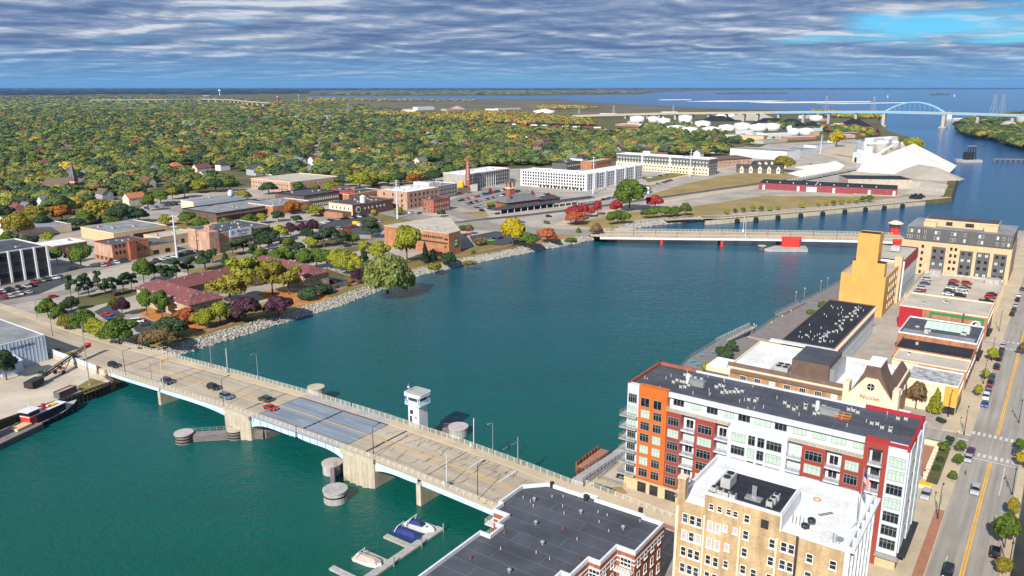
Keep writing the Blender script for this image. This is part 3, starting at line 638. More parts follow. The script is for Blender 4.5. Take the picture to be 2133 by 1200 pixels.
def fender(pts,w,h,label,rail=True):
    t = thing('fender_wall',label,'fender')
    for (a,b_) in zip(pts[:-1],pts[1:]):
        a,b_ = UV(*a,0),UV(*b_,0);mb = MB();mb.bar((a.x,a.y,h/2 - .6),(b_.x,b_.y,h/2 - .6),w,h+1.2);mb.build('core',M_WOOD,t)
        d = (b_ - a).normalized();n = Vector((-d.y,d.x,0))
        for s in (-1,1):
            for k in range(5):
                z = .2+k*(h - .2)/5;p = a+n*s*(w/2+.12);q = b_+n*s*(w/2+.12)
                mb = MB();mb.bar((p.x,p.y,z),(q.x,q.y,z),.22,.28);mb.build('timber',M_WOOD,t)
        if rail:
            mb = MB();L = (b_ - a).length;k = max(1,int(L/1.8));e = n*(w/2 - .1)
            for i in range(k+1): p = a.lerp(b_,i/k)+e;mb.bar((p.x,p.y,h),(p.x,p.y,h+1.1),.08)
            for z in (.55,1.1): mb.bar(tuple(a+e+Vector((0,0,h+z))),tuple(b_+e+Vector((0,0,h+z))),.07)
            mb.build('railing',M_STEEL,t)
fender([(-199.0,120.6),(-190.4,128.8)],2.0,2.3,'timber fender wall between the two left dolphins')
fender([(-188.5,131.0),(-182.5,134.5),(-180.5,150)],1.6,2.4,'timber fender wall beside the left bridge pier')
fender([(-149.0,130.2),(-140.5,122.5)],.8,2.8,'narrow fender walkway between the two right dolphins')
fender([(-150.0,133.0),(-148.0,137)],1.2,2.2,'short fender between grey dolphin and right pier')
fender([(-147.0,160),(-140,168)],1.0,2.0,'short fender walkway behind the control tower')
# lamps, signals and gates on the bridge
def lamp(p,h,ang,label,arm=2.4,group=None,m=M_DARK,banner=None):
    t = thing('street_lamp',label,'street lamp',p,ang,group)
    MB().cyl(0,0,0,h,.11,.07,8).build('pole',m,t);MB().cyl(0,0,0,.5,.22,.16,8).build('base',m,t)
    mb = MB();mb.bar((0,0,h - .1),(0,arm,h+.25),.09);mb.build('arm',m,t)
    MB().box(-.18,.18,arm - .3,arm+.5,h+.15,h+.32).build('lamp_head',m,t)
    if banner: MB().box(.15,.2,.2,1.1,h*.45,h*.75).build('banner',banner,t)
    return t
for px,lab in (((228,776),'dark street lamp at the left end of the drawbridge'),((468,840),'dark street lamp beside the left bridge pier'),((789,948),'dark street lamp at the right bridge pier'),((1000,1028),'dark street lamp nearest the dark flat roof on the bridge')):
    u,v = toUV(P(*px,8));lamp(tuple(UV(u,BV0+.6,bz(u)+.15)),8.5,GRID,lab)
for u,lab in ((-232,'thin street lamp on the far rail near the park shore'),((-207),'thin street lamp on the far rail beside the tall dolphin'),(-112.5,'street lamp on the far rail near the pedestrians')):
    lamp(tuple(UV(u,BV1 - .5,bz(u)+.15)),9.0,GRID+math.pi,lab,1.6,None,M_STEEL)
def gate(u,v,h,label):
    t = thing('barrier_gate',label,'barrier gate',tuple(UV(u,v,bz(u)+.15)),GRID)
    MB().box(-.5,.5,-.4,.4,0,1.5).build('housing',M_STEEL,t);mb = MB();mb.bar((0,0,1.2),(.15,0,h),.16);mb.build('raised_arm',M_WHITE,t)
    MB().box(-1.1,-.4,-.25,.25,.4,1.3).build('counterweight',M_RAIL,t);return t
gate(-222.5,BV1 - .9,8.6,'raised barrier arm on the far rail left of the tall dolphin');gate(-111.5,BV0+.6,8.4,'raised barrier arm on the near rail before the right span');gate(-118.5,BV1 - .8,8.6,'raised barrier arm on the far rail right of the control tower');gate(-229,BV0+.6,8.2,'raised barrier arm on the near rail at the left span')
def signal(u,v,sgn,label,n=2):
    t = thing('traffic_signal',label,'traffic signal',tuple(UV(u,v,bz(u)+.15)),GRID)
    MB().cyl(0,0,0,7.5,.15,.1,8).build('pole',M_STEEL,t);mb = MB();mb.bar((0,0,6.2),(0,sgn*6.5,6.6),.12);mb.build('mast_arm',M_STEEL,t)
    for k in range(n): MB().box(-.2,.2,sgn*(4+2.2*k) - .18,sgn*(4+2.2*k)+.18,5.7,7.1).build('signal_head',M_SIGNYELLOW if n > 1 else M_DARK,t)
signal(-235.5,BV0+.7,1,'traffic signal mast with two yellow heads over the left span');signal(-104.6,BV1 - .6,-1,'traffic signal mast near the pedestrians on the bridge',1)
for i,(u,v) in enumerate(((-100,BV0+.5),(-91.5,BV0+.5))):
    t = thing('traffic_cone',('orange traffic cone by the street lamp on the near rail','orange traffic cone where the dark roof meets the near rail')[i],'traffic cone',tuple(UV(u,v,bz(u)+.16)))
    MB().cyl(0,0,.05,.95,.28,.06,10).build('cone',M_SIGNORANGE,t);MB().box(-.35,.35,-.35,.35,0,.05).build('base',M_BLACK,t)
# ================================================================== MAIN STREET BRIDGE (far)
a,b_ = P(1250,489.5,5.6),P(1895,501.5,7.3);L = Vector((b_.x - a.x,b_.y - a.y)).length;ang = math.atan2(b_.y - a.y,b_.x - a.x)
mbr = thing('road_bridge','pale far road bridge with red piers crossing the river','bridge',(a.x,a.y,0),ang)
def mz(x): return float(np.interp(x,[0,L*.3,L*.55,L*.8,L],[5.0,6.0,6.9,7.4,7.2]))
BW = 20.0
def mrib(name,x0,x1,y0,y1,d0,d1,m,n=24):
    mb = MB();vs = [];fs = []
    for i in range(n+1):
        x = x0+(x1 - x0)*i/n;z = mz(x);vs += [(x,y0,z+d1),(x,y1,z+d1),(x,y1,z+d0),(x,y0,z+d0)]
    for i in range(n):
        k = 4*i;fs += [(k,k+4,k+5,k+1),(k+1,k+5,k+6,k+2),(k+2,k+6,k+7,k+3),(k+3,k+7,k+4,k)]
    fs += [(0,1,2,3),(4*n+3,4*n+2,4*n+1,4*n)]
    mb.add(vs,fs);return mb.build(name,m,mbr)
mrib('deck',-6,L,0,BW,-.6,0,M_DECK);mrib('sidewalk',-6,L,0,2.5,.01,.2,M_WALK);mrib('sidewalk',-6,L,BW - 3,BW,.01,.2,M_WALK)
mrib('girder',0,L,.2,.8,-2.2,-.62,M_WHITE);mrib('girder',0,L,BW - .8,BW - .2,-2.2,-.62,M_WHITE);mrib('fascia_stripe',0,L,-.1,.1,-.5,.1,M_BRICKP)
mrib('centre_line',0,L,BW/2 - .2,BW/2+.2,.01,.03,M_YLINE)
for y in (.2,BW - .2):
    mb = MB()
    for i in range(int(L/2.5)): x = i*2.5;mb.box(x - .08,x+.08,y - .06,y+.06,mz(x)+.2,mz(x)+1.4)
    for k in (.7,1.05,1.4):
        for i in range(24): x0 = L*i/24;x1 = L*(i+1)/24;mb.bar((x0,y,mz(x0)+k),(x1,y,mz(x1)+k),.08)
    mb.build('railing',M_RAIL,mbr)
def bx_of(px,py): p = P(px,py,0);return (p.x - a.x)*math.cos(ang)+(p.y - a.y)*math.sin(ang)
for px in (1376,1497): x = bx_of(px,502);MB().box(x - .8,x+.8,1,BW - 1,-2,mz(x) - 2.2).build('pier',M_REDPAINT,mbr)
for px,w,lb in ((1640,11,'red'),(1858,12,'red')):
    x = bx_of(px,512);mb = MB();mb.prism([(x - w/2,-1.2),(x - w/2+1,-2),(x+w/2 - 1,-2),(x+w/2,-1.2),(x+w/2,BW+1),(x - w/2,BW+1)],-2,mz(x)+.2 - .9);mb.build('main_pier',M_REDPAINT,mbr);MB().box(x - w/2 - .3,x+w/2+.3,-2.2,-.1,mz(x) - .9,mz(x)+.9).build('pier_house',M_REDPAINT,mbr)
x = bx_of(1640,512);mb = MB();mb.prism([(x - 17,-9),(x - 14,-11),(x+9,-8),(x+10,4),(x - 9,2)],-2,1.6);mb.build('pier_fender',M_CONCG,mbr)
x = bx_of(1838,497) ;MB().prism([(x+3.2*math.cos(k*math.pi/4+.39),BW+2+3.2*math.sin(k*math.pi/4+.39)) for k in range(8)],0,11.5).build('tower_base',M_REDPAINT,mbr)
MB().prism([(x+3.3*math.cos(k*math.pi/4+.39),BW+2+3.3*math.sin(k*math.pi/4+.39)) for k in range(8)],11.5,14).build('tower_window',M_GLASSB,mbr)
mb = MB();mb.lathe(x,BW+2,[(4.4,14),(4.6,14.5),(2.2,15.7),(.2,16.3)],16);mb.build('tower_roof',M_CREAM,mbr)
for i,px in enumerate(range(1275,1880,44)):
    x = bx_of(px,500)
    if x < 3 or x > L - 3: continue
    p = mbr.matrix_basis @ Vector((x,.8,mz(x)+.2));p = (a.x+x*math.cos(ang) - .8*math.sin(ang),a.y+x*math.sin(ang)+.8*math.cos(ang),mz(x)+.2)
    lamp(p,7.5,ang,'thin dark street lamp on the far road bridge',1.5,'street lamps on the far bridge')
for px in (1538,1541): 
    x = bx_of(px,497);yy = 1.2 if px == 1538 else BW - 1.5;p = (a.x+x*math.cos(ang) - yy*math.sin(ang),a.y+x*math.sin(ang)+yy*math.cos(ang),mz(x)+.2)
    t = thing('barrier_gate','raised white barrier arm on the far road bridge, '+('near rail' if px == 1538 else 'far rail'),'barrier gate',p,ang)
    MB().box(-.5,.5,-.4,.4,0,1.5).build('housing',M_WHITE,t);mb = MB();mb.bar((0,0,1.2),(.2,0,10),.2);mb.build('raised_arm',M_WHITE,t)
x = bx_of(1575,517);
dolphin(*toUV(P(1587,519,0)),2.4,2.0,M_WOOD,'round dolphin before the red pier of the far bridge',M_PINKC)
# ================================================================== HIGH ARCH BRIDGE (horizon)
VB = 2185.0
hb = thing('arch_bridge','long pale blue tied-arch bridge crossing the river mouth far away','bridge',tuple(UV(0,VB,0)),GRID)
def hz_(u): return float(np.interp(u,[-1300,-1145,-967,-797,-678,-537,-408,-272,-109,500],[8,15,22.5,27,30.5,34,36.6,36.2,34,22]))
def hrib(name,u0,u1,y0,y1,d0,d1,m,n=40):
    mb = MB();vs = [];fs = []
    for i in range(n+1):
        u = u0+(u1 - u0)*i/n;z = hz_(u);vs += [(u,y0,z+d1),(u,y1,z+d1),(u,y1,z+d0),(u,y0,z+d0)]
    for i in range(n):
        k = 4*i;fs += [(k,k+4,k+5,k+1),(k+1,k+5,k+6,k+2),(k+2,k+6,k+7,k+3),(k+3,k+7,k+4,k)]
    mb.add(vs,fs);return mb.build(name,m,hb)
M_SKYB = mat('bridge_blue',(0.20,0.42,0.62),.5,.06)
hrib('deck',-1300,500,0,22,-1,0,M_CONC);hrib('girder',-680,500,.3,1.3,-4.6,-1.02,M_SKYB);hrib('girder',-1300,-681,.3,1.3,-4.6,-1.02,M_CONC);hrib('girder',-1000,500,20.7,21.7,-3.6,-1.02,M_SKYB);hrib('parapet',-1300,500,-.3,.3,-.9,1.4,M_CONC)
for u in (-1120,-1085,-1048,-1010,-960,-910,-860,-810,-760,-722,-665,-600,-536,-470,-200,-130,-50,40):
    z = hz_(u) - 3.7;mb = MB();mb.box(u - 3,u+3,4,18,0,z - 3);mb.add([(u - 2,5,z - 3),(u+2,5,z - 3),(u+2,17,z - 3),(u - 2,17,z - 3),(u - 3,0,z),(u+3,0,z),(u+3,22,z),(u - 3,22,z)],[(0,1,5,4),(1,2,6,5),(2,3,7,6),(3,0,4,7),(4,5,6,7)]);mb.build('pier',M_CONCG,hb)
for u in (-404,-271):
    mb = MB();mb.box(u - 3.5,u+3.5,2,20,-1,hz_(u) - 3.7);mb.build('main_pier',M_CONC,hb);MB().box(u - 8,u+8,0,22,-1,2.5).build('pier_footing',M_CONCG,hb)
for y in (1,21):
    mb = MB();n = 24
    def ar(f): return (-404+133*f,y,36+23.5*(1 - (2*f - 1) ** 2))
    for i in range(n): mb.bar(ar(i/n),ar((i+1)/n),1.8,2.2)
    mb.build('arch',M_SKYB,hb)
    for i in range(2,n - 1,2): p = ar(i/n);mb = MB();mb.bar((p[0],y,36),p,.3);mb.build('hanger',M_SKYB,hb)
mb = MB()
for i in range(6,19,2): p = ar(i/24);mb.bar((p[0],1,p[2]),(p[0],21,p[2]),1.0)
mb.build('cross_brace',M_SKYB,hb)
# ================================================================== BUILDING KIT
_wc = {}
FROT = {'f': 0.0,'r': math.pi/2,'b': math.pi,'l': -math.pi/2}
FN = {'f': (0,-1),'r': (1,0),'b': (0,1),'l': (-1,0)}
def window(parent,x,y,z,w,h,face='f',nx=1,ny=1,frame=None,pane=None,joined=False,name='window',sill=False):
    frame = frame or M_FRAMEG;pane = pane or M_GLASS
    key = (round(w,2),round(h,2),nx,ny,frame.name,pane.name if joined else '',joined,sill)
    if key not in _wc:
        f = MB();t = 0.09 if w > 0.9 else 0.07
        f.box(-w/2,-w/2+t,-.10,0,0,h);f.box(w/2 - t,w/2,-.10,0,0,h);f.box(-w/2+t,w/2 - t,-.10,0,0,t);f.box(-w/2+t,w/2 - t,-.10,0,h - t,h)
        for i in range(1,nx): xx = -w/2+w*i/nx;f.box(xx - t/2.5,xx+t/2.5,-.085,0,t,h - t)
        for j in range(1,ny): zz = h*(j/ny if ny == 2 and nx == 1 else 1 - 0.30*j);f.box(-w/2+t,w/2 - t,-.075,-.01,zz - t/2.5,zz+t/2.5)
        if sill: f.box(-w/2 - .1,w/2+.1,-.22,0,-.14,-.002)
        if joined: f.add([(-w/2+t/2,-.04,t/2),(w/2 - t/2,-.04,t/2),(w/2 - t/2,-.04,h - t/2),(-w/2+t/2,-.04,h - t/2)],[(0,1,2,3)],1)
        _wc[key] = f.mesh('window',[frame,pane])
    o = link(name,_wc[key],parent,(x,y,z),FROT[face])
    if not joined:
        k2 = ('p',round(w,2),round(h,2),pane.name)
        if k2 not in _wc:
            g = MB();t = .05;g.add([(-w/2+t,-.045,t),(w/2 - t,-.045,t),(w/2 - t,-.045,h - t),(-w/2+t,-.045,h - t)],[(0,1,2,3)]);_wc[k2] = g.mesh('pane',pane)
        link('pane',_wc[k2],o)
    return o
def facepos(w,d,face,s,off=0.0):
    """point at distance s along a facade (left to right seen from outside)"""
    return {'f': (s,-off),'r': (w+off,s),'b': (w - s,d+off),'l': (-off,d - s)}[face]
def wrow(parent,w,d,face,s0,s1,n,z,ww,hh,nx=1,ny=1,frame=None,pane=None,joined=True,off=0.0,sill=False,blind=0.0,blindmat=None):
    for i in range(n):
        s = s0+(s1 - s0)*(i+.5)/n;x,y = facepos(w,d,face,s,off)
        pm = (blindmat or M_BLIND) if random.random() < blind else pane
        window(parent,x,y,z,ww,hh,face,nx,ny,frame,pm,joined,sill=sill)
def frame2(pa,pb,z,az=None):
    """local frame of a building from its front roof edge (left corner a, right corner b) read at roof height z"""
    a = P(*pa,z);b = P(*pb,z);ang = math.atan2(b.y - a.y,b.x - a.x) if az is None else az
    w = (b - a).dot(Vector((math.cos(ang),math.sin(ang),0)));return a,ang,w
def flatbuilding(name,label,loc,ang,w,d,h,wall,roof,parapet=None,ph=0.7,cat='building',units=3,cornice=None,group=None):
    """h above the base; returns the Empty (origin at front-left corner on the ground)"""
    t = thing(name,label,cat,(loc[0],loc[1],GZ),ang,group)
    MB().box(0,w,0,d,-.5,h).build('wall',wall,t)
    MB().add([(.3,.3,h+.02),(w - .3,.3,h+.02),(w - .3,d - .3,h+.02),(.3,d - .3,h+.02)],[(0,1,2,3)]).build('roof',roof,t)
    pm = parapet or wall;mb = MB();q = .35
    mb.box(-.04,w+.04,-.04,q,h,h+ph);mb.box(-.04,w+.04,d - q,d+.04,h,h+ph);mb.box(-.04,q,q,d - q,h,h+ph);mb.box(w - q,w+.04,q,d - q,h,h+ph)
    mb.build('parapet',pm,t)
    if cornice: mb = MB();mb.box(-.3,w+.3,-.3,-.04,h - .5,h+ph*.6);mb.build('cornice',cornice,t)
    r = random.Random(hash(label) % 1000 if False else len(label)*7+int(w))
    for k in range(units):
        a = r.uniform(.8,2.0);x = r.uniform(.15,.85)*w;y = r.uniform(.2,.85)*d;acunit(t,x,y,h,a,r.uniform(.7,1.4))
    return t
_ac = {}
def acunit(t,x,y,z,a=.9,hh=.9,m=None):
    key = (round(a,1),round(hh,1),m.name if m else '')
    if key not in _ac:
        mb = MB();mb.box(-a/2,a/2,-a/2,a/2,.18,hh);mb.cyl(0,0,hh,hh+.12,a*.4,a*.38,10,1);mb.box(-a/2,-a/2+.1,-a/2,a/2,0,.18);mb.box(a/2 - .1,a/2,-a/2,a/2,0,.18)
        _ac[key] = mb.mesh('air_conditioner',[m or M_ACU,M_DARK])
    return link('air_conditioner',_ac[key],t,(x,y,z))
M_ACU = mat('ac_housing',(0.40,0.40,0.385),.5,.1,.8)
_vt = {}
def vent(t,x,y,z,h=.7,r=.12,m=None):
    key = (h,r,m.name if m else '')
    if key not in _vt: _vt[key] = MB().cyl(0,0,0,h,r,r,8).mesh('vent_pipe',m or M_ACU)
    return link('vent_pipe',_vt[key],t,(x,y,z))
def railing_loc(t,pts,z,h=1.05,m=None,sp=1.2,nb=3,closed=False,name='balcony_railing'):
    mb = MB();m = m or M_STEEL;pts = list(pts)+([pts[0]] if closed else [])
    for a,b in zip(pts[:-1],pts[1:]):
        a = Vector((*a,0));b = Vector((*b,0));L = (b - a).length;n = max(1,int(L/sp))
        for i in range(n+1): p = a.lerp(b,i/n);mb.bar((p.x,p.y,z),(p.x,p.y,z+h),.06)
        for k in range(nb): zz = z+h*(k+1)/nb;mb.bar((a.x,a.y,zz),(b.x,b.y,zz),.05)
    return mb.build(name,m,t)
def textmesh(name,s,size,m,parent,loc,rot,ext=.05,vertical=False,spacing=1.0):
    cu = bpy.data.curves.new('lettering','FONT');cu.body = s;cu.size = size;cu.extrude = ext;cu.align_x = 'CENTER';cu.space_character = spacing;cu.resolution_u = 2
    if vertical: cu.space_line = .85
    o = bpy.data.objects.new('lettering',cu);C.objects.link(o);dg = bpy.context.evaluated_depsgraph_get()
    me = bpy.data.meshes.new_from_object(o.evaluated_get(dg));bpy.data.objects.remove(o);me.materials.clear();me.materials.append(m)
    q = link(name,me,parent,loc);q.rotation_euler = rot;return q
# ================================================================== RIVERFRONT APARTMENTS (white, orange, red)
K = .985
def AX(u): return u*K+80.6
def AZ(z): return 100 - (100 - z)*K - GZ
ap = thing('apartment_block','eight-storey white, orange and red apartment block with balconies on the river','apartment building',tuple(UV(-80.6,163.5)),GRID)
AW,AD,AH = AX(-18.8),18.6,AZ(29.6);R0 = 1.7
topz = AZ(24.8);g0 = AZ(5.2)
MB().box(0,AW,R0,AD,-.5,AH - .9).build('core_wall',M_WHITEW,ap)
MB().add([(.2,R0 - .9,AH - .85),(AW - .2,R0 - .9,AH - .85),(AW - .2,AD - .2,AH - .85),(.2,AD - .2,AH - .85)],[(0,1,2,3)]).build('roof',M_ROOFDARK,ap)
MB().box(0,AW,.05,R0+.02,-.5,g0 - .6).build('base_wall',M_BUFF,ap)
sec = dict(cw=(-81.8,-78.6),orr=(-78.6,-71.2),r1=(-71.2,-67.4),b1=(-67.4,-63.9),r2=(-63.9,-59.1),b2=(-59.1,-56.0),w2=(-56.0,-42.7),b3=(-42.7,-39.5),r3=(-39.5,-34.6),b4=(-34.6,-31.3),r4=(-31.3,-27.2),rt=(-27.2,-22.7),cr=(-22.7,-18.8))
def bay(k,m,top,y0=0.0,bot=None,name='bay'):
    u0,u1 = sec[k];return MB().box(AX(u0),AX(u1),y0,R0+.01,g0 if bot is None else bot,top).build(name,m,ap)
bay('cw',M_WHITEW,AH - .3,.35);bay('orr',M_ORANGE,AH,0);bay('r1',M_REDP,topz);bay('r2',M_REDP,topz,-.15);bay('w2',M_WHITEW,topz - .1);bay('r3',M_REDP,topz,-.1);bay('r4',M_REDP,topz,-.1)
u0,u1 = sec['rt'];mb = MB();x0,x1 = AX(u0),AX(u1)
mb.box(x0,x0+.9,0,R0,-.5,AH);mb.box(x1 - .9,x1,0,R0,-.5,AH);mb.box(x0+.9,x1 - .9,0,R0,AH - 2.0,AH);mb.build('bay',M_REDP,ap)
bay('cr',M_WHITEW,AH - .35,.25,g0 - .4)
# parapets
mb = MB();mb.box(AX(-71.2),AX(-27.2),R0 - .95,R0 - .55,AH - 1.2,AH - .35);mb.box(10,AW - 12,AD - .4,AD+.05,AH - 1,AH - .4);mb.build('parapet',M_WHITEW,ap)
mb = MB();mb.box(-.05,.4,.4,AD+.1,AH - 1.1,AH - .1);mb.box(-.05,10,AD - .4,AD+.1,AH - 1,AH - .1);mb.build('parapet',M_BRICKR,ap)
mb = MB();mb.box(AW - .4,AW+.06,-.05,AD+.1,AH - 1.1,AH - .05);mb.box(x0,AW,-.06,.35,AH - .6,AH - .04);mb.box(AW - 12,AW,AD - .35,AD+.12,AH - 1,AH - .05);mb.build('parapet',M_MAROON,ap)
MB().box(0,AW,R0 - .96,R0,AH - 1.6,AH - .9).build('top_fascia',M_WHITEW,ap)
# terrace over the bays with railings
for ka,kb in (('r1','b2'),('b3','r4')):
    xa,xb = AX(sec[ka][0]),AX(sec[kb][1]);MB().box(xa,xb,-.2,R0,topz+.005,topz+.16).build('terrace_slab',M_CONC,ap);railing_loc(ap,[(xa+.1,-.15),(xb - .1,-.15)],topz+.16,1.0,M_RAIL,1.5)
rows = [AZ(23.6) - 3.06*i - 2.15 for i in range(6)]
def aw(u0,u1,z,h,nx,y=0.0,prob=.45,ny=2):
    window(ap,(AX(u0)+AX(u1))/2,y,z,AX(u1) - AX(u0),h,'f',nx,ny,M_FRAMEG,M_BLIND if random.random() < prob else M_GLASS)
random.seed(21)
for i,z in enumerate(rows):
    aw(-77.9,-75.5,z,2.15,3);aw(-74.6,-72.4,z,2.15,3);aw(-71.0+.25,-67.9,z - .1,2.1,4);aw(-63.2,-59.7,z - .1,2.1,4,-.15)
    aw(-55.1,-51.9,z,2.1,4);aw(-51.3,-49.7,z,2.3,2);aw(-49.2,-47.6,z,2.3,2);aw(-47.2,-43.8,z,2.15,4)
    if i < 6: aw(-38.8,-35.2,z,2.2,4,-.1);aw(-30.6,-27.8,z,2.2,4,-.1)
    aw(-81.5,-79.2,z,2.2,4,.35,.15)
    aw(-22.3,-19.2,z,2.3,4,.25)
    # corner balconies
    MB().box(-1.5,AX(-78.8),-.7,4.5,z - .62,z - .4).build('balcony_slab',M_CONCG,ap);railing_loc(ap,[(-1.45,4.4),(-1.45,-.65),(AX(-78.8),-.65)],z - .4,1.05,M_STEEL)
    for k in ('b1','b2','b3','b4'):
        xa,xb = AX(sec[k][0]),AX(sec[k][1]);MB().box(xa+.02,xb - .02,-.35,R0 - .01,z - .75,z - .45).build('balcony_slab',M_WHITEW,ap);railing_loc(ap,[(xa+.05,-.32),(xb - .05,-.32)],z - .45,1.05,M_STEEL)
        window(ap,(xa+xb)/2 - .2,R0,z - .4,1.9,2.15,'f',2,1,M_FRAMEW,M_BLIND if random.random() < .5 else M_GLASS,name='balcony_door')
        if random.random() < .6:
            q = link('balcony_chair',chair_mesh,ap,(xa+random.uniform(.7,2.2),.5,z - .45),random.uniform(0,6)) if False else None
for z in [rows[0]+3.06]+rows[:]:
    xa,xb = AX(sec['rt'][0])+.9,AX(sec['rt'][1]) - .9;MB().box(xa,xb,-.25,R0 - .01,z - .8,z - .45).build('balcony_slab',M_WHITEW,ap);railing_loc(ap,[(xa,-.2),(xb,-.2)],z - .45,1.05,M_STEEL)
    window(ap,(xa+xb)/2,R0,z - .4,1.7,2.2,'f',2,1,M_FRAMED,M_GLASS,name='balcony_door')
z = rows[0]+3.06
aw(-22.3,-19.2,z - .1,2.3,4,.25,.9);aw(-81.5,-79.2,z,2.3,4,.35,.1)
for ua,ub in ((-78.0,-75.7),(-74.7,-72.5)): aw(ua,ub,z - .15,2.3,2,0,.5,1);
for ua,ub,pb in ((-70.3,-67.6,.1),(-65.9,-63.3,.6),(-62,-59.3,.5),(-57.9,-55.5,1),(-54.5,-51.7,.1),(-50.7,-47,.5),(-46.2,-43.5,.3),(-42.2,-39.3,1),(-38,-35.2,1),(-34.1,-31.1,1),(-29.7,-27.6,1)): aw(ua,ub,AZ(25.9),2.2,3,R0,pb)
for ua,ub in ((-78.0,-75.7),(-74.7,-72.5),(-70.6,-67.8),(-63,-60),(-54,-50.5),(-48.5,-44.8),(-38.5,-35.2),(-30.3,-27.4)): window(ap,(AX(ua)+AX(ub))/2,.05,.1,AX(ub) - AX(ua),2.6,'f',3,2,M_FRAMED,M_GLASS,name='shop_window')
MB().box(AX(-67.5),AX(-63),-1.6,.03,2.6,2.85).build('entrance_canopy',M_STEEL,ap);MB().box(AX(-22.9),AX(-18.3),-1.2,.2,g0 - .85,g0 - .55).build('entrance_canopy',M_STEEL,ap)
# street side
for c,(y0,y1,m_) in enumerate(((1.7,6.2,M_WHITEW),(6.2,8.4,M_REDP),(8.4,13,M_WHITEW),(13,15.4,M_REDP),(15.4,AD,M_WHITEW))):
    MB().box(AW+.003,AW+(.45 if m_ is M_WHITEW and c else .2),y0,y1,g0 - .3,AH - (1.0 if c else 1.2)).build('bay',m_,ap)
    for zz in rows+[rows[0]+3.06]: window(ap,AW+(.45 if m_ is M_WHITEW and c else .2),(y0+y1)/2,zz,(y1 - y0)*.62,2.1,'r',3,2,M_FRAMEG,M_GLASS,True)
MB().box(AW+.003,AW+1.6,1,AD - 1,g0 - .7,g0 - .45).build('street_canopy',M_DARK,ap)
for i in range(5): window(ap,AW,2.2+i*3.6,.1,2.6,2.7,'r',3,2,M_FRAMED,M_GLASS,True,'shop_window')
# left (river) side
for zz in rows+[rows[0]+3.06]:
    for yy in (6.5,10.5,14.5): window(ap,0,yy,zz,2.2,2.1,'l',3,2,M_FRAMEG,M_GLASS,True)
# roof equipment
def roofpt(px,py,z,t_u,t_v):
    u,v = toUV(P(px,py,z));return u - t_u,v - t_v
AC4 = [(1095,330),(1140,340),(1180,355),(1230,365),(1000,390),(1030,375),(1065,385),(1090,390),(1060,430),(1095,430),(1125,415),(1355,430),(1380,415),(1410,425),(1400,475),(1440,475),(1425,460),(1465,470),(1500,470),(1535,470),(1565,465),(1515,450),(1620,535),(1670,545),(1685,530),(1915,560),(1945,590),(1990,610),(2010,595),(2085,575),(2085,600)]
AC5 = [(240,615),(260,600),(340,580),(335,605),(405,585),(485,590),(525,605),(475,630),(410,650),(440,645),(690,615),(730,625),(765,640),(880,730),(925,735),(965,765),(1035,770),(1030,790),(1095,690),(1160,695)]
zr = AH - .85+GZ
for x,y in [(1150+a*.2533,700+b*.2533) for a,b in AC4]+[(1593+a*.2533,700+b*.2533) for a,b in AC5]:
    lx,ly = roofpt(x,y,zr,-80.6,163.5)
    if 0.5 < lx < AW - .5 and R0 < ly < AD - .5: acunit(ap,lx,ly,AH - .85,.7,.8)
rr = random.Random(4)
for k in range(30): vent(ap,rr.uniform(1,AW - 1),rr.uniform(R0+.5,AD - 1),AH - .85,rr.choice((.5,.8)),.1)
for x,y,s in ((1452,803,1.9),(1727,863,2.1)):
    lx,ly = roofpt(x,y,zr,-80.6,163.5);MB().box(lx - s,lx+s,ly - .9,ly+.9,AH - .84,AH+.5).build('roof_unit',M_STEEL,ap);MB().cyl(lx - s - .5,ly,AH - .84,AH+1.6,.45,.45,8).build('exhaust_stack',M_WHITE,ap)
lx,ly = roofpt(1755,872,zr,-80.6,163.5);mb = MB();mb.box(lx - 1.4,lx+1.4,ly - .8,ly+.8,AH - .84,AH - .5);mb.build('roof_hatch',M_REDP,ap);railing_loc(ap,[(lx - 1.5,ly - .9),(lx+1.5,ly - .9),(lx+1.5,ly+.9),(lx - 1.5,ly+.9)],AH - .84,1.1,M_SIGNYELLOW,1.5,2,True,'hatch_railing')
# ================================================================== DARK FLAT-ROOFED CONDOMINIUM (foreground)
D = [(-82.1,130.6),(-73.6,130.6),(-73.6,131.6),(-70.4,131.6),(-70.4,130.6),(-59.4,130.6),(-59.4,130.0),(-55.2,130.0),(-55.2,117.8),(-58.9,117.8),(-58.9,111.4),(-61.2,111.4),(-61.2,105),(-63,105),(-63,84),(-82.5,84),(-82.5,107.3),(-80.2,107.3),(-80.2,111.2),(-81.6,111.2),(-81.6,115.2),(-85.2,115.2),(-85.2,118.2),(-86.0,118.2),(-86.0,126.6)]
cu0,cv0 = -82.1,84.0;cg = thing('condominium','red brick condominium with a large dark flat roof and white parapet by the bridge','apartment building',tuple(UV(cu0,cv0)),GRID)
D = [(a - cu0,b - cv0) for a,b in D];DH = 15.0
MB().prism(D,-.5,DH - .8).build('wall',M_BRICKR,cg)
def inset(poly,d):
    n = len(poly);a = sum(poly[i][0]*poly[(i+1) % n][1] - poly[(i+1) % n][0]*poly[i][1] for i in range(n));s = 1 if a > 0 else -1;out = []
    for i in range(n):
        p0,p1,p2 = Vector(poly[i - 1]),Vector(poly[i]),Vector(poly[(i+1) % n]);e1 = (p1 - p0).normalized();e2 = (p2 - p1).normalized()
        n1 = Vector((-e1.y,e1.x))*s;n2 = Vector((-e2.y,e2.x))*s;b = (n1+n2);b = b/max(.3,b.length_squared/2);out.append((p1.x+b.x*d,p1.y+b.y*d))
    return out
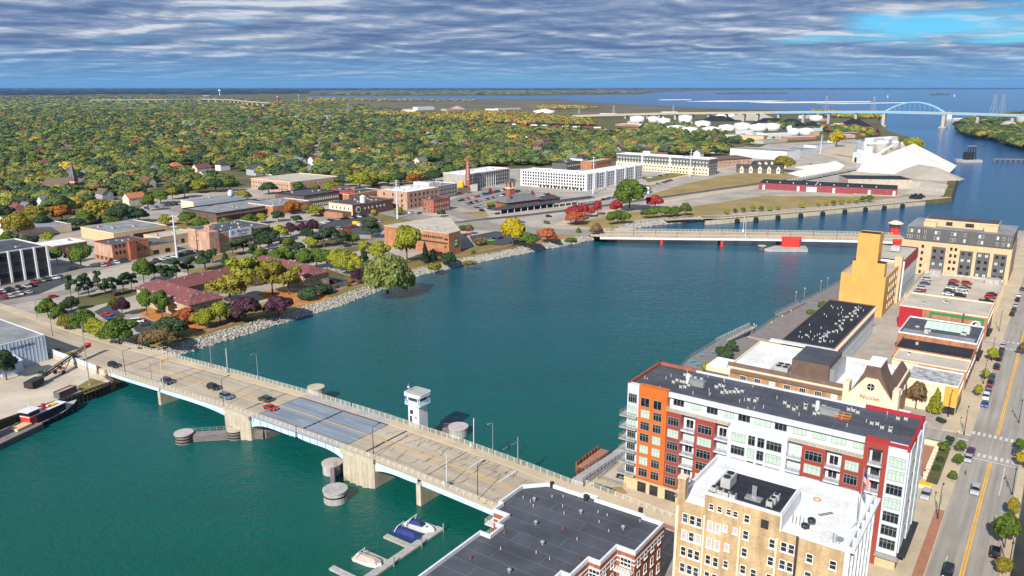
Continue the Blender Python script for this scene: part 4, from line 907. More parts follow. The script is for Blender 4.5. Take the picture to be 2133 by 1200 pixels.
def ringwall(poly,d0,d1,z0,z1):
    A_,B_ = inset(poly,d0),inset(poly,d1);mb = MB();n = len(poly)
    for i in range(n):
        j = (i+1) % n;a,b,c,e = A_[i],A_[j],B_[j],B_[i]
        mb.quad((*a,z1),(*b,z1),(*c,z1),(*e,z1));mb.quad((*a,z0),(*b,z0),(*b,z1),(*a,z1));mb.quad((*e,z0),(*e,z1),(*c,z1),(*c,z0)) ;mb.quad((*a,z0),(*e,z0),(*c,z0),(*b,z0))
    return mb
mb = MB();ins = inset(D,.3);mb.add([(x,y,DH - .75) for x,y in (ins[::-1] if False else ins)],[tuple(range(len(ins) - 1,-1,-1))]);o = mb.build('roof',M_ROOFDARK,cg)
ringwall(D,-.1,.3,DH - .8,DH).build('parapet',M_WHITE,cg);ringwall(D,-.12,.02,DH - 2.1,DH - 1.85).build('white_band',M_WHITE,cg);ringwall(D,-.1,.02,DH - 3.0,DH - 2.8).build('white_band',M_WHITE,cg)
rr = random.Random(9)
for x,y,k in ((1090,1038,'p'),(1105,1046,'p'),(1113,1044,'d'),(1150,1036,'p'),(1173,1036,'p'),(1172,1056,'p'),(1175,1071,'p'),(1210,1070,'d'),(1246,1068,'p'),(1265,1075,'p'),(1248,1089,'p'),(1268,1108,'p'),(1298,1103,'d'),(1333,1087,'p'),(1116,1093,'d'),(1173,1102,'m'),(1130,1135,'d'),(1117,1153,'p'),(1145,1166,'p'),(1202,1125,'p'),(1061,1193,'d'),(1207,1166,'m'),(1051,1111,'m'),(1043,1145,'p'),(1111,1056,'p'),(1150,1015,'s'),(1221,1042,'s'),(1334,1070,'s'),(980,1164,'m')):
    lx,ly = roofpt(x,y,DH - .75+GZ,cu0,cv0)
    if k == 'p': vent(cg,lx,ly,DH - .75,.55,.1)
    elif k == 'd': mb = MB();mb.lathe(lx,ly,[(.22,DH - .75),(.22,DH - .3),(.42,DH - .25),(.42,DH),(.15,DH+.2)],10);mb.build('roof_ventilator',M_STEEL,cg)
    elif k == 'm': vent(cg,lx,ly,DH - .75,.4,.3,M_RUST)
    else: mb = MB();mb.box(lx - .35,lx+.35,ly - .35,ly+.35,DH - .74,DH+.5);mb.build('chimney_box',M_DARK,cg)
# windows on the faces that show (street corner, right)
W_ = -55.2 - cu0
for f in range(4):
    z = DH - 3.1*(f+1) - .6
    for y in (119.4,122.3,125.2,128.2): window(cg,W_,y - cv0,z,1.2,1.8,'r',1,2,M_FRAMEW,M_GLASS,sill=True)
    for x,yf in ((-57,117.8),(-60,111.4)):
        window(cg,x - cu0,yf - cv0,z,2.2,2.0,'f',3,1,M_FRAMEW,M_BLIND if f % 2 else M_GLASS,sill=True)
    MB().box(-58.9 - cu0+.1,-55.3 - cu0,116.3 - cv0,117.78 - cv0,z - .75,z - .55).build('balcony_slab',M_WHITE,cg);railing_loc(cg,[(-58.7 - cu0,116.35 - cv0),(-55.35 - cu0,116.35 - cv0),(-55.35 - cu0,117.7 - cv0)],z - .55,1.05,M_RAIL,.5)
    for y in (113,116): window(cg,-58.9 - cu0,y - cv0,z,1.1,1.8,'r',1,2,M_FRAMEW,M_GLASS,sill=True)
    MB().box(-87.6 - cu0,-85.25 - cu0,115.4 - cv0,118 - cv0,z - .75,z - .55).build('balcony_slab',M_WHITE,cg);railing_loc(cg,[(-85.3 - cu0,115.45 - cv0),(-87.55 - cu0,115.45 - cv0),(-87.55 - cu0,117.9 - cv0)],z - .55,1.05,M_RAIL,.6)
    window(cg,-61.2 - cu0,108 - cv0,z,1.4,1.9,'r',2,1,M_FRAMEW,M_GLASS)
# ================================================================== TAN BRICK OFFICE BLOCK (foreground)
bu0,bv0 = -46.3,114.0;bk = thing('brick_office','tall tan brick office block with white roof terrace and penthouse in the foreground','office building',tuple(UV(bu0,bv0)),GRID)
def BX(u): return u - bu0
BW_,BD_ = BX(-19.2),18.4;ZR = 33.0 - GZ
MB().box(0,BW_ - .4,0,BD_,-.5,ZR).build('wall',M_BRICKT,bk)
MB().box(BX(-41.5),BX(-29.3),0.003,10.2,ZR+.0,ZR+2.6).build('penthouse_wall',M_BRICKT,bk)
MB().box(BX(-29.3)+.003,BX(-29.1),.05,10.25,ZR,ZR+2.62).build('penthouse_side',M_WHITE,bk)
MB().add([(BX(-41.3),.3,ZR+2.45+.2),(BX(-29.5),.3,ZR+2.65),(BX(-29.5),10,ZR+2.65),(BX(-41.3),10,ZR+2.65)],[(0,1,2,3)]).build('penthouse_roof',M_ROOFBLACK,bk)
mb = MB();xa,xb = BX(-41.55),BX(-29.2);mb.box(xa,xb,-.05,.35,ZR+2.6,ZR+3.0);mb.box(xa,xb,9.9,10.3,ZR+2.6,ZR+3.0);mb.box(xa,xa+.35,.35,9.9,ZR+2.6,ZR+3);mb.box(xb - .35,xb,.35,9.9,ZR+2.6,ZR+3);mb.build('penthouse_parapet',M_WHITE,bk)
MB().box(.3,BW_ - .6,.3,BD_ - .3,ZR+.002,ZR+.05).build('roof',M_ROOFWHITE,bk)
mb = MB();mb.box(0,BW_,BD_ - .4,BD_+.05,ZR,ZR+.9);mb.box(-.04,.35,3.5,BD_ - .4,ZR,ZR+.9);mb.box(BX(-26.7),BW_ - .3,-.03,.3,ZR,ZR+.35);mb.build('parapet',M_WHITE,bk)
MB().box(BX(-26.7),BX(-26.3),-.05,.1,-.5,ZR+.2).build('downpipe',M_RUSTD,bk)
MB().box(BW_ - .4,BW_+.0,-.03,BD_+.05,-.5,ZR+1.0).build('terracotta_front',M_WHITE,bk)
for f in range(9):
    z = ZR - 3.1*(f+1)+.6
    for k in range(6): window(bk,BW_,1.6+k*3.05,z,1.9,1.9,'r',2,2,M_FRAMEG,M_GLASS,True)
for k in range(7): MB().box(BW_+.002,BW_+.3,.0+k*3.03,.35+k*3.03,-.5,ZR+.9).build('pilaster',M_WHITE,bk)
MB().box(BW_+.31,BW_+.9,-.2,BD_+.2,ZR+.2,ZR+.7).build('cornice',M_WHITE,bk);MB().box(BW_+.31,BW_+.6,-.1,BD_+.1,6,6.6).build('cornice',M_WHITE,bk)
for u in (-41.4,-35.4,-29.6): MB().box(BX(u) - .1,BX(u)+.18,-.06,.01,-.5,ZR - 1.2).build('pilaster',M_CREAM,bk)
MB().box(BX(-46.3) - .02,BX(-45.9),-.05,.01,-.5,ZR - 1.0).build('pilaster',M_CREAM,bk)
MB().box(.0,1.3,.2,1.5,ZR,ZR+4.0).build('chimney',M_BRICKT,bk);MB().box(-.1,1.4,.1,1.6,ZR+4.0,ZR+4.25).build('chimney_cap',M_CREAM,bk)
rr = random.Random(13)
def bwin(u,ztop,w,h,k=0):
    p = M_GLASS if k == 0 else (M_BOARD if k == 2 else M_GLASSB);window(bk,BX(u)+w/2,0,ztop - h - GZ,w,h,'f',1,2 if k != 2 else 1,M_FRAMEW,p,sill=True)
for u in (-40.7,-39.3,-37.8,-36.7): bwin(u,34.2,.82,1.05)
bwin(-34.9,34.2,.95,1.4);MB().box(BX(-32.2),BX(-31.0),-.02,.02,32.7 - GZ,34.2 - GZ).build('roof_door',M_DARK,bk)
for i in range(9):
    dz = 3.1*i
    for u in (-45.1,-43.85,-42.7): bwin(u,31.1 - dz,.98,1.75,2 if i == 1 and u != -43.85 else (1 if (i+int(u)) % 3 == 0 else 0))
    for u in (-40.75,-39.45): bwin(u,31.1 - dz,.95,1.75,2 if i < 2 else 0)
    if i == 0: bwin(-38.2,31.2,.8,1.1,2);bwin(-36.5,31.3,.75,1.1,2)
    else: bwin(-37.7,31.1 - dz+.05,.85,1.3,2 if i == 1 else 0)
    bwin(-34.9,31.4 - dz,.98,1.55)
    if i >= 2: bwin(-33.2,31.3 - dz,.98,1.55,2 if i == 3 else 0)
    bwin(-30.7,31.4 - dz,.98,1.6);bwin(-28.9,31.5 - dz,1.0,1.65,1 if i == 1 else 0);bwin(-27.75,31.5 - dz,1.0,1.65)
    bwin(-25.0,30.9 - dz,1.05,1.5,1 if i == 1 else 0);bwin(-21.6,31.0 - dz,1.05,1.5)
for x,y in ((1487,1020),(1500,1026),(1512,1031),(1525,1037)): lx,ly = roofpt(x,y+4,ZR+5.65,bu0,bv0);acunit(bk,lx,max(.9,ly),ZR+2.65,.95,.9)
for x,y in ((1603,1055),(1610,1048),(1617,1041)): lx,ly = roofpt(x,y,ZR+5.65,bu0,bv0);acunit(bk,lx,ly,ZR+2.65,.95,1.0)
lx,ly = roofpt(1517,1012,ZR+5.65,bu0,bv0);MB().box(lx - .8,lx+.8,ly - 1.6,ly+1.6,ZR+2.9,ZR+4.6).build('roof_unit',M_ACU,bk)
for s in (-.8,.8): MB().cyl(lx,ly+s,ZR+4.6,ZR+4.75,.6,.6,12).build('fan',M_DARK,bk)
lx,ly = roofpt(1570,1040,ZR+5.65,bu0,bv0);mb = MB()
for k in (-.25,0,.25): mb.cyl(lx+k,ly,ZR+2.66,ZR+5.0,.14,.14,8)
mb.box(lx - 1.3,lx+1.3,ly - .7,ly+.7,ZR+2.66,ZR+2.95);mb.build('flue',M_STEEL,bk)
mb = MB();lx,ly = roofpt(1735,1130,ZR+GZ,bu0,bv0);mb.cyl(lx,ly,ZR+.05,ZR+1.6,.12,.12,8);mb.cyl(lx+.4,ly,ZR+.05,ZR+1.4,.12,.12,8);mb.lathe(lx+.9,ly,[(.1,ZR+.05),(.1,ZR+.7),(.55,ZR+.9),(.6,ZR+1.0)],10);mb.build('satellite_dish',M_STEEL,bk)
mb = MB();lx,ly = roofpt(1685,1103,ZR+GZ,bu0,bv0);mb.bar((lx,ly,ZR+.05),(lx,ly,ZR+2.0),.12);mb.lathe(lx+.25,ly,[(.6,ZR+1.5),(.65,ZR+1.8),(.5,ZR+2.0)],10);mb.lathe(lx - .5,ly - .6,[(.6,ZR+.6),(.65,ZR+.9),(.5,ZR+1.1)],10);mb.bar((lx - .5,ly - .6,ZR),(lx - .5,ly - .6,ZR+.8),.12)
for k in range(4): mb.bar((lx - 1.0 - k*.55,ly+.3,ZR+.05),(lx - 1.0 - k*.55,ly+.3,ZR+1.5+.4*(k % 2)),.06)
mb.build('antenna_mast',M_DARK,bk)
lx,ly = roofpt(1702,1042,ZR+GZ,bu0,bv0);t = thing('traffic_barrel','small orange hoop lying on the white roof terrace','hose',tuple(UV(lx+bu0,ly+bv0,ZR+GZ+.06)))
mb = MB()
for i in range(14): a = 2*math.pi*i/14;b = 2*math.pi*(i+1)/14;mb.bar((.55*math.cos(a),.55*math.sin(a),.08),(.55*math.cos(b),.55*math.sin(b),.08),.16)
mb.build('coil',M_SIGNORANGE,t);t.name = 'hose_coil'
lx,ly = roofpt(1785,1104,ZR+GZ,bu0,bv0);t = thing('flagpole','steel flagpole with American flag on the white roof terrace','flagpole',tuple(UV(lx+bu0,ly+bv0,ZR+GZ+.05)),GRID)
MB().cyl(0,0,0,10.5,.11,.06,8).build('pole',M_STEEL,t);mb = MB()
for k in range(4): a = k*math.pi/2+.4;mb.bar((.9*math.cos(a),.9*math.sin(a),0),(0,0,1.6),.07)
mb.build('brace',M_STEEL,t)
mb = MB();ns,nx = 13,8
for i in range(nx):
    for j in range(ns):
        def fp(a,b): f = a/nx;return (.1+f*1.1,.18*math.sin(f*6) - .25*f,10.1 - b*.14 - f*1.6)
        mb.quad(fp(i,j),fp(i+1,j),fp(i+1,j+1),fp(i,j+1),2 if (i < 3 and j < 7) else (0 if j % 2 == 0 else 1))
mb.build('flag',[M_SIGNRED,M_WHITE,M_BLUEC],t)
lx,ly = roofpt(1720,1072,ZR+GZ,bu0,bv0);t = thing('ladder','short dark ladder lying on the white roof terrace','ladder',tuple(UV(lx+bu0,ly+bv0,ZR+GZ+.06)),GRID+.9);mb = MB();mb.bar((-1.3,-.2,.06),(1.3,-.2,.06),.08);mb.bar((-1.3,.2,.06),(1.3,.2,.06),.08);mb.build('rail',M_DARK,t)
for k in range(7): MB().bar((-1.2+k*.4,-.2,.06),(-1.2+k*.4,.2,.06),.05).build('rung',M_DARK,t)
# ================================================================== EAST SIDE, BEYOND THE APARTMENTS
def uvb(name,label,u0,u1,v0,v1,ztop,wall,roof,parapet=None,ph=.6,units=2,cat='building',cornice=None):
    p = UV(u0,v0);return flatbuilding(name,label,p,GRID,u1 - u0,v1 - v0,ztop - GZ,wall,roof,parapet,ph,cat,units,cornice)
# Nicolet bank
nb = uvb('bank_building','ochre brick bank with brown mansard, white roof and cream gable front',-79.5,-32.5,231.0,261.5,14.6,M_BRICKN,M_ROOFWHITE,M_CREAM,.5,0,'bank')
nw,nd,nh = 47.0,30.5,11.6
mb = MB();z0,z1 = nh - 1.2,nh+1.5
mb.add([(-.3,-.5,z0),(36,-.5,z0),(36,.9,z1),(-.3,.9,z1),(36,1.4,z1),(-.3,1.4,z1),(36,1.4,z0),(-.3,1.4,z0)],[(0,1,2,3),(3,2,4,5),(5,4,6,7),(0,3,5,7),(1,6,4,2)]);mb.build('mansard',M_ROOFBROWN,nb)
MB().add([(nw+.4,10,nh - 1.4),(nw+.4,nd,nh - 1.4),(nw - 2.2,nd,nh+2.2),(nw - 2.2,10,nh+2.2),(nw - 2.8,nd,nh+2.2),(nw - 2.8,10,nh+2.2),(nw - 2.8,nd,nh),(nw - 2.8,10,nh)],[(0,1,2,3),(3,2,4,5),(5,4,6,7),(0,3,5,7),(1,6,4,2)]).build('mansard',M_ROOFBROWN,nb)
t_ = MB().box(19,29.7,.9,16,nh+.02,nh+6.3).build('penthouse_wall',M_ROOFBROWN,nb);MB().add([(19,.9,nh+6.33),(29.7,.9,nh+6.33),(29.7,16,nh+6.33),(19,16,nh+6.33)],[(0,1,2,3)]).build('penthouse_roof',M_ROOFDARK,nb)
MB().box(29.72,31,2,16.5,nh+.02,nh+5.0).build('duct_screen',M_STEEL,nb)
gx0,gx1 = 35.7,47.6;mb = MB()
prof = [(gx0,nh - .2),(gx0+1.0,nh+1.1),(gx0+4.3,nh+5.6),(gx1 - 4.3,nh+5.6),(gx1 - 1.0,nh+1.1),(gx1,nh - .2)]
mb.add([(x,-1.2,z) for x,z in prof]+[(gx1,-1.2,-.5),(gx0,-1.2,-.5)]+[(x,-.6,z) for x,z in prof]+[(gx1,-.6,-.5),(gx0,-.6,-.5)],[tuple(range(7,-1,-1)),tuple(range(8,16))]+[(i,(i+1) % 8,8+(i+1) % 8,8+i) for i in range(8)]);mb.build('gable_wall',M_CREAM,nb)
mb = MB();rp = [(gx0 - .2,nh - 1.0),(gx0+3.6,nh+6.8),(gx0+4.2,nh+9.2),(gx1 - 4.2,nh+9.2),(gx1 - 3.6,nh+6.8),(gx1+.2,nh - 1.0)]
mb.add([(x,-.55,z - (0 if 0 < i < 5 else 0)) for i,(x,z) in enumerate(rp)]+[(x,8.5,z) for x,z in rp],[(i,6+i,7+i,i+1) for i in range(5)]+[tuple(range(0,6)),tuple(range(11,5,-1))]);mb.build('gable_roof',M_ROOFBROWN,nb)
MB().box(gx0+4.0,gx1 - 4.0,-.6,8.6,nh+9.21,nh+9.35).build('gable_top',M_ROOFWHITE,nb)
for x in (gx0 - 1.3,gx1 - .2): MB().box(x,x+1.6,-1.4,2.0,-.5,nh+3.4).build('chimney',M_CREAM,nb)
mb = MB();mb.cyl(0,0,0,.12,1.0,1.0,20);o = mb.build('round_window',M_GLASS,nb,((gx0+gx1)/2,-1.21,nh+3.2));o.rotation_euler = (rad(90),0,0)
mb = MB();mb.box(-1,1,-.06,.06,.12,.16);mb.box(-.06,.06,-1,1,.12,.16);q = mb.build('glazing_bar',M_WHITE,nb,((gx0+gx1)/2,-1.22,nh+3.2));q.rotation_euler = (rad(90),0,0)
textmesh('sign_lettering','Nicolet',1.7,M_BRICKR,nb,((gx0+gx1)/2,-1.28,nh - .6),(rad(90),0,0))
MB().box(gx0+.5,gx1 - .5,-2.2,-1.21,nh - 2.4,nh - 1.6).build('cornice',M_CREAM,nb);MB().box(gx1+.3,gx1+4,-1,6,nh - 4.6,nh - 4.2).build('porch_roof',M_ROOFWHITE,nb)
for x in (5,9.5,14,18.5,23,27.5,32): window(nb,x,0,nh - 3.4,1.9,1.7,'f',3,1,M_FRAMEW,M_GLASS if x % 2 else M_BLIND,sill=True)
for x in (5,9.5,14,18.5,23,27.5,32): window(nb,x,0,nh - 7.0,1.9,1.9,'f',3,1,M_FRAMEW,M_GLASS,sill=True)
for y in (3,8,13,18,23,28): window(nb,nw,y,nh - 4.2,1.6,2.0,'r',2,1,M_FRAMEW,M_GLASS)
mb = MB();mb.box(-6.5,1.2,-1.5,8.5,-.5,nh - .2);mb.build('river_wing',M_CREAM,nb);MB().box(-6.2,.9,-1.2,8.2,nh - .19,nh - .1).build('river_wing_roof',M_ROOFWHITE,nb);MB().box(-6.8,-6.2,-1.8,8.8,nh - 2.4,nh - 1.8).build('cornice',M_ROOFBROWN,nb);MB().box(-6.8,1.0,-1.8,-1.2,nh - 2.4,nh - 1.8).build('cornice',M_ROOFBROWN,nb)
MB().box(13.5,17.5,2.5,7.5,nh+.05,nh+2.4).build('cooling_unit',M_ACU,nb)
for k in range(4): MB().cyl(14.5+2*(k % 2),3.7+2.4*(k // 2),nh+2.4,nh+2.6,.8,.8,12).build('fan',M_DARK,nb)
railing_loc(nb,[(12.5,1.6),(18.3,1.6),(18.3,9),(12.5,9)],nh+.05,1.6,M_STEEL,1.5,4,True,'unit_screen')
for k in range(10): vent(nb,random.uniform(2,45),random.uniform(8,28),nh,.6,.2)
# long dark-roofed block with white street wall
fb = uvb('apartment_block','low white-walled block with black flat roof full of vents behind the bank',-74.0,-56.6,268,333,14.6,M_WHITE,M_ROOFBLACK,M_ROOFBROWN,.35,0,'apartment building')
for f in range(3):
    wrow(fb,17.4,65,'r',2,63,16,11.6 - 3.3*(f+1),1.5,1.7,2,1,M_FRAMEG,M_BLIND,True);wrow(fb,17.4,65,'f',1,16.4,4,11.6 - 3.3*(f+1),2,1.9,2,1,M_FRAMEG,M_GLASS,True,blind=.4)
MB().box(17.3,18.5,0,64,11.0,11.6).build('eave',M_CREAM,fb);MB().box(-3.5,17,-2.6,.2,11.3,11.7).build('eave',M_WHITE,fb)
rr = random.Random(2)
for k in range(40): vent(fb,rr.uniform(2,15),rr.choice((rr.uniform(6,24),rr.uniform(34,60))),11.6,.7,.1,M_WHITE)
for k in range(26): acunit(fb,12.5+rr.uniform(-2,2),5+k*2.1+rr.uniform(-.6,.6),11.62,.75,.7)
# yellow mill building with tower
yb = uvb('mill_building','bright yellow former mill with tall blank tower on the riverfront',-76.7,-58.6,361,396,20.0,M_YELLOW,M_ROOFTAN,M_YELLOW,.5,2,'mill')
MB().box(4.2,17.2,.003,5.0,17.0,23.4).build('tower_base',M_YELLOW,yb);MB().box(5.4,14.0,.006,7.5,17.2,35.4).build('tower',M_YELLOW,yb)
MB().box(5.5,13.9,.1,7.4,35.41,35.5).build('tower_roof',M_ROOFBLACK,yb);MB().box(4.3,17.1,.1,4.9,23.41,23.5).build('tower_base_roof',M_ROOFBLACK,yb)
mb = MB()
for a_,b_,c_,d_ in ((5.35,14.05,-.05,.2),(5.35,14.05,7.3,7.55),(5.35,5.6,.2,7.3),(13.8,14.05,.2,7.3)): mb.box(a_,b_,c_,d_,35.42,35.75)
mb.build('tower_parapet',M_YELLOW,yb)
window(yb,14.0,3.4,25,1.1,2.2,'r',1,2,M_FRAMED,M_GLASS,True);
for f in range(4): 
    for y in (10,15,20,26,31): window(yb,18.1,y,13.4 - 3.9*f,1.5,2.2,'r',2,2,M_FRAMEW,M_GLASS,True)
mb = MB();mb.box(16.2,19.2,29,33,-.5,21.5);mb.build('stair_tower',M_BUFF,yb)
mb = MB();mb.box(2.5,6.5,17,19,17.5,18.6);mb.build('roof_unit',M_ACU,yb)
yc = uvb('mill_annex','pale annex with tan roof and red top band behind the yellow mill',-76.0,-57.2,396.3,433,21.5,M_WHITE,M_ROOFTAN,M_DARK,.5,0,'building')
MB().box(18.8,18.95,.1,36.6,14.2,18.3).build('red_band',M_MAROON,yc);MB().box(9,13,20,23,18.9,21.4).build('roof_unit',M_ACU,yc)
for k in range(6): MB().bar((9.3+k*.7,20.2,18.5),(9.3+k*.7,20.2,19.0),.15).build('unit_leg',M_DARK,yc)
for f in range(3): wrow(yc,18.8,36.7,'r',2,35,9,10 - 3.9*f,1.3,2.2,1,2,M_FRAMEG,M_GLASSB,True)
# beige and charcoal apartments
ba = uvb('apartment_block','beige and charcoal apartment block with set-back top floors behind the parking deck',-69.0,-18.9,460,500,20.4,M_BUFF,M_ROOFDARK,M_BUFF,.3,0,'apartment building')
MB().box(.6,49.6,4,39.5,17.41,24.0).build('upper_floors',M_GREYST,ba);MB().add([(.6,4,24.03),(49.6,4,24.03),(49.6,39.5,24.03),(.6,39.5,24.03)],[(0,1,2,3)]).build('upper_roof',M_ROOFGREY,ba)
mb = MB();mb.box(8,42,14,30,24.04,27.6);mb.box(8,14,10,13.98,24.04,26.6);mb.box(36,42,10,13.98,24.04,27.0);mb.build('roof_house',M_BUFF,ba);MB().box(8.2,41.8,14.2,29.8,27.61,27.7).build('roof_house_roof',M_ROOFDARK,ba)
MB().box(18,21,13.9,13.98,24.8,26.8).build('louvre',M_DARK,ba);MB().box(27,31,13.9,13.98,24.8,26.8).build('louvre',M_DARK,ba)
for x0_,x1_ in ((14.5,21),(27.5,33.5),(35.0,41),(42.5,48.3)):
    MB().box(x0_,x1_,-.05,.0,1.5,14.8 if x0_ > 20 else 15.4).build('recessed_bay',M_GREYST,ba)
    for f in range(4):
        for x in (x0_+1.5,x1_ - 1.5): window(ba,x,-.05,11.6 - 3.4*f+.8,1.5,1.6,'f',2,1,M_FRAMED,M_GLASS if (f+int(x)) % 3 else M_BLIND,True)
for f in range(5):
    for x in (10.2,23.5,25.6): window(ba,x,0,13.4 - 3.4*f+.8,1.2,1.6,'f',1,2,M_FRAMED,M_GLASS,True)
for f in range(2):
    for x in (2.2,3.6,7,10,15,16.4,22.5,23.9,28.5,35,36.4,43,45.6,48): window(ba,x,4,18.3+3.0*f,.95,1.7,'f',1,2,M_FRAMEW,M_GLASS if (int(x)+f) % 4 else M_BLIND,True)
for f in range(6): wrow(ba,50.1,40,'r',1,38,9,1+3.2*f,1.4,1.6,2,1,M_FRAMED,M_GLASS,True)
# parking deck
pd = thing('parking_deck','concrete parking deck with cars on its open roof beside the yellow mill','parking deck',tuple(UV(-53.5,379)),GRID)
MB().box(0,34.6,0,54.5,5.6,6.6).build('roof_deck',M_YARD,pd);MB().box(.8,33.8,.8,53.7,-.5,5.58).build('inner_core',M_GREYST,pd)
mb = MB()
for a_,b_,c_,d_ in ((0,34.6,0,.4),(0,34.6,54.1,54.5),(0,.4,.4,54.1),(34.2,34.6,.4,54.1)): mb.box(a_,b_,c_,d_,6.6,7.6)
mb.build('parapet',M_CONC,pd)
for k in range(10): MB().box(34.61,34.8,.5+k*5.7,1.3+k*5.7,-.5,7.5).build('pilaster',M_BUFF,pd)
for z in (.2,3.3): MB().box(34.0,34.55,.3,54,z,z+1.0).build('spandrel',M_CONC,pd)
MB().box(3,8,49.5,53.5,6.61,9.2).build('stair_house',M_CONCG,pd);MB().box(27,33,46,51,6.61,8.9).build('stair_house',M_CONCG,pd)
mb = MB();mb.box(12,12.15,5,50,6.605,6.62);mb.box(22,22.15,5,50,6.605,6.62)
for k in range(16): mb.box(9.5,14.5,6+k*2.7,6.12+k*2.7,6.605,6.618);mb.box(0.6,5.5,6+k*2.7,6.12+k*2.7,6.605,6.618);mb.box(28.5,33.5,6+k*2.7,6.12+k*2.7,6.605,6.618)
mb.build('bay_line',M_WLINE,pd)
# mural building
mu = uvb('shop_building','brick shop with red panel, green frame and round badge mural on its side',-50.3,-18.8,350,375.5,12.0,M_BRICKO,M_ROOFTAN,M_CREAM,.5,3,'shop')
MB().box(.0,8.6,-.06,0,-.5,8.9).build('red_panel',M_MAROON,mu);mb = MB();mb.box(11.2,30.4,-.06,0,7.4,8.5);mb.box(11.2,11.9,-.06,0,1.0,7.39);mb.box(29.5,30.4,-.06,0,3.0,7.39);mb.build('green_frame',M_GREENP,mu)
o = MB().cyl(0,0,0,.1,1.7,1.7,24).build('badge',M_WHITE,mu,(27.6,-.01,5.6));o.rotation_euler = (rad(90),0,0);o = MB().cyl(0,0,.1,.14,1.2,1.2,20).build('badge_centre',M_DARK,mu,(27.6,-.01,5.6));o.rotation_euler = (rad(90),0,0)
o = MB().cyl(.3,.2,.14,.17,.55,.55,14).build('badge_spot',M_WHITE,mu,(27.6,-.01,5.6));o.rotation_euler = (rad(90),0,0)
MB().box(22.8,23.4,-.3,0,2,9.6).build('chimney',M_BRICKB,mu)
# skylight shop, and the low shops in front of it
s2 = uvb('shop_building','shop with a long pale glass skylight and dark roof on the street',-44.6,-18.9,313.5,338.5,11.0,M_BRICKO,M_ROOFDARK,M_WHITE,.5,3,'shop')
mb = MB();mb.add([(7,12,8.05),(22,12,8.05),(22,21,8.05),(7,21,8.05),(7.3,16.5,9.9),(21.7,16.5,9.9)],[(0,1,5,4),(2,3,4,5),(1,2,5),(3,0,4)]);mb.build('skylight',M_BLIND,s2)
for k in range(8): x = 7+k*15/7;mb = MB();mb.bar((x,12,8.1),(7.3+k*14.4/7,16.5,9.95),.12);mb.build('glazing_bar',M_STEEL,s2)
MB().box(1,24.5,.5,7,8.03,8.1).build('front_roof',M_ROOFGREY,s2);MB().box(8,9.5,4,6,8.1,9.4).build('roof_unit',M_ACU,s2)
s3 = uvb('shop_building','low brick shop with black flat roof between skylight shop and tan roof',-42.8,-18.9,297.3,313.2,9.4,M_BRICKO,M_ROOFBLACK,M_BRICKO,.9,1,'shop')
s4 = uvb('shop_building','low brick shop with tan roof next to the mottled grey roof',-41.2,-18.9,284.5,297.0,9.6,M_BRICKO,M_ROOFTAN,M_CREAM,.4,1,'shop')
MB().box(-.02,8,-.03,0,3,6.4).build('faded_panel',M_CREAM,s4)
M_MOTTLE = mat('mottled_roof',(0.5,0.5,0.5),.8,.2,.5,second=(0.04,0.04,0.045))
s5 = uvb('shop_building','pale pink corner shop with mottled black and white roof',-33.2,-18.8,260.2,274,12.0,M_CREAM,M_MOTTLE,M_WHITE,.4,0,'shop')
M_OCHRE = mat('ochre_render',(0.62,0.33,0.06),.8,.1,.3)
MB().box(10.9,14.45,-.05,0,2.6,8.9).build('ochre_panel',M_OCHRE,s5);MB().box(11.1,14.3,-.1,-.01,.1,2.5).build('shop_window',M_GLASS,s5);window(s5,9.7,0,4.6,.8,2.0,'f',1,2,M_FRAMED,M_GLASS,True);window(s5,4,0,4.6,.9,2.0,'f',1,2,M_FRAMED,M_GLASS,True);MB().box(14.41,14.5,.2,13.5,2.7,8.9).build('ochre_panel',M_OCHRE,s5)
for t_,d_,h_ in ((s2,25,8),(s3,15.9,6.4),(s4,12.5,6.6),(s5,13.8,9),(mu,25.5,9)):
    w_ = {s2: 25.7,s3: 23.9,s4: 22.3,s5: 14.4,mu: 31.5}[t_]
    wrow(t_,w_,d_,'r',.8,d_ - .8,max(3,int(d_/3.2)),h_ - 3.0,1.2,1.8,1,2,M_FRAMEW,M_GLASS,True,.1 if t_ is s5 else 0);wrow(t_,w_,d_,'r',.8,d_ - .8,max(2,int(d_/4.5)),.3,3.2,2.5,3,1,M_FRAMED,M_GLASS,True,.1 if t_ is s5 else 0)
MB().box(31.51,33.2,2,9,2.6,2.9).build('awning',M_DARK,mu);MB().box(25.71,27.2,3,12,2.6,2.9).build('awning',M_DARK,s2)
# small yard things by the alley
# boardwalk
def deckpoly(name,label,pts,z,m=M_WOOD):
    q = uvs(pts);t = thing(name,label,'boardwalk');mb = MB();mb.prism([(p.x,p.y) for p in q],z - .4,z);mb.build('planking',m,t);return t
bw1 = deckpoly('boardwalk','grey riverside boardwalk with picnic tables behind the apartments',[(-94,190),(-101,235),(-105,262),(-104,290),(-99,292),(-97,300),(-84,296),(-84,240),(-80,195)],3.25)
bw2 = deckpoly('boardwalk','grey lower boardwalk beside the black-roofed block',[(-96,302),(-95.5,330),(-91,366),(-83,366),(-75,330),(-75,300)],3.2)
bw3 = deckpoly('boardwalk','wide grey riverside deck before the yellow mill',[(-93.5,364),(-88.5,415),(-76,415),(-77,362)],3.4)
bw4 = deckpoly('gangway','narrow pier running out from the boardwalk',[(-104.5,288),(-101,316),(-97.5,315),(-100.5,289)],3.3)
bw5 = deckpoly('gangway','curved ramp linking the lower boardwalk and the wide deck',[(-97,338),(-94.5,364),(-91.5,363),(-94,338)],3.6)
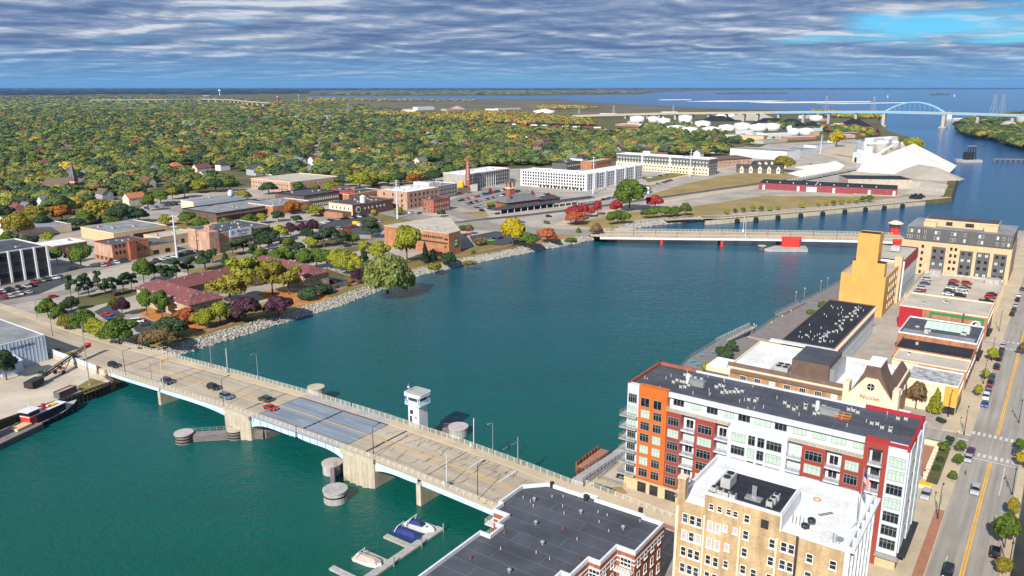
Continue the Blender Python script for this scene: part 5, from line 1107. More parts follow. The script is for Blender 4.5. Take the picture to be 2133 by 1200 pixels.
def uvrail(t,pts,z,m=M_STEEL):
    mb = MB();q = [UV(u,v,z) for u,v in pts]
    for a_,b_ in zip(q[:-1],q[1:]):
        n = max(1,int((b_ - a_).length/2.0))
        for i in range(n+1): p = a_.lerp(b_,i/n);mb.bar(tuple(p),(p.x,p.y,z+1.15),.08)
        for k in (.4,.8,1.15): mb.bar((a_.x,a_.y,z+k),(b_.x,b_.y,z+k),.06)
    mb.build('railing',m,t)
uvrail(bw1,[(-94,190),(-101,235),(-105,262),(-104,290)],3.25);uvrail(bw2,[(-96,302),(-95.5,330),(-91,366)],3.2);uvrail(bw3,[(-77,362),(-93.5,364),(-88.5,415)],3.4);uvrail(bw4,[(-104.5,288),(-101,316)],3.3,M_WHITE);uvrail(bw4,[(-97.5,315),(-100.5,289)],3.3,M_WHITE);uvrail(bw5,[(-97,338),(-94.5,364)],3.6);uvrail(bw5,[(-94,338),(-91.5,363)],3.6)
for t_,pts in ((bw1,[(-103,250),(-103,270),(-98,220)]),(bw2,[(-94,310),(-93,330),(-91,350)]),(bw3,[(-92,368),(-90,385),(-88,405)]),(bw4,[(-102.5,295),(-99.5,312)]),(bw5,[(-95,342),(-93,360)])):
    for u,v in pts: p = UV(u,v,0);MB().cyl(0,0,-1.5,2.9,.3,.3,8).build('pile',M_WOOD,t_,(p.x,p.y,0))
for i,(x,y) in enumerate(((1487,737),(1455,762),(1443,755),(1496,727),(1463,743))):
    p = P(x,y,3.25);t = thing('picnic_table','turquoise picnic table on the riverside boardwalk','picnic table',tuple(p),GRID+.3,'turquoise tables on the boardwalk')
    MB().box(-1,1,-.4,.4,.72,.8).build('table_top',M_TURQ,t);MB().box(-1,1,-.85,-.6,.42,.48).build('bench',M_TURQ,t);MB().box(-1,1,.6,.85,.42,.48).build('bench',M_TURQ,t)
    for s in (-.7,.7): mb = MB();mb.bar((s,-.7,0),(s,.2,.72),.08);mb.bar((s,.7,0),(s,-.2,.72),.08);mb.build('leg',M_TURQ,t)
for i,(x,y) in enumerate(((1605,694),(1628,680),(1646,668),(1569,698),(1565,707),(1657,628),(1709,604),(1723,598),(1675,620))):
    p = P(x,y,0);t = thing('mooring_pile','slim timber pile with a pale cap in the river by the boardwalk','mooring pile',(p.x,p.y,0),0,'piles along the boardwalk');MB().cyl(0,0,-1,4.6,.22,.2,8).build('pile',M_WOOD,t);MB().cyl(0,0,4.6,5.0,.27,.1,8).build('cap',M_WHITE,t)
# river edge by the apartments: rusty box wharf, ramp, utility boxes
t = thing('box_wharf','rusty steel box wharf filled with red gravel by the bridge','wharf',tuple(UV(-92.5,166,0)),GRID);MB().box(-3.2,0,0,13,-1.5,3.0).build('wall',M_RUST,t);MB().box(-2.9,-.2,.2,12.8,3.0,3.2).build('gravel',M_BRICKPAVE,t)
for k in range(8): MB().box(-3.5,-3.1,.2+k*1.6,1.1+k*1.6,-1.5,4.2).build('sheet_pile',M_RUST,t)
t = thing('access_ramp','pale concrete ramp with dark railings down to the river terrace','ramp',tuple(UV(-91.8,157,0)),GRID);MB().add([(0,0,3.12),(3.4,0,3.12),(3.4,21,3.13),(0,21,3.13),(0,0,4.6),(3.4,0,4.6),(3.4,21,3.2),(0,21,3.2)],[(4,5,6,7),(0,1,5,4),(1,2,6,5),(3,0,4,7)]).build('ramp_slab',M_CONCG,t)
for x in (0.1,3.3):
    mb = MB()
    for k in range(12): y = k*1.9;z = 4.6 - 1.4*y/21;mb.bar((x,y,z),(x,y,z+1.1),.09)
    for q in (.4,.75,1.1): mb.bar((x,0,4.6+q),(x,21,3.2+q),.07)
    mb.build('railing',M_DARK,t)
for i,x in enumerate((-84.5,-81.8)):
    t = thing('utility_box',('left' if i == 0 else 'right')+' one of two dark green utility boxes beside the bridge end','utility box',tuple(UV(x,156.8,GZ+.1)),GRID);MB().box(-1.1,1.1,-.9,.9,.15,1.9).build('cabinet',M_GREENBOX,t);MB().box(-1.3,1.3,-1.1,1.1,0,.15).build('plinth',M_CONCG,t);MB().box(-1.15,1.15,-.95,.95,1.9,2.0).build('lid',M_GREENBOX,t)
t = thing('picnic_table','dark picnic table with a closed blue parasol on the dining terrace','picnic table',tuple(UV(-83,167,GZ+.15)),GRID);MB().box(-1.2,1.2,-.45,.45,.7,.78).build('table_top',M_DARK,t);MB().box(-1.2,1.2,.7,1.0,.4,.46).build('bench',M_DARK,t);MB().box(-1.2,1.2,-1.0,-.7,.4,.46).build('bench',M_DARK,t);MB().lathe(0,0,[(.05,0),(.05,1.2),(.25,1.3),(.12,3.0),(.03,3.2)],8).build('parasol',M_TURQ,t)
for s in (-.9,.9): MB().box(s - .06,s+.06,-.8,.8,0,.7).build('leg',M_DARK,t)
t = thing('terrace_railing','grey railing around the dining terrace by the apartments','railing');uvrail(t,[(-79.9,163.2),(-87.5,163.2),(-88,178)],GZ+.15)
# plaza walls by the street corner
t = thing('planter_wall','cream stepped planter wall between brick plaza and planting bed','planter',tuple(UV(-20.1,210.5,GZ)),GRID);MB().box(0,.8,0,22,0,1.0).build('wall',M_CREAM,t)
for k in range(9): MB().box(-.15,.95,.5+k*2.4,1.9+k*2.4,1.0,1.5).build('pier',M_CREAM,t)
t = thing('planter_wall','cream planter wall with shrubs at the north end of the brick plaza','planter',tuple(UV(-24.5,232.8,GZ)),GRID);MB().box(0,7,0,.8,0,1.6).build('wall',M_CREAM,t);MB().box(.2,6.8,.81,2.4,0,1.2).build('soil',M_LAND,t)
t = thing('planter_wall','cream planter with red and yellow flowers at the corner of the apartments','planter',tuple(UV(-21.5,205,GZ)),GRID);MB().box(0,4,0,2.2,0,.9).build('wall',M_CREAM,t);MB().box(.2,3.8,.2,2.0,.9,1.15).build('flowers',M_SIGNYELLOW,t)
# building across the street at the right edge
rb = thing('corner_building','dark building at the right edge of the picture across the street','building',tuple(UV(6.2,120)),GRID);MB().box(0,25,0,88,-.5,17).build('wall',M_GREYST,rb);MB().box(-.2,25,-.2,88.2,17.0,17.8).build('parapet',M_CONCG,rb)
for f in range(4): wrow(rb,25,88,'l',2,86,20,1+4*f,2.2,2.2,2,1,M_FRAMED,M_GLASS,True)
# ================================================================== WEST BANK TOWN
GV = GRID+math.pi/2                  # along the streets that run away from the camera
def hgt(base,topy):
    p = P(*base,GZ);lo,hi = GZ,95.0
    for _ in range(40):
        mid = (lo+hi)/2
        if PIX(p.x,p.y,mid)[1] > topy: lo = mid
        else: hi = mid
    return lo - GZ
def bb(name,label,pa,pb,topy,d,wall,roof,az='u',h=None,cat='building',parapet=None,ph=.5,units=2,cornice=None):
    a,b = P(*pa),P(*pb);ang = {'u': GRID,'v': GV,None: math.atan2(b.y - a.y,b.x - a.x)}[az] if not isinstance(az,float) else az
    w = max(4.0,(b - a).dot(Vector((math.cos(ang),math.sin(ang),0))));h = h or hgt(pb,topy)
    o = b - Vector((math.cos(ang),math.sin(ang),0))*w
    t = flatbuilding(name,label,o,ang,w,d,h,wall,roof,parapet,ph,cat,units,cornice);return t,w,h
# office with white pilasters
t,w,h = bb('office_block','black-glazed office block with white pilasters at the left edge',(-60,604),(105,574),513,34,M_GREYST,M_ROOFDARK,'v',None,'office building',M_WHITE,.6,6)
n = int(w/6.2)
for k in range(n+1): x = w*k/n;MB().box(x - .45,x+.45,-.9,-.01,-.5,h+.6).build('pilaster',M_WHITE,t)
for k in range(n):
    for f in range(3): x = w*(k+.5)/n;window(t,x,0,.8+f*(h/3.1),w/n - 1.6,h/3.6,'f',4,2,M_FRAMED,M_GLASS,True)
# brick and painted block
t,w,h = bb('brick_building','red brick corner building with a pink painted side wall',(184,541),(237,547),512,22,M_BRICKO,M_ROOFDARK,'u',None,'building',M_BRICKR,.5,4)
MB().box(.0,w,-.06,0,2.6,h).build('painted_side',M_BRICKP,t)
wrow(t,w,22,'f',1,w - 1,4,.6,1.4,1.9,1,2,M_FRAMED,M_GLASS,True,.06);wrow(t,w,22,'r',1,8,3,4.2,1.2,1.8,1,2,M_FRAMED,M_GLASS,True);wrow(t,w,22,'r',1,8,3,8.0,1.2,1.8,1,2,M_FRAMED,M_GLASS,True);wrow(t,w,22,'r',14,21,2,4.2,1.2,1.8,1,2,M_FRAMED,M_GLASS,True)
MB().box(w+.01,w+2.4,9,13,-.5,h+1.5).build('stair_tower',M_BRICKR,t)
t,w,h = bb('shop_building','tan single-storey shop with shallow green-grey roof beside the brick corner building',(293,541),(368,523),508,22,M_BUFF,M_ROOFDARK,'v',5.5,'shop',M_BUFF,.3,1)
MB().add([(0,0,h+.3),(w,0,h+.3),(w,22,h+.3),(0,22,h+.3),(w/2,0,h+2.2),(w/2,22,h+2.2)],[(0,1,4),(2,3,5),(1,2,5,4),(3,0,4,5)]).build('pitched_roof',M_SHINGLE,t)
for x in (.22,.5,.78): window(t,w*x,0,.4,3.2,2.4,'f',3,1,M_FRAMED,M_GLASS,True)
t,w,h = bb('warehouse','wide low tan warehouse with grey membrane roof behind the brick corner building',(258,512),(350,490),470,40,M_BUFF,M_ROOFGREY,'v',6.5,'warehouse',M_CREAM,.4,5)
MB().box(w*.35,w*.95,-.08,0,.4,4.4).build('dark_front',M_DARK,t)
t,w,h = bb('shop_building','small low shop with bright white roof left of the brick corner building',(112,531),(183,520),500,20,M_BRICKB,M_ROOFWHITE,'v',5.0,'shop',M_CREAM,.4,1)
t,w,h = bb('shop_building','tan shop with arched dark windows beside the tall white pole',(335,516),(410,503),480,18,M_BUFF,M_ROOFTAN,'v',6.0,'shop',M_BUFF,.5,2)
wrow(t,w,18,'f',2,w - 2,4,.8,2.2,2.6,2,2,M_FRAMED,M_GLASS,True)
t,w,h = bb('long_shed','low grey-roofed shed behind the white-roofed shop at far left',(30,500),(150,482),470,25,M_CREAM,M_ROOFGREY,'v',5.0,'shed',M_WHITE,.4,3)
# clinic
t,w,h = bb('clinic_building','pink brick clinic with a large white sign on its parapet',(466,529),(565,506),480,30,M_BRICKP,M_ROOFDARK,'v',11.5,'clinic',M_CONC,.5,12)
MB().box(w*.22,w*.62,-.5,-.02,h - 3.6,h+1.2).build('sign_board',M_WHITE,t)
textmesh('sign_lettering','BayCare',2.4,M_GREYST,t,(w*.46,-.56,h - 1.0),(rad(90),0,0),.03);textmesh('sign_lettering','CLINIC',1.7,M_GREYST,t,(w*.46,-.56,h - 3.0),(rad(90),0,0),.03,spacing=1.2)
mb = MB();mb.box(w*.255,w*.285,-.56,-.51,h - 2.0,h+.4);mb.box(w*.235,w*.305,-.57,-.515,h - 1.2,h - .5);mb.build('sign_cross',M_BLUEP,t)
MB().box(w*.66,w,-.3,-.02,1,h - 1).build('glass_front',M_GLASS,t);MB().box(-6.5,-.01,-1.5,12,-.5,h+2.0).build('stair_block',M_BRICKP,t);MB().box(-3,0,3,8,h+2,h+5).build('roof_house',M_BRICKP,t)
# museum
mz0 = 16.2;MP = [P(x,y,mz0) for x,y in ((800,469),(935,486),(959,480),(940,455),(900,453),(868,458))]
t = thing('museum','orange brick museum with blank walls and pale tan flat roof near the shore','museum',(MP[1].x,MP[1].y,GZ));q = [(p.x - MP[1].x,p.y - MP[1].y) for p in MP]
MB().prism(q,-.5,mz0 - GZ - .5).build('wall',M_BRICKO,t);ringwall(q,-.05,.4,mz0 - GZ - .5,mz0 - GZ).build('parapet',M_CONC,t);mb = MB();ii = inset(q,.35);mb.add([(x,y,mz0 - GZ - .3) for x,y in ii],[tuple(range(len(ii)))]);mb.build('roof',M_ROOFTAN,t)
d0 = (Vector(q[1]) - Vector(q[0])).normalized();nrm = Vector((d0.y,-d0.x));fa = math.atan2(d0.y,d0.x);Lf = (Vector(q[1]) - Vector(q[0])).length
for k in range(12): p = Vector(q[0])+d0*(Lf*(.58+.029*k))+nrm*.04;o = window(t,p.x,p.y,9.2,.9,1.3,'f',1,1,M_FRAMED,M_GLASS,True);o.rotation_euler = (0,0,fa)
p = Vector(q[0])+d0*(Lf*.76)+nrm*.02;mb = MB();mb.box(-Lf*.22,Lf*.22,-.12,0,6.6,7.3);o = mb.build('recess_band',M_DARK,t,(p.x,p.y,0),fa)
p = Vector(q[0])+d0*(Lf*.96)+nrm*.02;mb = MB();mb.box(-1.6,1.2,-.12,0,8.8,9.8);mb.box(-1,0,-.12,0,4.2,5.2);mb.build('window',M_GLASS,t,(p.x,p.y,0),fa)
d1 = (Vector(q[2]) - Vector(q[1])).normalized();fa1 = math.atan2(d1.y,d1.x);p = (Vector(q[1])*.4+Vector(q[2])*.6);mb = MB();mb.box(-1.8,1.8,-.2,-.05,4.2,9.2);mb.build('banner',M_GREENP,t,(p.x,p.y,0),fa1);mb = MB();mb.box(-1.3,.9,-.26,-.205,5.2,6.4);mb.box(-.9,1.4,-.26,-.205,7.2,8.4);mb.build('banner_mark',M_WHITE,t,(p.x,p.y,0),fa1)
for k in range(8): acunit(t,random.uniform(-30,-4),random.uniform(8,24),mz0 - GZ - .3,1.4,.9)
# maroon hip-roofed apartments
def hip(name,label,pa,pb,zeave,d,ridge,wall,roof,az,over=1.0,floors=3,windows=True,parent=None):
    a,b = P(*pa,zeave),P(*pb,zeave);w = (b - a).dot(Vector((math.cos(az),math.sin(az),0)));h = zeave - GZ
    if parent is None: t = thing(name,label,'apartment building',(b.x - math.cos(az)*w,b.y - math.sin(az)*w,GZ),az);off = Matrix.Identity(4)
    else: t = parent
    o = b - Vector((math.cos(az),math.sin(az),0))*w
    if parent is not None:
        inv = Matrix.Rotation(-parent.rotation_euler.z,4,'Z') @ Matrix.Translation(-Vector((parent.location.x,parent.location.y,0)));lo = inv @ Vector((o.x,o.y,0));lr = az - parent.rotation_euler.z;loc = (lo.x,lo.y,0)
    else: loc = (0,0,0);lr = 0
    MB().box(over,w - over,over,d - over,-.5,h).build('wall',wall,t,loc,lr)
    e = d/2;mb = MB();mb.add([(0,0,h),(w,0,h),(w,d,h),(0,d,h),(e*.9,d/2,h+ridge),(w - e*.9,d/2,h+ridge)],[(0,1,5,4),(1,2,5),(2,3,4,5),(3,0,4),(3,2,1,0)]);mb.build('hip_roof',roof,t,loc,lr)
    R_ = Matrix.Rotation(lr,3,'Z')
    for k in range(4): p = R_ @ Vector((w*(.25+.17*k),d*.4,0));MB().box(-.5,.5,-.4,.4,0,.7).build('roof_vent',M_STEEL,t,(loc[0]+p.x,loc[1]+p.y,h+ridge*.75))
    if windows:
        for f in range(floors):
            for k in range(int(w/4.5)):
                for fc in ('f',):
                    p = R_ @ Vector((over+2+k*4.5,over,0));o2 = window(t,loc[0]+p.x,loc[1]+p.y,1.0+f*2.9,1.6,1.4,'f',2,1,M_FRAMEW,M_GLASS,True);o2.rotation_euler = (0,0,lr)
                    if k % 3 == 1: p = R_ @ Vector((over+4.2+k*4.5,over - 1.2,0));MB().box(-1.4,1.4,0,1.2,.3+f*2.9,.5+f*2.9).build('balcony',M_FRAMEW,t,(loc[0]+p.x,loc[1]+p.y,0),lr)
            for k in range(3): p = R_ @ Vector((w - over,over+2+k*4.2,0));o2 = window(t,loc[0]+p.x,loc[1]+p.y,1.0+f*2.9,1.5,1.4,'f',2,1,M_FRAMEW,M_GLASS,True);o2.rotation_euler = (0,0,lr+math.pi/2)
    return t
M_BRICKY = brickmat('brick_buff',(0.50,0.40,0.25),(0.43,0.33,0.2),(0.5,0.44,0.34))
ra = hip('apartment_block','low buff apartments with maroon hipped roofs amid trees on the shore',(253,604),(396,636),10.2,16,3.8,M_BRICKY,M_ROOFRED,GRID - .06)
hip('','',(338,607),(556,562),10.2,14,3.6,M_BRICKY,M_ROOFRED,GV - .02,parent=ra,windows=False)
hip('','',(515,546),(640,577),10.2,15,3.8,M_BRICKY,M_ROOFRED,GRID - .04,parent=ra)
hip('','',(394,637),(470,619),10.2,12,3.0,M_BRICKY,M_ROOFRED,GV - .04,parent=ra,windows=False)
# brewery with round badge and roof tank
t,w,h = bb('brewery','brown brick brewery with round white badge and white roof tank',(690,446),(735,453),432,44,M_BRICKB,M_ROOFDARK,'u',9.0,'brewery',M_BRICKN,.6,8)
MB().box(0,w,-.08,0,.2,h+.3).build('cream_side',M_CREAM,t);MB().box(-1,w - 1,-9,-.1,-.5,4.2).build('front_annex',M_BRICKO,t);MB().box(-.9,w - 1.1,-8.9,-.2,4.21,4.3).build('annex_roof',M_ROOFDARK,t);wrow(t,w,44,'f',2,w - 2,5,5.4,1.0,1.6,1,2,M_FRAMED,M_GLASS,True,.1)
o = MB().cyl(0,0,0,.15,2.6,2.6,24).build('badge',M_WHITE,t,(w+.01,6,5.2));o.rotation_euler = (0,rad(90),0);o = MB().cyl(0,0,.15,.2,1.7,1.7,20).build('badge_centre',M_GREYST,t,(w+.01,6,5.2));o.rotation_euler = (0,rad(90),0)
for y in (13,17,21,26,30,34): o = MB().cyl(0,0,0,.08,.9,.9,14).build('round_window',M_FRAMEW,t,(w+.01,y,5.4));o.rotation_euler = (0,rad(90),0)
MB().lathe(w - 5,16,[(2.2,h+.05),(2.2,h+4.5),(2.4,h+4.6),(.3,h+6)],18).build('roof_tank',M_WHITE,t)
t,w,h = bb('office_block','three-storey pink brick office with white roof beside the tall pole',(797,428),(849,437),402,40,M_BRICKP,M_ROOFWHITE,'u',None,'office building',M_BRICKP,.6,8)
for f in range(3): wrow(t,w,40,'r',2,38,7,1.5+f*h/3.2,1.5,2.2,1,2,M_FRAMED,M_GLASS,True);wrow(t,w,40,'f',3,w - 1,3,1.5+f*h/3.2,1.5,2.2,1,2,M_FRAMED,M_GLASS,True)
t,w,h = bb('brick_building','small square red brick building with white window heads',(879,442),(904,444),418,20,M_BRICKR,M_ROOFDARK,'u',None,'building',M_BRICKR,.5,1)
for f in range(2): wrow(t,w,20,'r',1,19,6,1.2+f*4.2,1.1,2.2,1,2,M_FRAMEW,M_GLASS,True);wrow(t,w,20,'f',1,w - 1,3,1.2+f*4.2,1.3,2.4,1,2,M_FRAMEW,M_GLASS,True)
t,w,h = bb('brick_building','long dark brick building with rows of white windows and black roof',(647,436),(708,423),414,36,M_BRICKB,M_ROOFDARK,'v',9.5,'building',M_DARK,.9,4)
for f in range(2): wrow(t,w,36,'f',1,w - 1,16,.9+f*4.2,1.3,2.2,1,2,M_FRAMEW,M_BLIND,True)
t,w,h = bb('brick_building','low brick range with pale roof left of the dark brick building',(575,450),(646,437),417,30,M_BRICKO,M_ROOFGREY,'v',7.0,'building',M_WHITE,.5,3)
t,w,h = bb('market_hall','long brown market hall with wide grey roof behind the clinic',(470,466),(592,441),440,42,M_BRICKB,M_ROOFGREY,'v',6.0,'market hall',M_DARK,.8,4)
MB().box(0,w,-3,-.05,4.2,4.7).build('canopy',M_ROOFBROWN,t)
t,w,h = bb('shop_building','low store with long grey roof and pale blue side wall',(372,434),(404,437),425,52,M_CREAM,M_ROOFGREY,'u',6.0,'shop',M_WHITE,.4,3)
MB().box(w+.01,w+.1,1,51,.4,5.4).build('blue_side',M_SIDING,t)
gp = P(481,412,GZ+7);t = thing('globe_sign','red, white and blue striped globe on a pole above the low store','sign',(gp.x,gp.y,GZ));MB().cyl(0,0,0,8,.3,.3,8).build('pole',M_STEEL,t)
mb = MB();n_ = 12
for j in range(6):
    for i in range(n_):
        def sp_(a,b): th = 2*math.pi*a/n_;ph_ = math.pi*b/6;return (3.2*math.sin(ph_)*math.cos(th),3.2*math.sin(ph_)*math.sin(th),10.5+3.2*math.cos(ph_))
        mb.quad(sp_(i,j),sp_(i+1,j),sp_(i+1,j+1),sp_(i,j+1),(i // 2) % 3)
mb.build('globe',[M_SIGNRED,M_WHITE,M_BLUEP],t)
t,w,h = bb('school','long pale-roofed brick school among trees at mid left',(530,392),(606,402),386,60,M_BRICKP,M_ROOFTAN,'u',9.5,'school',M_CREAM,.5,4)
for f in range(2): wrow(t,w,60,'r',2,58,16,1.5+4*f,1.8,2,2,1,M_FRAMEW,M_GLASS,True);wrow(t,w,60,'f',2,w - 2,14,1.5+4*f,1.8,2,2,1,M_FRAMEW,M_GLASS,True)
t,w,h = bb('brick_building','bright red brick storefront with arched white windows',(706,421),(740,419),396,30,M_REDPAINT,M_ROOFDARK,None,9.0,'building',M_BRICKR,.6,2)
for f in range(2): wrow(t,w,30,'f',1,w - 1,5,1+f*4.2,1.3,2.6,1,2,M_FRAMEW,M_GLASS,True)
t,w,h = bb('brick_building','cream and brick storefront between red storefront and brewery',(735,424),(796,412),401,20,M_BRICKO,M_ROOFDARK,'v',7.0,'building',M_CREAM,.5,3)
wrow(t,w,20,'f',2,w - 2,8,2.0,1.3,2.4,1,2,M_FRAMED,M_GLASS,True)
t,w,h = bb('apartment_block','dark grey loft block with white end behind the small red brick building',(903,418),(952,408),388,26,M_GREYST,M_ROOFGREY,'v',11.0,'apartment building',M_WHITE,.6,5)
for f in range(3): wrow(t,w,26,'f',1,w - 1,9,1+f*3.5,2.2,2.2,2,1,M_FRAMEW,M_GLASS,True)
MB().box(0,7,2,20,h,h+3.6).build('roof_house',M_WHITE,t)
t,w,h = bb('apartment_block','grey panelled loft building with white roof behind the brick chimney',(988,398),(1062,381),362,28,M_CONCG,M_ROOFWHITE,'v',14.5,'apartment building',M_WHITE,.6,6)
for f in range(4): wrow(t,w,30,'f',2,w - 2,18,1+f*3.5,2.0,2.4,2,1,M_FRAMED,M_GLASS,True)
for k in range(8): MB().box(w*(.3+.05*k),w*(.3+.05*k)+.7,-.4,-.01,0,10).build('fin',M_WHITE,t)
t,w,h = bb('brick_building','red brick block at the left end of the white apartment block',(1040,381),(1062,377),352,22,M_BRICKR,M_ROOFDARK,'v',13.5,'building',M_BRICKR,.6,1)
for f in range(3): wrow(t,w,22,'f',1,w - 1,3,2+f*3.8,1.4,2.2,1,2,M_FRAMED,M_GLASS,True)
# chimney stack with white letters
cp = P(975,398);ch = hgt((975,398),328);t = thing('chimney_stack','tall round red brick chimney with white vertical lettering','chimney',tuple(cp));MB().lathe(0,0,[(3.2,-.5),(3.2,3),(2.9,3.5),(1.9,ch*.7),(1.75,ch - 1.5),(2.1,ch - 1),(2.1,ch)],18).build('stack',M_BRICKR,t);MB().box(-8,9,-2,8,-.5,6).build('boiler_house',M_CONCG,t)
for k,c_ in enumerate('LARSENCO'):
    z = ch - 5 - k*3.0;r_ = 1.82+(ch - z)*.022;a_ = math.atan2(-cp.y,-cp.x);o = textmesh('letter',c_,2.9,M_WHITE,t,((r_+.12)*math.cos(a_),(r_+.12)*math.sin(a_),z - 1),(rad(90),0,a_+math.pi/2),.06)
t = thing('storage_tank','small bright yellow tank beside the brick chimney','tank',tuple(P(961,401)));MB().lathe(0,0,[(2.6,-.5),(2.6,9.5),(2.0,10.5),(.4,11)],16).build('shell',M_SIGNYELLOW,t);MB().box(-3,8,-6,-3,-.5,5).build('brick_shed',M_BRICKB,t)
# railway depot
t = thing('railway_depot','brick railway depot with grey hipped roof, tower and long platform canopy','railway station',tuple(P(1030,449)),math.atan2(P(1240,421).y - P(1030,449).y,P(1240,421).x - P(1030,449).x))
Lc = (P(1240,421) - P(1030,449)).length
MB().add([(0,0,3.6),(Lc,0,3.6),(Lc,8,3.6),(0,8,3.6),(2,4,5.2),(Lc - 2,4,5.2)],[(0,1,5,4),(2,3,4,5),(1,2,5),(3,0,4),(3,2,1,0)]).build('platform_canopy',M_SHINGLED,t)
for k in range(17): MB().box(Lc*k/16 - .2+(.3 if k == 0 else 0),Lc*k/16+.2,.6,1.0,-.3,3.6).build('canopy_post',M_WHITE,t)
MB().box(12,68,5,6,0,2.6).build('platform_wall',M_DARK,t)
MB().box(24,60,14,28,-.5,6).build('station_wall',M_BRICKR,t);MB().add([(22.5,12.5,6),(61.5,12.5,6),(61.5,29.5,6),(22.5,29.5,6),(31,21,11),(53,21,11)],[(0,1,5,4),(2,3,4,5),(1,2,5),(3,0,4),(3,2,1,0)]).build('station_roof',M_SHINGLE,t)
wrow(t,84,28,'f',26,58,10,2.0,1.6,2.2,1,2,M_FRAMEW,M_GLASS,True,-14)
MB().add([(62,15,4.5),(86,15,4.5),(86,27,4.5),(62,27,4.5),(67,21,7),(81,21,7)],[(0,1,5,4),(2,3,4,5),(1,2,5),(3,0,4),(3,2,1,0)]).build('baggage_roof',M_SHINGLED,t);MB().box(63,85,16,26,-.5,4.5).build('baggage_wall',M_BRICKR,t)
MB().box(36,41.5,24,29.5,-.5,15).build('tower',M_BRICKR,t);MB().box(35.6,41.9,23.6,29.9,15,16).build('tower_band',M_CREAM,t)
for x in (36.2,40.6):
    for y in (24.2,28.6): MB().box(x,x+.8,y,y+.8,16,20).build('belfry_post',M_BRICKR,t)
MB().add([(34.8,22.8,20),(42.7,22.8,20),(42.7,30.7,20),(34.8,30.7,20),(38.75,26.75,22)],[(0,1,4),(1,2,4),(2,3,4),(3,0,4),(3,2,1,0)]).build('tower_roof',M_ROOFBROWN,t);MB().box(29,31,16,18,8,12).build('chimney',M_BRICKR,t)
# passenger coach at the platform end
q0,q1 = P(1207,431),P(1250,425);t = thing('railway_coach','dark passenger coach standing at the end of the depot canopy','railway coach',tuple(q0),math.atan2(q1.y - q0.y,q1.x - q0.x));Lq = (q1 - q0).length
MB().prism([(0,-1.5),(Lq,-1.5),(Lq,1.5),(0,1.5)],1.0,3.6).build('body',M_GREYST,t);MB().add([(0,-1.5,3.6),(Lq,-1.5,3.6),(Lq,1.5,3.6),(0,1.5,3.6),(0,0,4.3),(Lq,0,4.3)],[(0,1,5,4),(2,3,4,5),(1,2,5),(3,0,4)]).build('roof',M_CONCG,t)
for k in range(10): MB().box(1+k*(Lq - 2)/10,2+k*(Lq - 2)/10,-1.56,-1.5,2.2,3.1).build('window',M_FRAMEW,t)
for x in (2,Lq - 4): MB().box(x,x+2.4,-1.1,1.1,0.1,1.0).build('bogie',M_BLACK,t)
# white apartments
t,w,h = bb('apartment_block','long bright white five-storey apartment block beyond the depot',(1063,390),(1222,398),364,22,M_WHITE,M_ROOFWHITE,'u',None,'apartment building',M_WHITE,.6,5)
for f in range(5):
    wrow(t,w,22,'f',2,w - 2,24,1.2+f*(h - 1)/5,1.6,1.9,1,1,M_FRAMED,M_GLASS,True)
for k in range(12): MB().box(w*(.3+.055*k),w*(.3+.055*k)+2.4,-.06,0,0,2.4).build('car_port',M_DARK,t)
a_,b_ = P(1222,398),P(1337,378);MB().box(w+.0,w+20,22.0 - .0,23,0,1).build('kerb_wall',M_CONCG,t)
Lr = 118.0;MB().box(w - 22,w - .01,22.01,Lr,-.5,h - .4).build('rear_wing',M_WHITE,t);MB().box(w - 21.7,w - .3,22.3,Lr - .3,h - .39,h - .3).build('rear_wing_roof',M_ROOFWHITE,t)
for f in range(5): wrow(t,w,Lr,'r',2,Lr - 2,26,1.2+f*(h - 1)/5,1.5,1.9,1,1,M_FRAMED,M_GLASS,True)
for k in range(5): MB().box(w+.01,w+.7,14+k*21,18+k*21,-.5,h+.6).build('stair_bay',M_WHITE,t)
# charcoal and cream apartments
t,w,h = bb('apartment_block','long charcoal apartments with cream base and white roof edge behind the white block',(1283,351),(1476,366),333,20,M_GREYST,M_ROOFWHITE,None,None,'apartment building',M_WHITE,.8,4)
MB().box(.0,w,-.12,0,0,h*.5).build('cream_base',M_CREAM,t)
for f in range(4): wrow(t,w,20,'f',1,w - 1,30,1+f*(h - 1.5)/4,1.9,1.8,1,1,M_FRAMEW,M_GLASS if f < 2 else M_BLIND,True,.12)
for x in (.29,.59): MB().box(w*x,w*x+2,-.3,.01,0,h+1).build('white_fin',M_WHITE,t)
for k in range(5): wrow(t,w,20,'r',1,19,4,1+k*(h - 1.5)/5,1.6,1.8,1,1,M_FRAMEW,M_GLASS,True) if k < 4 else None
t,w,h = bb('brick_building','orange brick industrial block behind the white apartment roof',(1212,352),(1232,354),338,50,M_BRICKO,M_ROOFTAN,'u',9,'building',M_BRICKO,.5,2);wrow(t,w,50,'r',1,49,10,5,2,1.6,2,1,M_FRAMED,M_GLASS,True)
t,w,h = bb('office_block','dark modern block with roof terrace beside the orange brick block',(1176,357),(1212,352),342,20,M_GREYST,M_ROOFDARK,'v',9,'building',M_DARK,.5,2);wrow(t,w,20,'f',1,w - 1,7,5,2.2,2,1,1,M_FRAMEW,M_BLIND,True)
t,w,h = bb('office_block','brown hip-roofed office with brick base right of the charcoal apartments',(1475,348),(1565,342),322,30,M_BRICKP,M_ROOFBROWN,None,7,'office building',M_ROOFBROWN,.8,2)
MB().add([(-1,-1,h+.8),(w+1,-1,h+.8),(w+1,31,h+.8),(-1,31,h+.8),(12,15,h+4),(w - 12,15,h+4)],[(0,1,5,4),(2,3,4,5),(1,2,5),(3,0,4)]).build('hip_roof',M_ROOFBROWN,t);wrow(t,w,30,'f',2,w - 2,9,3,2.4,1.8,2,1,M_FRAMEW,M_GLASS,True)
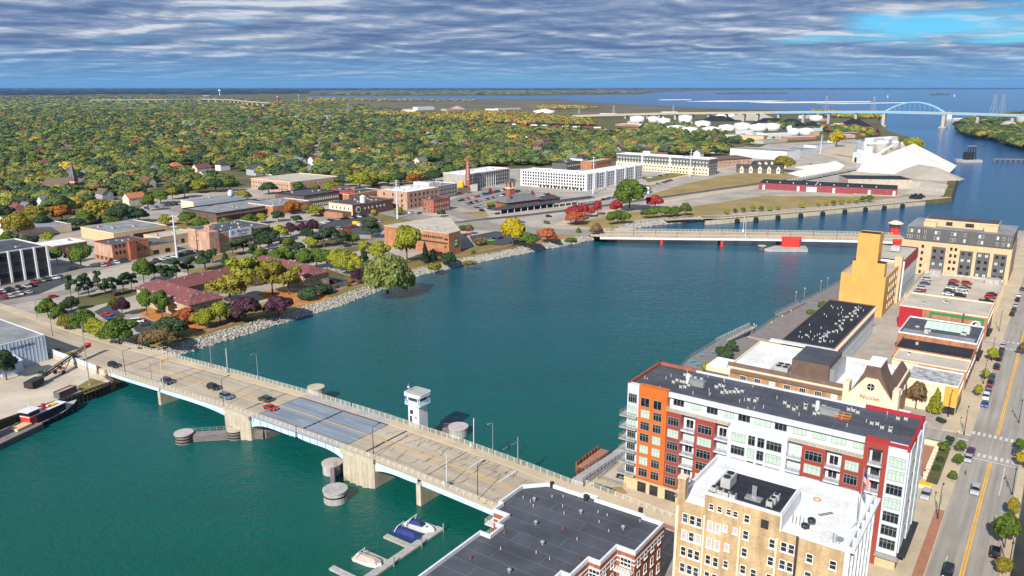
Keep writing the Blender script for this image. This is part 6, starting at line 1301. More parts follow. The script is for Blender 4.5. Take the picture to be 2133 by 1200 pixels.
for i in range(2):
    t,w,h = bb('townhouse_row',('front' if i == 0 else 'rear')+' row of dark-roofed townhouses with pale gables by the field',((1535,360),(1575,352))[i],((1630,362),(1640,350))[i],350,11,M_GREYST,M_SHINGLED,None,5.5,'townhouses',M_GREYST,.2,0)
    MB().add([(-.5,-.5,h),(w+.5,-.5,h),(w+.5,11.5,h),(-.5,11.5,h),(-.5,5.5,h+4),(w+.5,5.5,h+4)],[(0,1,5,4),(2,3,4,5),(1,2,5),(3,0,4)]).build('gable_roof',M_SHINGLED,t)
    for k in range(5): x = w*(k+.5)/5;MB().add([(x - 2,-1.2,0),(x+2,-1.2,0),(x+2,-1.2,h),(x,-1.2,h+2.5),(x - 2,-1.2,h),(x - 2,2,0),(x+2,2,0),(x+2,2,h),(x,2,h+2.5),(x - 2,2,h)],[(0,1,2,3,4),(1,6,7,2),(2,7,8,3),(3,8,9,4),(4,9,5,0)]).build('front_gable',M_CREAM,t);window(t,x,-1.2,2.8,1.6,1.5,'f',2,1,M_FRAMED,M_GLASS,True)
t,w,h = bb('rail_office','small two-storey white and brown railway office beside the tracks',(1328,402),(1352,403),384,9,M_WHITE,M_ROOFBROWN,None,6.0,'building',M_ROOFBROWN,.4,0)
MB().box(-1,w+1,-1,10,2.9,3.3).build('skirt_roof',M_ROOFBROWN,t);wrow(t,w,9,'f',1,w - 1,3,.8,1.4,1.6,1,1,M_FRAMED,M_GLASS,True);wrow(t,w,9,'f',1,w - 1,3,3.8,1.4,1.6,1,1,M_FRAMED,M_GLASS,True)
# blue-grey warehouse at lower left
t,w,h = bb('warehouse','pale blue metal warehouse with low roof beside the yard',(-80,803),(101,750),698,42,M_SIDING,M_ROOFGREY,'v',None,'warehouse',M_WHITE,.25,0)
textmesh('sign_lettering','HEGADORN',1.5,M_DARK,t,(w - 8,-.06,h - 2.6),(rad(90),0,0),.04);textmesh('sign_lettering','marine',.7,M_BLUEP,t,(w - 6.5,-.06,h - 3.6),(rad(90),0,0),.04)
for k in range(24): MB().box(w*k/24,w*k/24+.12,-.1,0,0,h).build('siding_rib',M_SIDING,t)
MB().add([(w - 24,-3.2,6.2),(w - 18,-3.2,6.2),(w - 18,-.01,7.2),(w - 24,-.01,7.2),(w - 24,-3.2,6.4),(w - 18,-3.2,6.4),(w - 18,-.01,7.4),(w - 24,-.01,7.4)],[(4,5,6,7),(0,3,2,1),(0,1,5,4),(1,2,6,5),(3,0,4,7)]).build('door_hood',M_DARK,t);MB().box(w - 18,w - 11,-6,-.1,-.5,4.2).build('lean_to',M_SIDING,t)
MB().add([(w - 18.3,-6.3,4.25),(w - 10.7,-6.3,4.25),(w - 10.7,0,5.2),(w - 18.3,0,5.2)],[(0,1,2,3)]).build('lean_to_roof',M_SIDING,t)
# white fence by the yard
a,b = UV(-300,130.2,GZ),UV(-266,130.2,GZ);t = thing('retaining_fence','white panel fence on a tan wall between yard and street','fence',tuple(a),GRID);Lw = (b - a).length
MB().box(0,Lw,-.3,.3,-1,1.4).build('base_wall',M_CONC,t)
for k in range(13): x = Lw*k/13;MB().box(x+.05,x+Lw/13 - .05,-.06,.06,1.45,3.4).build('panel',M_WHITEW,t)
for k in range(14): x = Lw*k/13;MB().box(x - .09,x+.09,-.09,.09,1.4,3.5).build('post',M_STEEL,t)
# church
cpt = P(140,412);t = thing('church','brick church with brown roof and slate spire rising from the trees','church',tuple(cpt),GRID+.5);hh = 9
MB().box(-22,0,0,14,-.5,hh).build('nave_wall',M_BRICKR,t);MB().add([(-22.6,-.8,hh),(.6,-.8,hh),(.6,14.8,hh),(-22.6,14.8,hh),(-22.6,7,hh+8),(.6,7,hh+8)],[(0,1,5,4),(2,3,4,5),(1,2,5),(3,0,4)]).build('nave_roof',M_ROOFBROWN,t)
MB().box(.65,5.8,4.4,9.6,-.5,16).build('tower',M_BRICKR,t);MB().box(.45,6.0,4.2,9.8,13,13.8).build('tower_band',M_CREAM,t);MB().add([(.3,4.1,16),(6.1,4.1,16),(6.1,9.9,16),(.3,9.9,16),(3.2,7,32)],[(0,1,4),(1,2,4),(2,3,4),(3,0,4)]).build('spire',M_SHINGLE,t)
for k in range(4): MB().add([(1.4+(k % 2)*2,4.1,16),(2.6+(k % 2)*2,4.1,16),(2.0+(k % 2)*2,4.1,19)],[(0,1,2)]).build('gablet',M_BRICKR,t)
for k in range(5): window(t,-20+k*4.3,0,2.5,1.2,4,'f',1,2,M_FRAMEW,M_GLASS,True)
# houses glimpsed among the trees
hr = random.Random(31)
HOUSES = []
def house(px,py,wl,col,roof,label,s=1.0,rot=None,lite=False):
    p = P(px,py);a = (GRID if hr.random() < .5 else GV) if rot is None else rot;w,d,h = wl*s,8.5*s,5.6*s;t = thing('house',label,'house',tuple(p),a,'houses among the trees')
    o = MB().box(-w/2,w/2,-d/2,d/2,-.5,h).build('wall',M_HOUSE,t);o.color = (*col,1)
    rh = d*.42
    if hr.random() < .6: vs = [(-w/2 - .5,-d/2 - .5,h),(w/2+.5,-d/2 - .5,h),(w/2+.5,d/2+.5,h),(-w/2 - .5,d/2+.5,h),(-w/2 - .5,0,h+rh),(w/2+.5,0,h+rh)];fs = [(0,1,5,4),(2,3,4,5)];gs = [(-w/2,-d/2,h),(-w/2,d/2,h),(-w/2,0,h+rh*.95),(w/2,-d/2,h),(w/2,d/2,h),(w/2,0,h+rh*.95)];o = MB().add(gs,[(0,2,1),(3,4,5)]).build('gable',M_HOUSE,t);o.color = (*col,1)
    else: vs = [(-w/2 - .5,-d/2 - .5,h),(w/2+.5,-d/2 - .5,h),(w/2+.5,d/2+.5,h),(-w/2 - .5,d/2+.5,h),(-w/2+d*.4,0,h+rh),(w/2 - d*.4,0,h+rh)];fs = [(0,1,5,4),(2,3,4,5),(1,2,5),(3,0,4)]
    MB().add(vs,fs).build('roof',roof,t)
    if hr.random() < .5: MB().box(w*.15,w*.15+.8,-.4,.4,h+rh*.6,h+rh+1.0).build('chimney',M_BRICKR,t)
    for f in range(0 if lite else 2):
        for x in (-.28,.0,.28):
            window(t,w*x,-d/2,.9+2.7*f,1.1,1.4,'f',1,2,M_FRAMEW,M_GLASS,True);
        for y in (-.2,.2): window(t,w/2,d*y,.9+2.7*f,1.1,1.4,'r',1,2,M_FRAMEW,M_GLASS,True)
    HOUSES.append((p.x,p.y,max(w,d),lite))
WH = (.72,.72,.70);CRM = (.62,.56,.44);GR = (.35,.38,.42);BR = (.3,.16,.1)
HL = [(148,378,WH,M_SHINGLE),(178,376,WH,M_SHINGLE),(224,378,WH,M_SHINGLED),(172,394,WH,M_ROOFBROWN),(322,364,GR,M_SHINGLE),(309,391,CRM,M_ROOFRED),(219,418,GR,M_ROOFBROWN),(281,427,CRM,M_SHINGLEO),(76,316,WH,M_SHINGLE),(104,434,WH,M_SHINGLE),(38,452,WH,M_ROOFRED),(58,449,CRM,M_SHINGLE),(208,272,WH,M_SHINGLE),(205,303,WH,M_SHINGLED),(366,357,CRM,M_SHINGLEO),(568,364,WH,M_ROOFBROWN),(590,361,CRM,M_SHINGLE),(624,345,WH,M_SHINGLE),(655,343,WH,M_ROOFRED),(692,338,WH,M_SHINGLE),(725,330,GR,M_SHINGLE),(755,321,CRM,M_ROOFRED),(825,355,WH,M_SHINGLE),(882,361,WH,M_SHINGLE),(905,306,WH,M_SHINGLE),(966,311,WH,M_SHINGLED),(986,311,WH,M_SHINGLE),(1049,311,WH,M_SHINGLE),(1193,339,WH,M_SHINGLE),(1212,340,WH,M_SHINGLED),(1318,313,WH,M_SHINGLE),(1338,316,GR,M_SHINGLE),(1357,312,WH,M_ROOFBROWN),(1384,315,GR,M_SHINGLE),(1420,314,WH,M_ROOFRED),(1455,328,WH,M_SHINGLE),(1485,318,WH,M_SHINGLE),(1347,323,WH,M_SHINGLED),(1237,307,WH,M_SHINGLE),(1243,324,WH,M_ROOFRED),(430,376,WH,M_SHINGLE),(1120,322,CRM,M_SHINGLE),(1142,330,WH,M_SHINGLE),(790,339,WH,M_SHINGLE),(20,470,WH,M_SHINGLE),(1010,318,CRM,M_ROOFBROWN),(700,348,WH,M_SHINGLED),(930,330,WH,M_SHINGLE),(850,318,WH,M_SHINGLED),(480,340,WH,M_SHINGLE),(130,352,WH,M_ROOFBROWN),(400,330,WH,M_SHINGLE)]
WN = {id(WH): 'white',id(CRM): 'cream',id(GR): 'grey'};RN = {M_SHINGLE.name: 'grey',M_SHINGLED.name: 'charcoal',M_ROOFRED.name: 'red',M_ROOFBROWN.name: 'brown',M_SHINGLEO.name: 'orange'}
def where(x,y):
    return ('near the church spire' if abs(x - 150) < 110 and y > 340 else 'near the left edge' if x < 110 else 'above the grey-roofed store' if x < 450 else 'behind the brick school' if x < 760 else 'behind the brick chimney' if x < 1090 else 'behind the white apartments' if x < 1270 else 'behind the charcoal apartments')
for x,y,c_,r_ in HL: house(x,y,hr.uniform(9,13),c_,r_,f'{WN[id(c_)]} house with {RN[r_.name]} roof among trees {where(x, y)}',1.15)
for k in range(95):
    x = hr.uniform(0,1480);y = hr.uniform(258,372) if x < 900 else hr.uniform(290,335)
    if any(abs(x - q[0]) < 26 and abs(y - q[1]) < 12 for q in HL): continue
    c_,r_ = hr.choice((WH,WH,CRM,GR)),hr.choice((M_SHINGLE,M_SHINGLE,M_SHINGLED,M_ROOFBROWN,M_ROOFRED));house(x,y,hr.uniform(10,16),c_,r_,f'{WN[id(c_)]} house with {RN[r_.name]} roof glimpsed deep in the wood',1.2,None,True)
# transmission poles
for base,top,lab in (((369,537),447,'tall white transmission pole beside the tan shops at left'),((828,456),374,'tall white transmission pole beside the pink brick office'),((1235,404),326,'tall white transmission pole in front of the white apartments'),((1437,368),310,'tall white transmission pole in front of the charcoal apartments'),((1709,320),280,'slim pale transmission pole beside the stone plant')):
    p = P(*base);h = hgt(base,top);t = thing('transmission_pole',lab,'transmission pole',tuple(p),GRID+.3);MB().cyl(0,0,-.5,h,.75,.32,10).build('mast',M_WHITEW,t)
    for k in range(3): mb = MB();mb.bar((-2.4,0,h - 1.2 - 3*k),(2.4,0,h - .8 - 3*k),.22);mb.build('cross_arm',M_WHITEW,t)
# ================================================================== STONE TERMINAL AND INDUSTRY
t,w,h = bb('warehouse','long maroon-walled warehouse with black roof on the stone terminal',(1580,394),(1868,409),396,34,mat('siding_dull_red',(.27,.055,.06),.6,.12,.3,streak=.15),M_ROOFBLACK,None,6.0,'warehouse',M_DARK,.15,0)
for x in (.03,.29,.36,.55,.80,.97): MB().box(w*x,w*x+(2.2 if x != .36 else 9),-.06,0,0,4.4).build('door',M_WHITE,t)
for k in range(9): MB().box(w*(.05+.1*k),w*(.05+.1*k)+.8,8,9,h,h+1).build('roof_vent',M_WHITE,t)
MB().box(w*.42,w*.43,0,34,h,h+.6).build('roof_kerb',M_CONCG,t);MB().box(w*.7,w,-.09,0,-.2,.5).build('plinth',M_CONCG,t)
t,w,h = bb('warehouse','second black-roofed warehouse with pale end wall behind the maroon one',(1765,391),(1898,393),375,34,M_CONC,M_ROOFBLACK,None,8.5,'warehouse',M_DARK,.15,0)
MB().box(w+.01,w+8,0,16,-.5,6.5).build('end_bay',M_CONC,t)
def conepile(name,label,p,q,hmax,slope,m,cat='stone pile',n=48,seed=1,clip=None):
    """ridge-shaped stockpile between ground points p and q"""
    r = hmax/slope;a,b = Vector((p.x,p.y)),Vector((q.x,q.y));L = (b - a).length;d = (b - a)/max(L,.01);nn = Vector((-d.y,d.x));rr_ = random.Random(seed);mb = MB();vs = [];ring = 44;lv = 12
    ph_ = [rr_.uniform(0,6.28) for _ in range(4)]
    for j in range(lv+1):
        f = j/lv
        for i in range(ring):
            th = 2*math.pi*i/ring;k = 1+.05*math.sin(3*th+ph_[0])+.03*math.sin(7*th+ph_[1]);rad_ = r*(1 - f)*k
            x = math.cos(th);c = a if x < 0 else b;pt = c+d*(rad_*math.cos(th))+nn*(rad_*math.sin(th));z = hmax*f+.25*math.sin(9*th+j)*(1 - f)
            if j == lv: pt = c
            vs.append((pt.x,pt.y,GZ+max(z,-.1) - .1))
    fs = [(j*ring+i,j*ring+(i+1) % ring,(j+1)*ring+(i+1) % ring,(j+1)*ring+i) for j in range(lv) for i in range(ring)]
    mb.add(vs,fs);mb.smooth = True;return tag(mb.build(name,m),label,cat)
conepile('stone_pile','huge pale limestone pile on the terminal point',P(1876,355),P(1898,342),26,.50,M_SAND,seed=3)
conepile('stone_pile','grey gravel pile leaning against the front of the limestone pile',P(1912,364),P(1946,371),12,.44,M_SANDG,seed=5)
conepile('sand_heap','low pale sand heap inside the railway curve',P(1690,350),P(1720,347),4,.22,M_SAND,seed=8)
MB_ = sheet('sand_apron',pxs([(1640,362),(1740,335),(1760,345),(1740,362),(1680,372)]),GZ+.1,M_SAND);sheet('terminal_yard',pxs([(1760,345),(1860,370),(1975,385),(1965,408),(1880,405),(1900,395),(1780,370)]),GZ+.11,M_YARD)
sheet('plant_yard',pxs([(1700,318),(1770,300),(1900,305),(1925,325),(1880,345),(1790,345)]),GZ+.09,M_WALK)
t,w,h = bb('concrete_block_wall','low concrete retaining wall between gravel pile and yard',(1893,393),(1968,400),395,1.2,M_CONCG,M_CONCG,None,2.6,'wall',M_CONCG,.1,0)
# railway wagons curving past the warehouses
wp = pxs([(1640,383),(1690,374),(1740,364),(1785,355),(1805,348)])
k = 0
for a,b in zip(wp[:-1],wp[1:]):
    L = (b - a).length;n = max(1,int(L/16))
    for i in range(n):
        p = a.lerp(b,(i+.5)/n);t = thing('hopper_wagon','pale grey covered hopper wagon in the curved train by the stone pile','railway wagon',tuple(p),math.atan2(b.y - a.y,b.x - a.x),'hopper wagons in the curved train');Lw = L/n - 1.2
        MB().add([(-Lw/2,-1.5,1.2),(Lw/2,-1.5,1.2),(Lw/2,1.5,1.2),(-Lw/2,1.5,1.2),(-Lw/2,-1.5,3.6),(Lw/2,-1.5,3.6),(Lw/2,1.5,3.6),(-Lw/2,1.5,3.6),(-Lw/2,-.7,4.4),(Lw/2,-.7,4.4),(Lw/2,.7,4.4),(-Lw/2,.7,4.4)],[(3,2,1,0),(0,1,5,4),(2,3,7,6),(4,5,9,8),(6,7,11,10),(8,9,10,11),(1,2,6,10,9,5),(3,0,4,8,11,7)]).build('body',M_CONCG,t)
        for x in (-Lw/2+1.5,Lw/2 - 1.5): MB().box(x - 1,x+1,-1,1,.1,1.15).build('bogie',M_BLACK,t)
def cyl_thing(name,label,cat,px,wpx,hpx,m,roof='cone',group=None,top=None):
    p = P(*px);s = ppm(p);r = wpx/2/s;h = hpx/s/.98;t = thing(name,label,cat,tuple(p),0,group);MB().cyl(0,0,-.5,h,r,r,28).build('shell',m,t);t.children[0].data.polygons.foreach_set('use_smooth',[len(q.vertices) == 4 for q in t.children[0].data.polygons])
    if roof == 'cone': MB().lathe(0,0,[(r*1.01,h),(r*1.01,h+.15),(r*.06,h+r*.16)],28).build('roof',top or m,t)
    else: MB().lathe(0,0,[(r,h),(r*.8,h+r*.28),(r*.45,h+r*.45),(r*.05,h+r*.5)],28).build('roof',top or m,t)
    mb = MB();mb.bar((r+.1,-.3,0),(r+.1,-.3,h),.3);mb.build('ladder',M_CONCG,t);return t
M_TANK = mat('tank_white',(0.76,0.76,0.74),.5,.05,.05,streak=.1)
for i,(x,y,w_,h_) in enumerate([(1327,257,30,13),(1361,255,22,11),(1383,260,26,12),(1427,257,28,15),(1408,275,40,11),(1436,278,34,11),(1463,269,32,15),(1482,280,40,13),(1513,276,32,14),(1545,272,32,14),(1579,273,36,12),(1608,272,32,13),(1652,282,24,13),(1679,281,30,12),(1699,252,26,10),(1134,237,46,6)]):
    cyl_thing('storage_tank',f'white storage tank, number {"one two three four five six seven eight nine ten eleven twelve thirteen fourteen fifteen sixteen".split()[i]} from the left in the tank farm' if False else 'white cylindrical storage tank in the tank farm before the arch bridge' if i < 15 else 'wide low white tank far out by the marsh','tank',(x,y),w_,h_,M_TANK,'cone','white tanks of the tank farm' if i < 15 else None)
for i,(x,y,w_,h_,m_,l) in enumerate([(1787,322,10,26,M_BLUEP,'left of two pale blue silos at the stone plant'),(1801,325,11,28,M_BLUEP,'right of two pale blue silos at the stone plant'),(1833,329,24,30,M_CONCG,'stout grey silo in the middle of the stone plant'),(1846,308,18,18,M_STEEL,'ribbed steel silo behind the stout grey silo'),(1863,313,16,16,M_CONCG,'small grey silo nearest the yellow tree'),(1880,312,12,13,M_CONCG,'smallest grey silo beside the yellow tree')]):
    cyl_thing('silo',l,'silo',(x,y),w_,h_,m_,'dome',None,M_WHITE)
t,w,h = bb('process_plant','white cement works with hoppers, conveyors and dusty sheds beside the stone pile',(1775,337),(1812,342),322,16,M_WHITE,M_ROOFWHITE,None,12,'industrial plant',M_WHITE,.3,0)
MB().box(4,14,2,12,h,h+14).build('hopper_tower',M_WHITE,t);MB().box(16,22,3,11,h,h+9).build('hopper_tower',M_WHITE,t);MB().bar((10,6,h+12),(34,14,26),2.2,2.2).build('conveyor',M_WHITE,t);MB().bar((24,2,3),(44,22,24),2.0,2.0).build('conveyor',M_WHITE,t);MB().box(20,40,-8,2,-.5,7).build('dust_shed',M_WHITE,t)
for k in range(6): MB().cyl(6+k*2.2,1,h+6,h+16+(k % 3),.5,.5,8).build('pipe',M_STEEL,t)
MB().box(4,8,-.08,0,0,6).build('loading_bay',M_DARK,t);MB().box(11,15,-.08,0,0,6).build('loading_bay',M_DARK,t)
ind = [((1818,300),(1870,296),15,M_WHITE,M_ROOFWHITE,9,'white shed behind the silos of the stone plant'),((1520,326),(1638,334),40,M_WHITE,M_ROOFGREY,11,'big white warehouse with grey roof behind the townhouses'),((1640,332),(1700,320),30,M_WHITE,M_ROOFGREY,8,'grey-roofed white shed attached behind the big warehouse'),((1700,312),(1740,306),20,M_WHITE,M_ROOFGREY,6,'low white shed beside the plant road'),((1510,290),(1590,293),30,M_BUFF,M_ROOFGREY,8,'tan brick warehouse in front of the tanks'),((1590,300),(1640,296),25,M_CONC,M_ROOFGREY,5,'low concrete shed right of the tan warehouse'),((1600,285),(1650,283),20,M_WHITE,M_ROOFWHITE,5,'low white shed among the right-hand tanks'),((1640,292),(1700,290),20,M_BRICKO,M_ROOFTAN,5,'orange-walled low depot below the right-hand tanks'),((1745,285),(1790,282),18,M_BRICKR,M_ROOFGREY,6,'red and white shed left of the purple trees'),((1380,237),(1412,237),30,M_WHITE,M_ROOFWHITE,6,'white shed on the marsh edge behind the viaduct'),((1290,262),(1330,264),20,M_BRICKO,M_ROOFWHITE,5,'low orange-ended shed left of the first tanks'),((505,246),(575,246),40,M_WHITE,M_ROOFWHITE,7,'far white factory left of the neighbourhood street'),((630,250),(712,247),50,M_WHITE,M_ROOFGREY,9,'far grey-roofed factory at the end of the neighbourhood street'),((385,232),(425,231),40,M_WHITE,M_ROOFWHITE,7,'distant white warehouse deep in the forest'),((1000,268),(1040,270),30,M_WHITE,M_ROOFWHITE,6,'white school-like block beyond the chimney trees'),((970,252),(1060,250),25,M_CONC,M_ROOFGREY,5,'low pale sheds beyond the yellow wood'),((910,280),(975,278),26,M_CREAM,M_ROOFTAN,5,'cream low hall beyond the chimney trees'),((800,232),(860,231),40,M_CREAM,M_ROOFTAN,6,'far pale factory at the marsh edge, leftmost'),((870,230),(905,229),30,M_WHITE,M_ROOFWHITE,12,'far white silo house at the marsh edge'),((930,231),(960,230),30,M_CONC,M_ROOFGREY,6,'far grey shed at the marsh edge'),((1040,229),(1085,228),30,M_CONC,M_ROOFGREY,6,'far long shed before the yellow wood'),((1250,240),(1285,240),20,M_WHITE,M_ROOFWHITE,5,'small white shed under the viaduct end'),((560,214),(600,213),40,M_WHITE,M_ROOFWHITE,8,'remote white sheds near the horizon')]
for pa,pb,d_,wl,rf,hh_,lb in ind: bb('industrial_shed',lb,pa,pb,0,d_,wl,rf,None,hh_,'shed',M_WHITE,.3,1)
ir = random.Random(77)
for _k in range(58):
    _x,_y = (ir.uniform(1270,1800),ir.uniform(242,300)) if _k < 40 else (ir.uniform(480,1050),ir.uniform(226,262)) if _k < 50 else (ir.uniform(120,700),ir.uniform(200,214))
    if 1290 < _x < 1500 and _y > 285: continue
    _w = ir.uniform(8,26);bb('harbour_shed','low pale shed among the harbour works before the arch bridge' if _k < 40 else 'low pale shed at the far edge of the wood' if _k < 50 else 'remote pale building in the far forest',(_x,_y),(_x+_w,_y+ir.uniform(-.6,.6)),0,ir.uniform(12,25)*(1 if _k < 50 else 2),ir.choice((M_WHITE,M_WHITE,M_CREAM,M_CONCG,M_BRICKP,M_SIDING)),ir.choice((M_ROOFWHITE,M_ROOFGREY,M_ROOFTAN,M_ROOFWHITE)),None,ir.uniform(4,8),'shed',None,.3,0)[0]['group'] = 'low pale sheds in the distance'
# tank cars (red and black) beyond the wood
for i in range(9): p = P(1068+i*22,262+i*.9);t = thing('tank_wagon','tank wagon in the far siding beyond the houses','railway wagon',tuple(p),0,'tank wagons in the far siding');o = MB().cyl(0,0,-8,8,2,2,12).build('tank',(M_WHITE,M_MAROON,M_WHITE)[i % 3],t,(0,0,3.2));o.rotation_euler = (0,rad(90),0);MB().box(-8,8,-1,1,.2,1.2).build('frame',M_BLACK,t)
for (x,y),(x2,y2),h_,sl,m_,lb in (((1772,264),(1790,266),19,.55,M_COAL,'large black coal pile nearest the arch bridge'),((1690,262),(1692,262),12,.6,M_COAL,'small black coal pile between two viaduct piers'),((1640,262),(1655,262),17,.5,M_COAL,'black coal pile behind the right-hand tanks'),((1590,258),(1620,258),15,.5,M_COAL,'long black coal pile behind the viaduct'),((1540,250),(1590,250),18,.4,M_SANDG,'long grey aggregate pile behind the viaduct'),((1480,252),(1515,252),14,.5,M_COAL,'dark coal pile left of the grey aggregate pile'),((1505,243),(1520,243),13,.45,M_SAND,'pale salt pile beyond the viaduct'),((1745,262),(1750,262),8,.6,M_COAL,'low black coal heap left of the large pile'),((950,228),(955,228),14,.45,M_BRICKP,'tan gravel pile at the far marsh edge')):
    conepile('coal_pile' if m_ is M_COAL else 'aggregate_pile',lb,P(x,y),P(x2,y2),h_,sl,m_,'coal pile' if m_ is M_COAL else 'stone pile',seed=x)
# lattice pylons
def pylon(base,top,label):
    p = P(*base,1);h = hgt(base,top);t = thing('lattice_pylon',label,'pylon',tuple(p),.3);b = h*.13;mb = MB()
    for sx in (-1,1):
        for sy in (-1,1): mb.bar((sx*b,sy*b,0),(sx*b*.12,sy*b*.12,h),.55)
    for k in range(6):
        f = k/6;g = (k+1)/6;r0,r1 = b*(1 - .88*f),b*(1 - .88*g)
        for s in (-1,1): mb.bar((-r0,s*r0,h*f),(r1,s*r1,h*g),.3);mb.bar((s*r0,-r0,h*f),(s*r1,r1,h*g),.3)
    mb.build('lattice',M_CONCG,t);mb = MB()
    for z in (.72,.84,.95): mb.bar((-h*.14,0,h*z),(h*.14,0,h*z),.45)
    mb.build('cross_arm',M_CONCG,t)
for b_,tp,lb in (((1278,238),219,'lattice pylon at the left end of the viaduct'),((1206,239),222,'lattice pylon over the yellow wood'),((1402,236),219,'lattice pylon over the marsh behind the viaduct'),((1719,236),199,'left tall lattice pylon behind the viaduct'),((1818,236),200,'tall lattice pylon just left of the arch'),((2068,238),196,'left of two lattice pylons on the far shore'),((2085,241),195,'right of two lattice pylons on the far shore'),((725,240),214,'distant lattice mast over the forest edge')): pylon(b_,tp,lb)
# remains of the railway swing bridge
sp_ = P(2016,337,0);t = thing('swing_bridge_tower','dark steel swing-bridge machinery on its own pier in the river','bridge pier',(sp_.x,sp_.y,0),.2)
MB().prism([(-14,-8),(12,-12),(16,-4),(14,10),(-12,12),(-16,2)],-1,3).build('pier',M_CONCG,t);MB().box(-5.5,5.5,-4,4,3,13).build('truss_block',M_DARK,t)
for k in range(4): MB().bar((-8+k*5.3,-4.5,3),(-5+k*3.3,-4.5,21),.9).build('truss_leg',M_DARK,t)
MB().bar((-6,-4,21),(6,-4,21),1.5).build('top_beam',M_STEEL,t)
for (xa,ya),(xb,yb),lb in (((1927,328),(1966,331),'dark timber trestle jutting from the terminal shore'),((2070,336),(2180,338),'dark timber trestle reaching in from the right edge of the river')):
    a,b = P(xa,ya,0),P(xb,yb,0);t = thing('timber_trestle',lb,'trestle');mb = MB();mb.bar((a.x,a.y,3.2),(b.x,b.y,3.2),4,1);mb.build('deck',M_WOOD,t);n = int((b - a).length/6)
    for i in range(n+1): p = a.lerp(b,i/n);MB().box(p.x - .6,p.x+.6,p.y - 1.8,p.y+1.8,-1,2.7).build('pile_bent',M_WOOD,t)
# far viaduct on the left horizon
va = [P(x,y,25) for x,y in ((190,208),(345,207),(420,206),(480,207.5),(515,211),(560,214))];t = thing('highway_viaduct','thin pale highway viaduct curving over the far forest at left','viaduct');mb = MB()
for a,b in zip(va[:-1],va[1:]): mb.bar((a.x,a.y,24),(b.x,b.y,24 if b.x < 0 else 24),14,4)
mb.build('deck',M_CONC,t)
for a,b in zip(va[:-1],va[1:]):
    for i in range(4): p = a.lerp(b,i/4);MB().box(p.x - 4,p.x+4,p.y - 4,p.y+4,0,22).build('pier',M_CONC,t)
wt = P(458,199,3);t = thing('water_tower','tiny pale water tower near the horizon at left','water tower',tuple(wt));MB().cyl(0,0,0,38,4,3,10).build('stem',M_WHITE,t);MB().lathe(0,0,[(3,34),(14,42),(14,48),(6,54),(1,56)],16).build('bowl',M_STEELB,t)
for (x,y),hpx,m_,lb in (((579,217),15,M_BRICKR,'far red and white factory chimney in the left distance'),((623,214),15,M_CONCG,'far grey radio mast in the left distance')): p = P(x,y);h = hpx/ppm(p);t = thing('far_mast',lb,'chimney' if m_ is M_BRICKR else 'mast',tuple(p));MB().cyl(0,0,0,h,7 if m_ is M_BRICKR else 2.5,5 if m_ is M_BRICKR else 1.2,10).build('shaft',m_,t);MB().cyl(0,0,h,h+3,5.5 if m_ is M_BRICKR else 3,None,10).build('cap',M_WHITE,t)
# navigation light and far boats
for (x,y),lb in (((1849,203),'small white lighthouse out in the bay'),((1988,201),'tiny white navigation light far out in the bay')): p = P(x,y,0);t = thing('navigation_light',lb,'lighthouse',tuple(p));MB().lathe(0,0,[(6,-1),(6,3),(3.2,3.2),(2.4,16),(2.8,16.5),(.4,20)],12).build('tower',M_WHITE,t);MB().cyl(0,0,16.5,18.5,2.0,2.0,10).build('lantern',M_GLASS,t)
# moored ship by the far shore
p = P(1985,252,0);t = thing('moored_barge','white moored work vessel left of the far wooded shore','ship',tuple(p),.15);MB().prism([(-25,-5),(45,-5),(55,0),(45,5),(-25,5)],-1,5).build('hull',M_CONCG,t);MB().box(-22,-8,-4,4,5,18).build('deckhouse',M_WHITE,t);MB().bar((-14,0,18),(-14,0,30),.8).build('mast',M_WHITE,t);MB().box(0,40,-3,3,5,8).build('deck_cargo',M_WHITE,t)
for x,y,lb in ((2100,268,'domed white storage shed nearest the river on the wooded far shore'),(2128,262,'tall pale silo at the right edge of the far shore')): cyl_thing('storage_dome',lb,'silo',(x,y),30 if x < 2110 else 22,8 if x < 2110 else 18,M_CONCG,'dome')
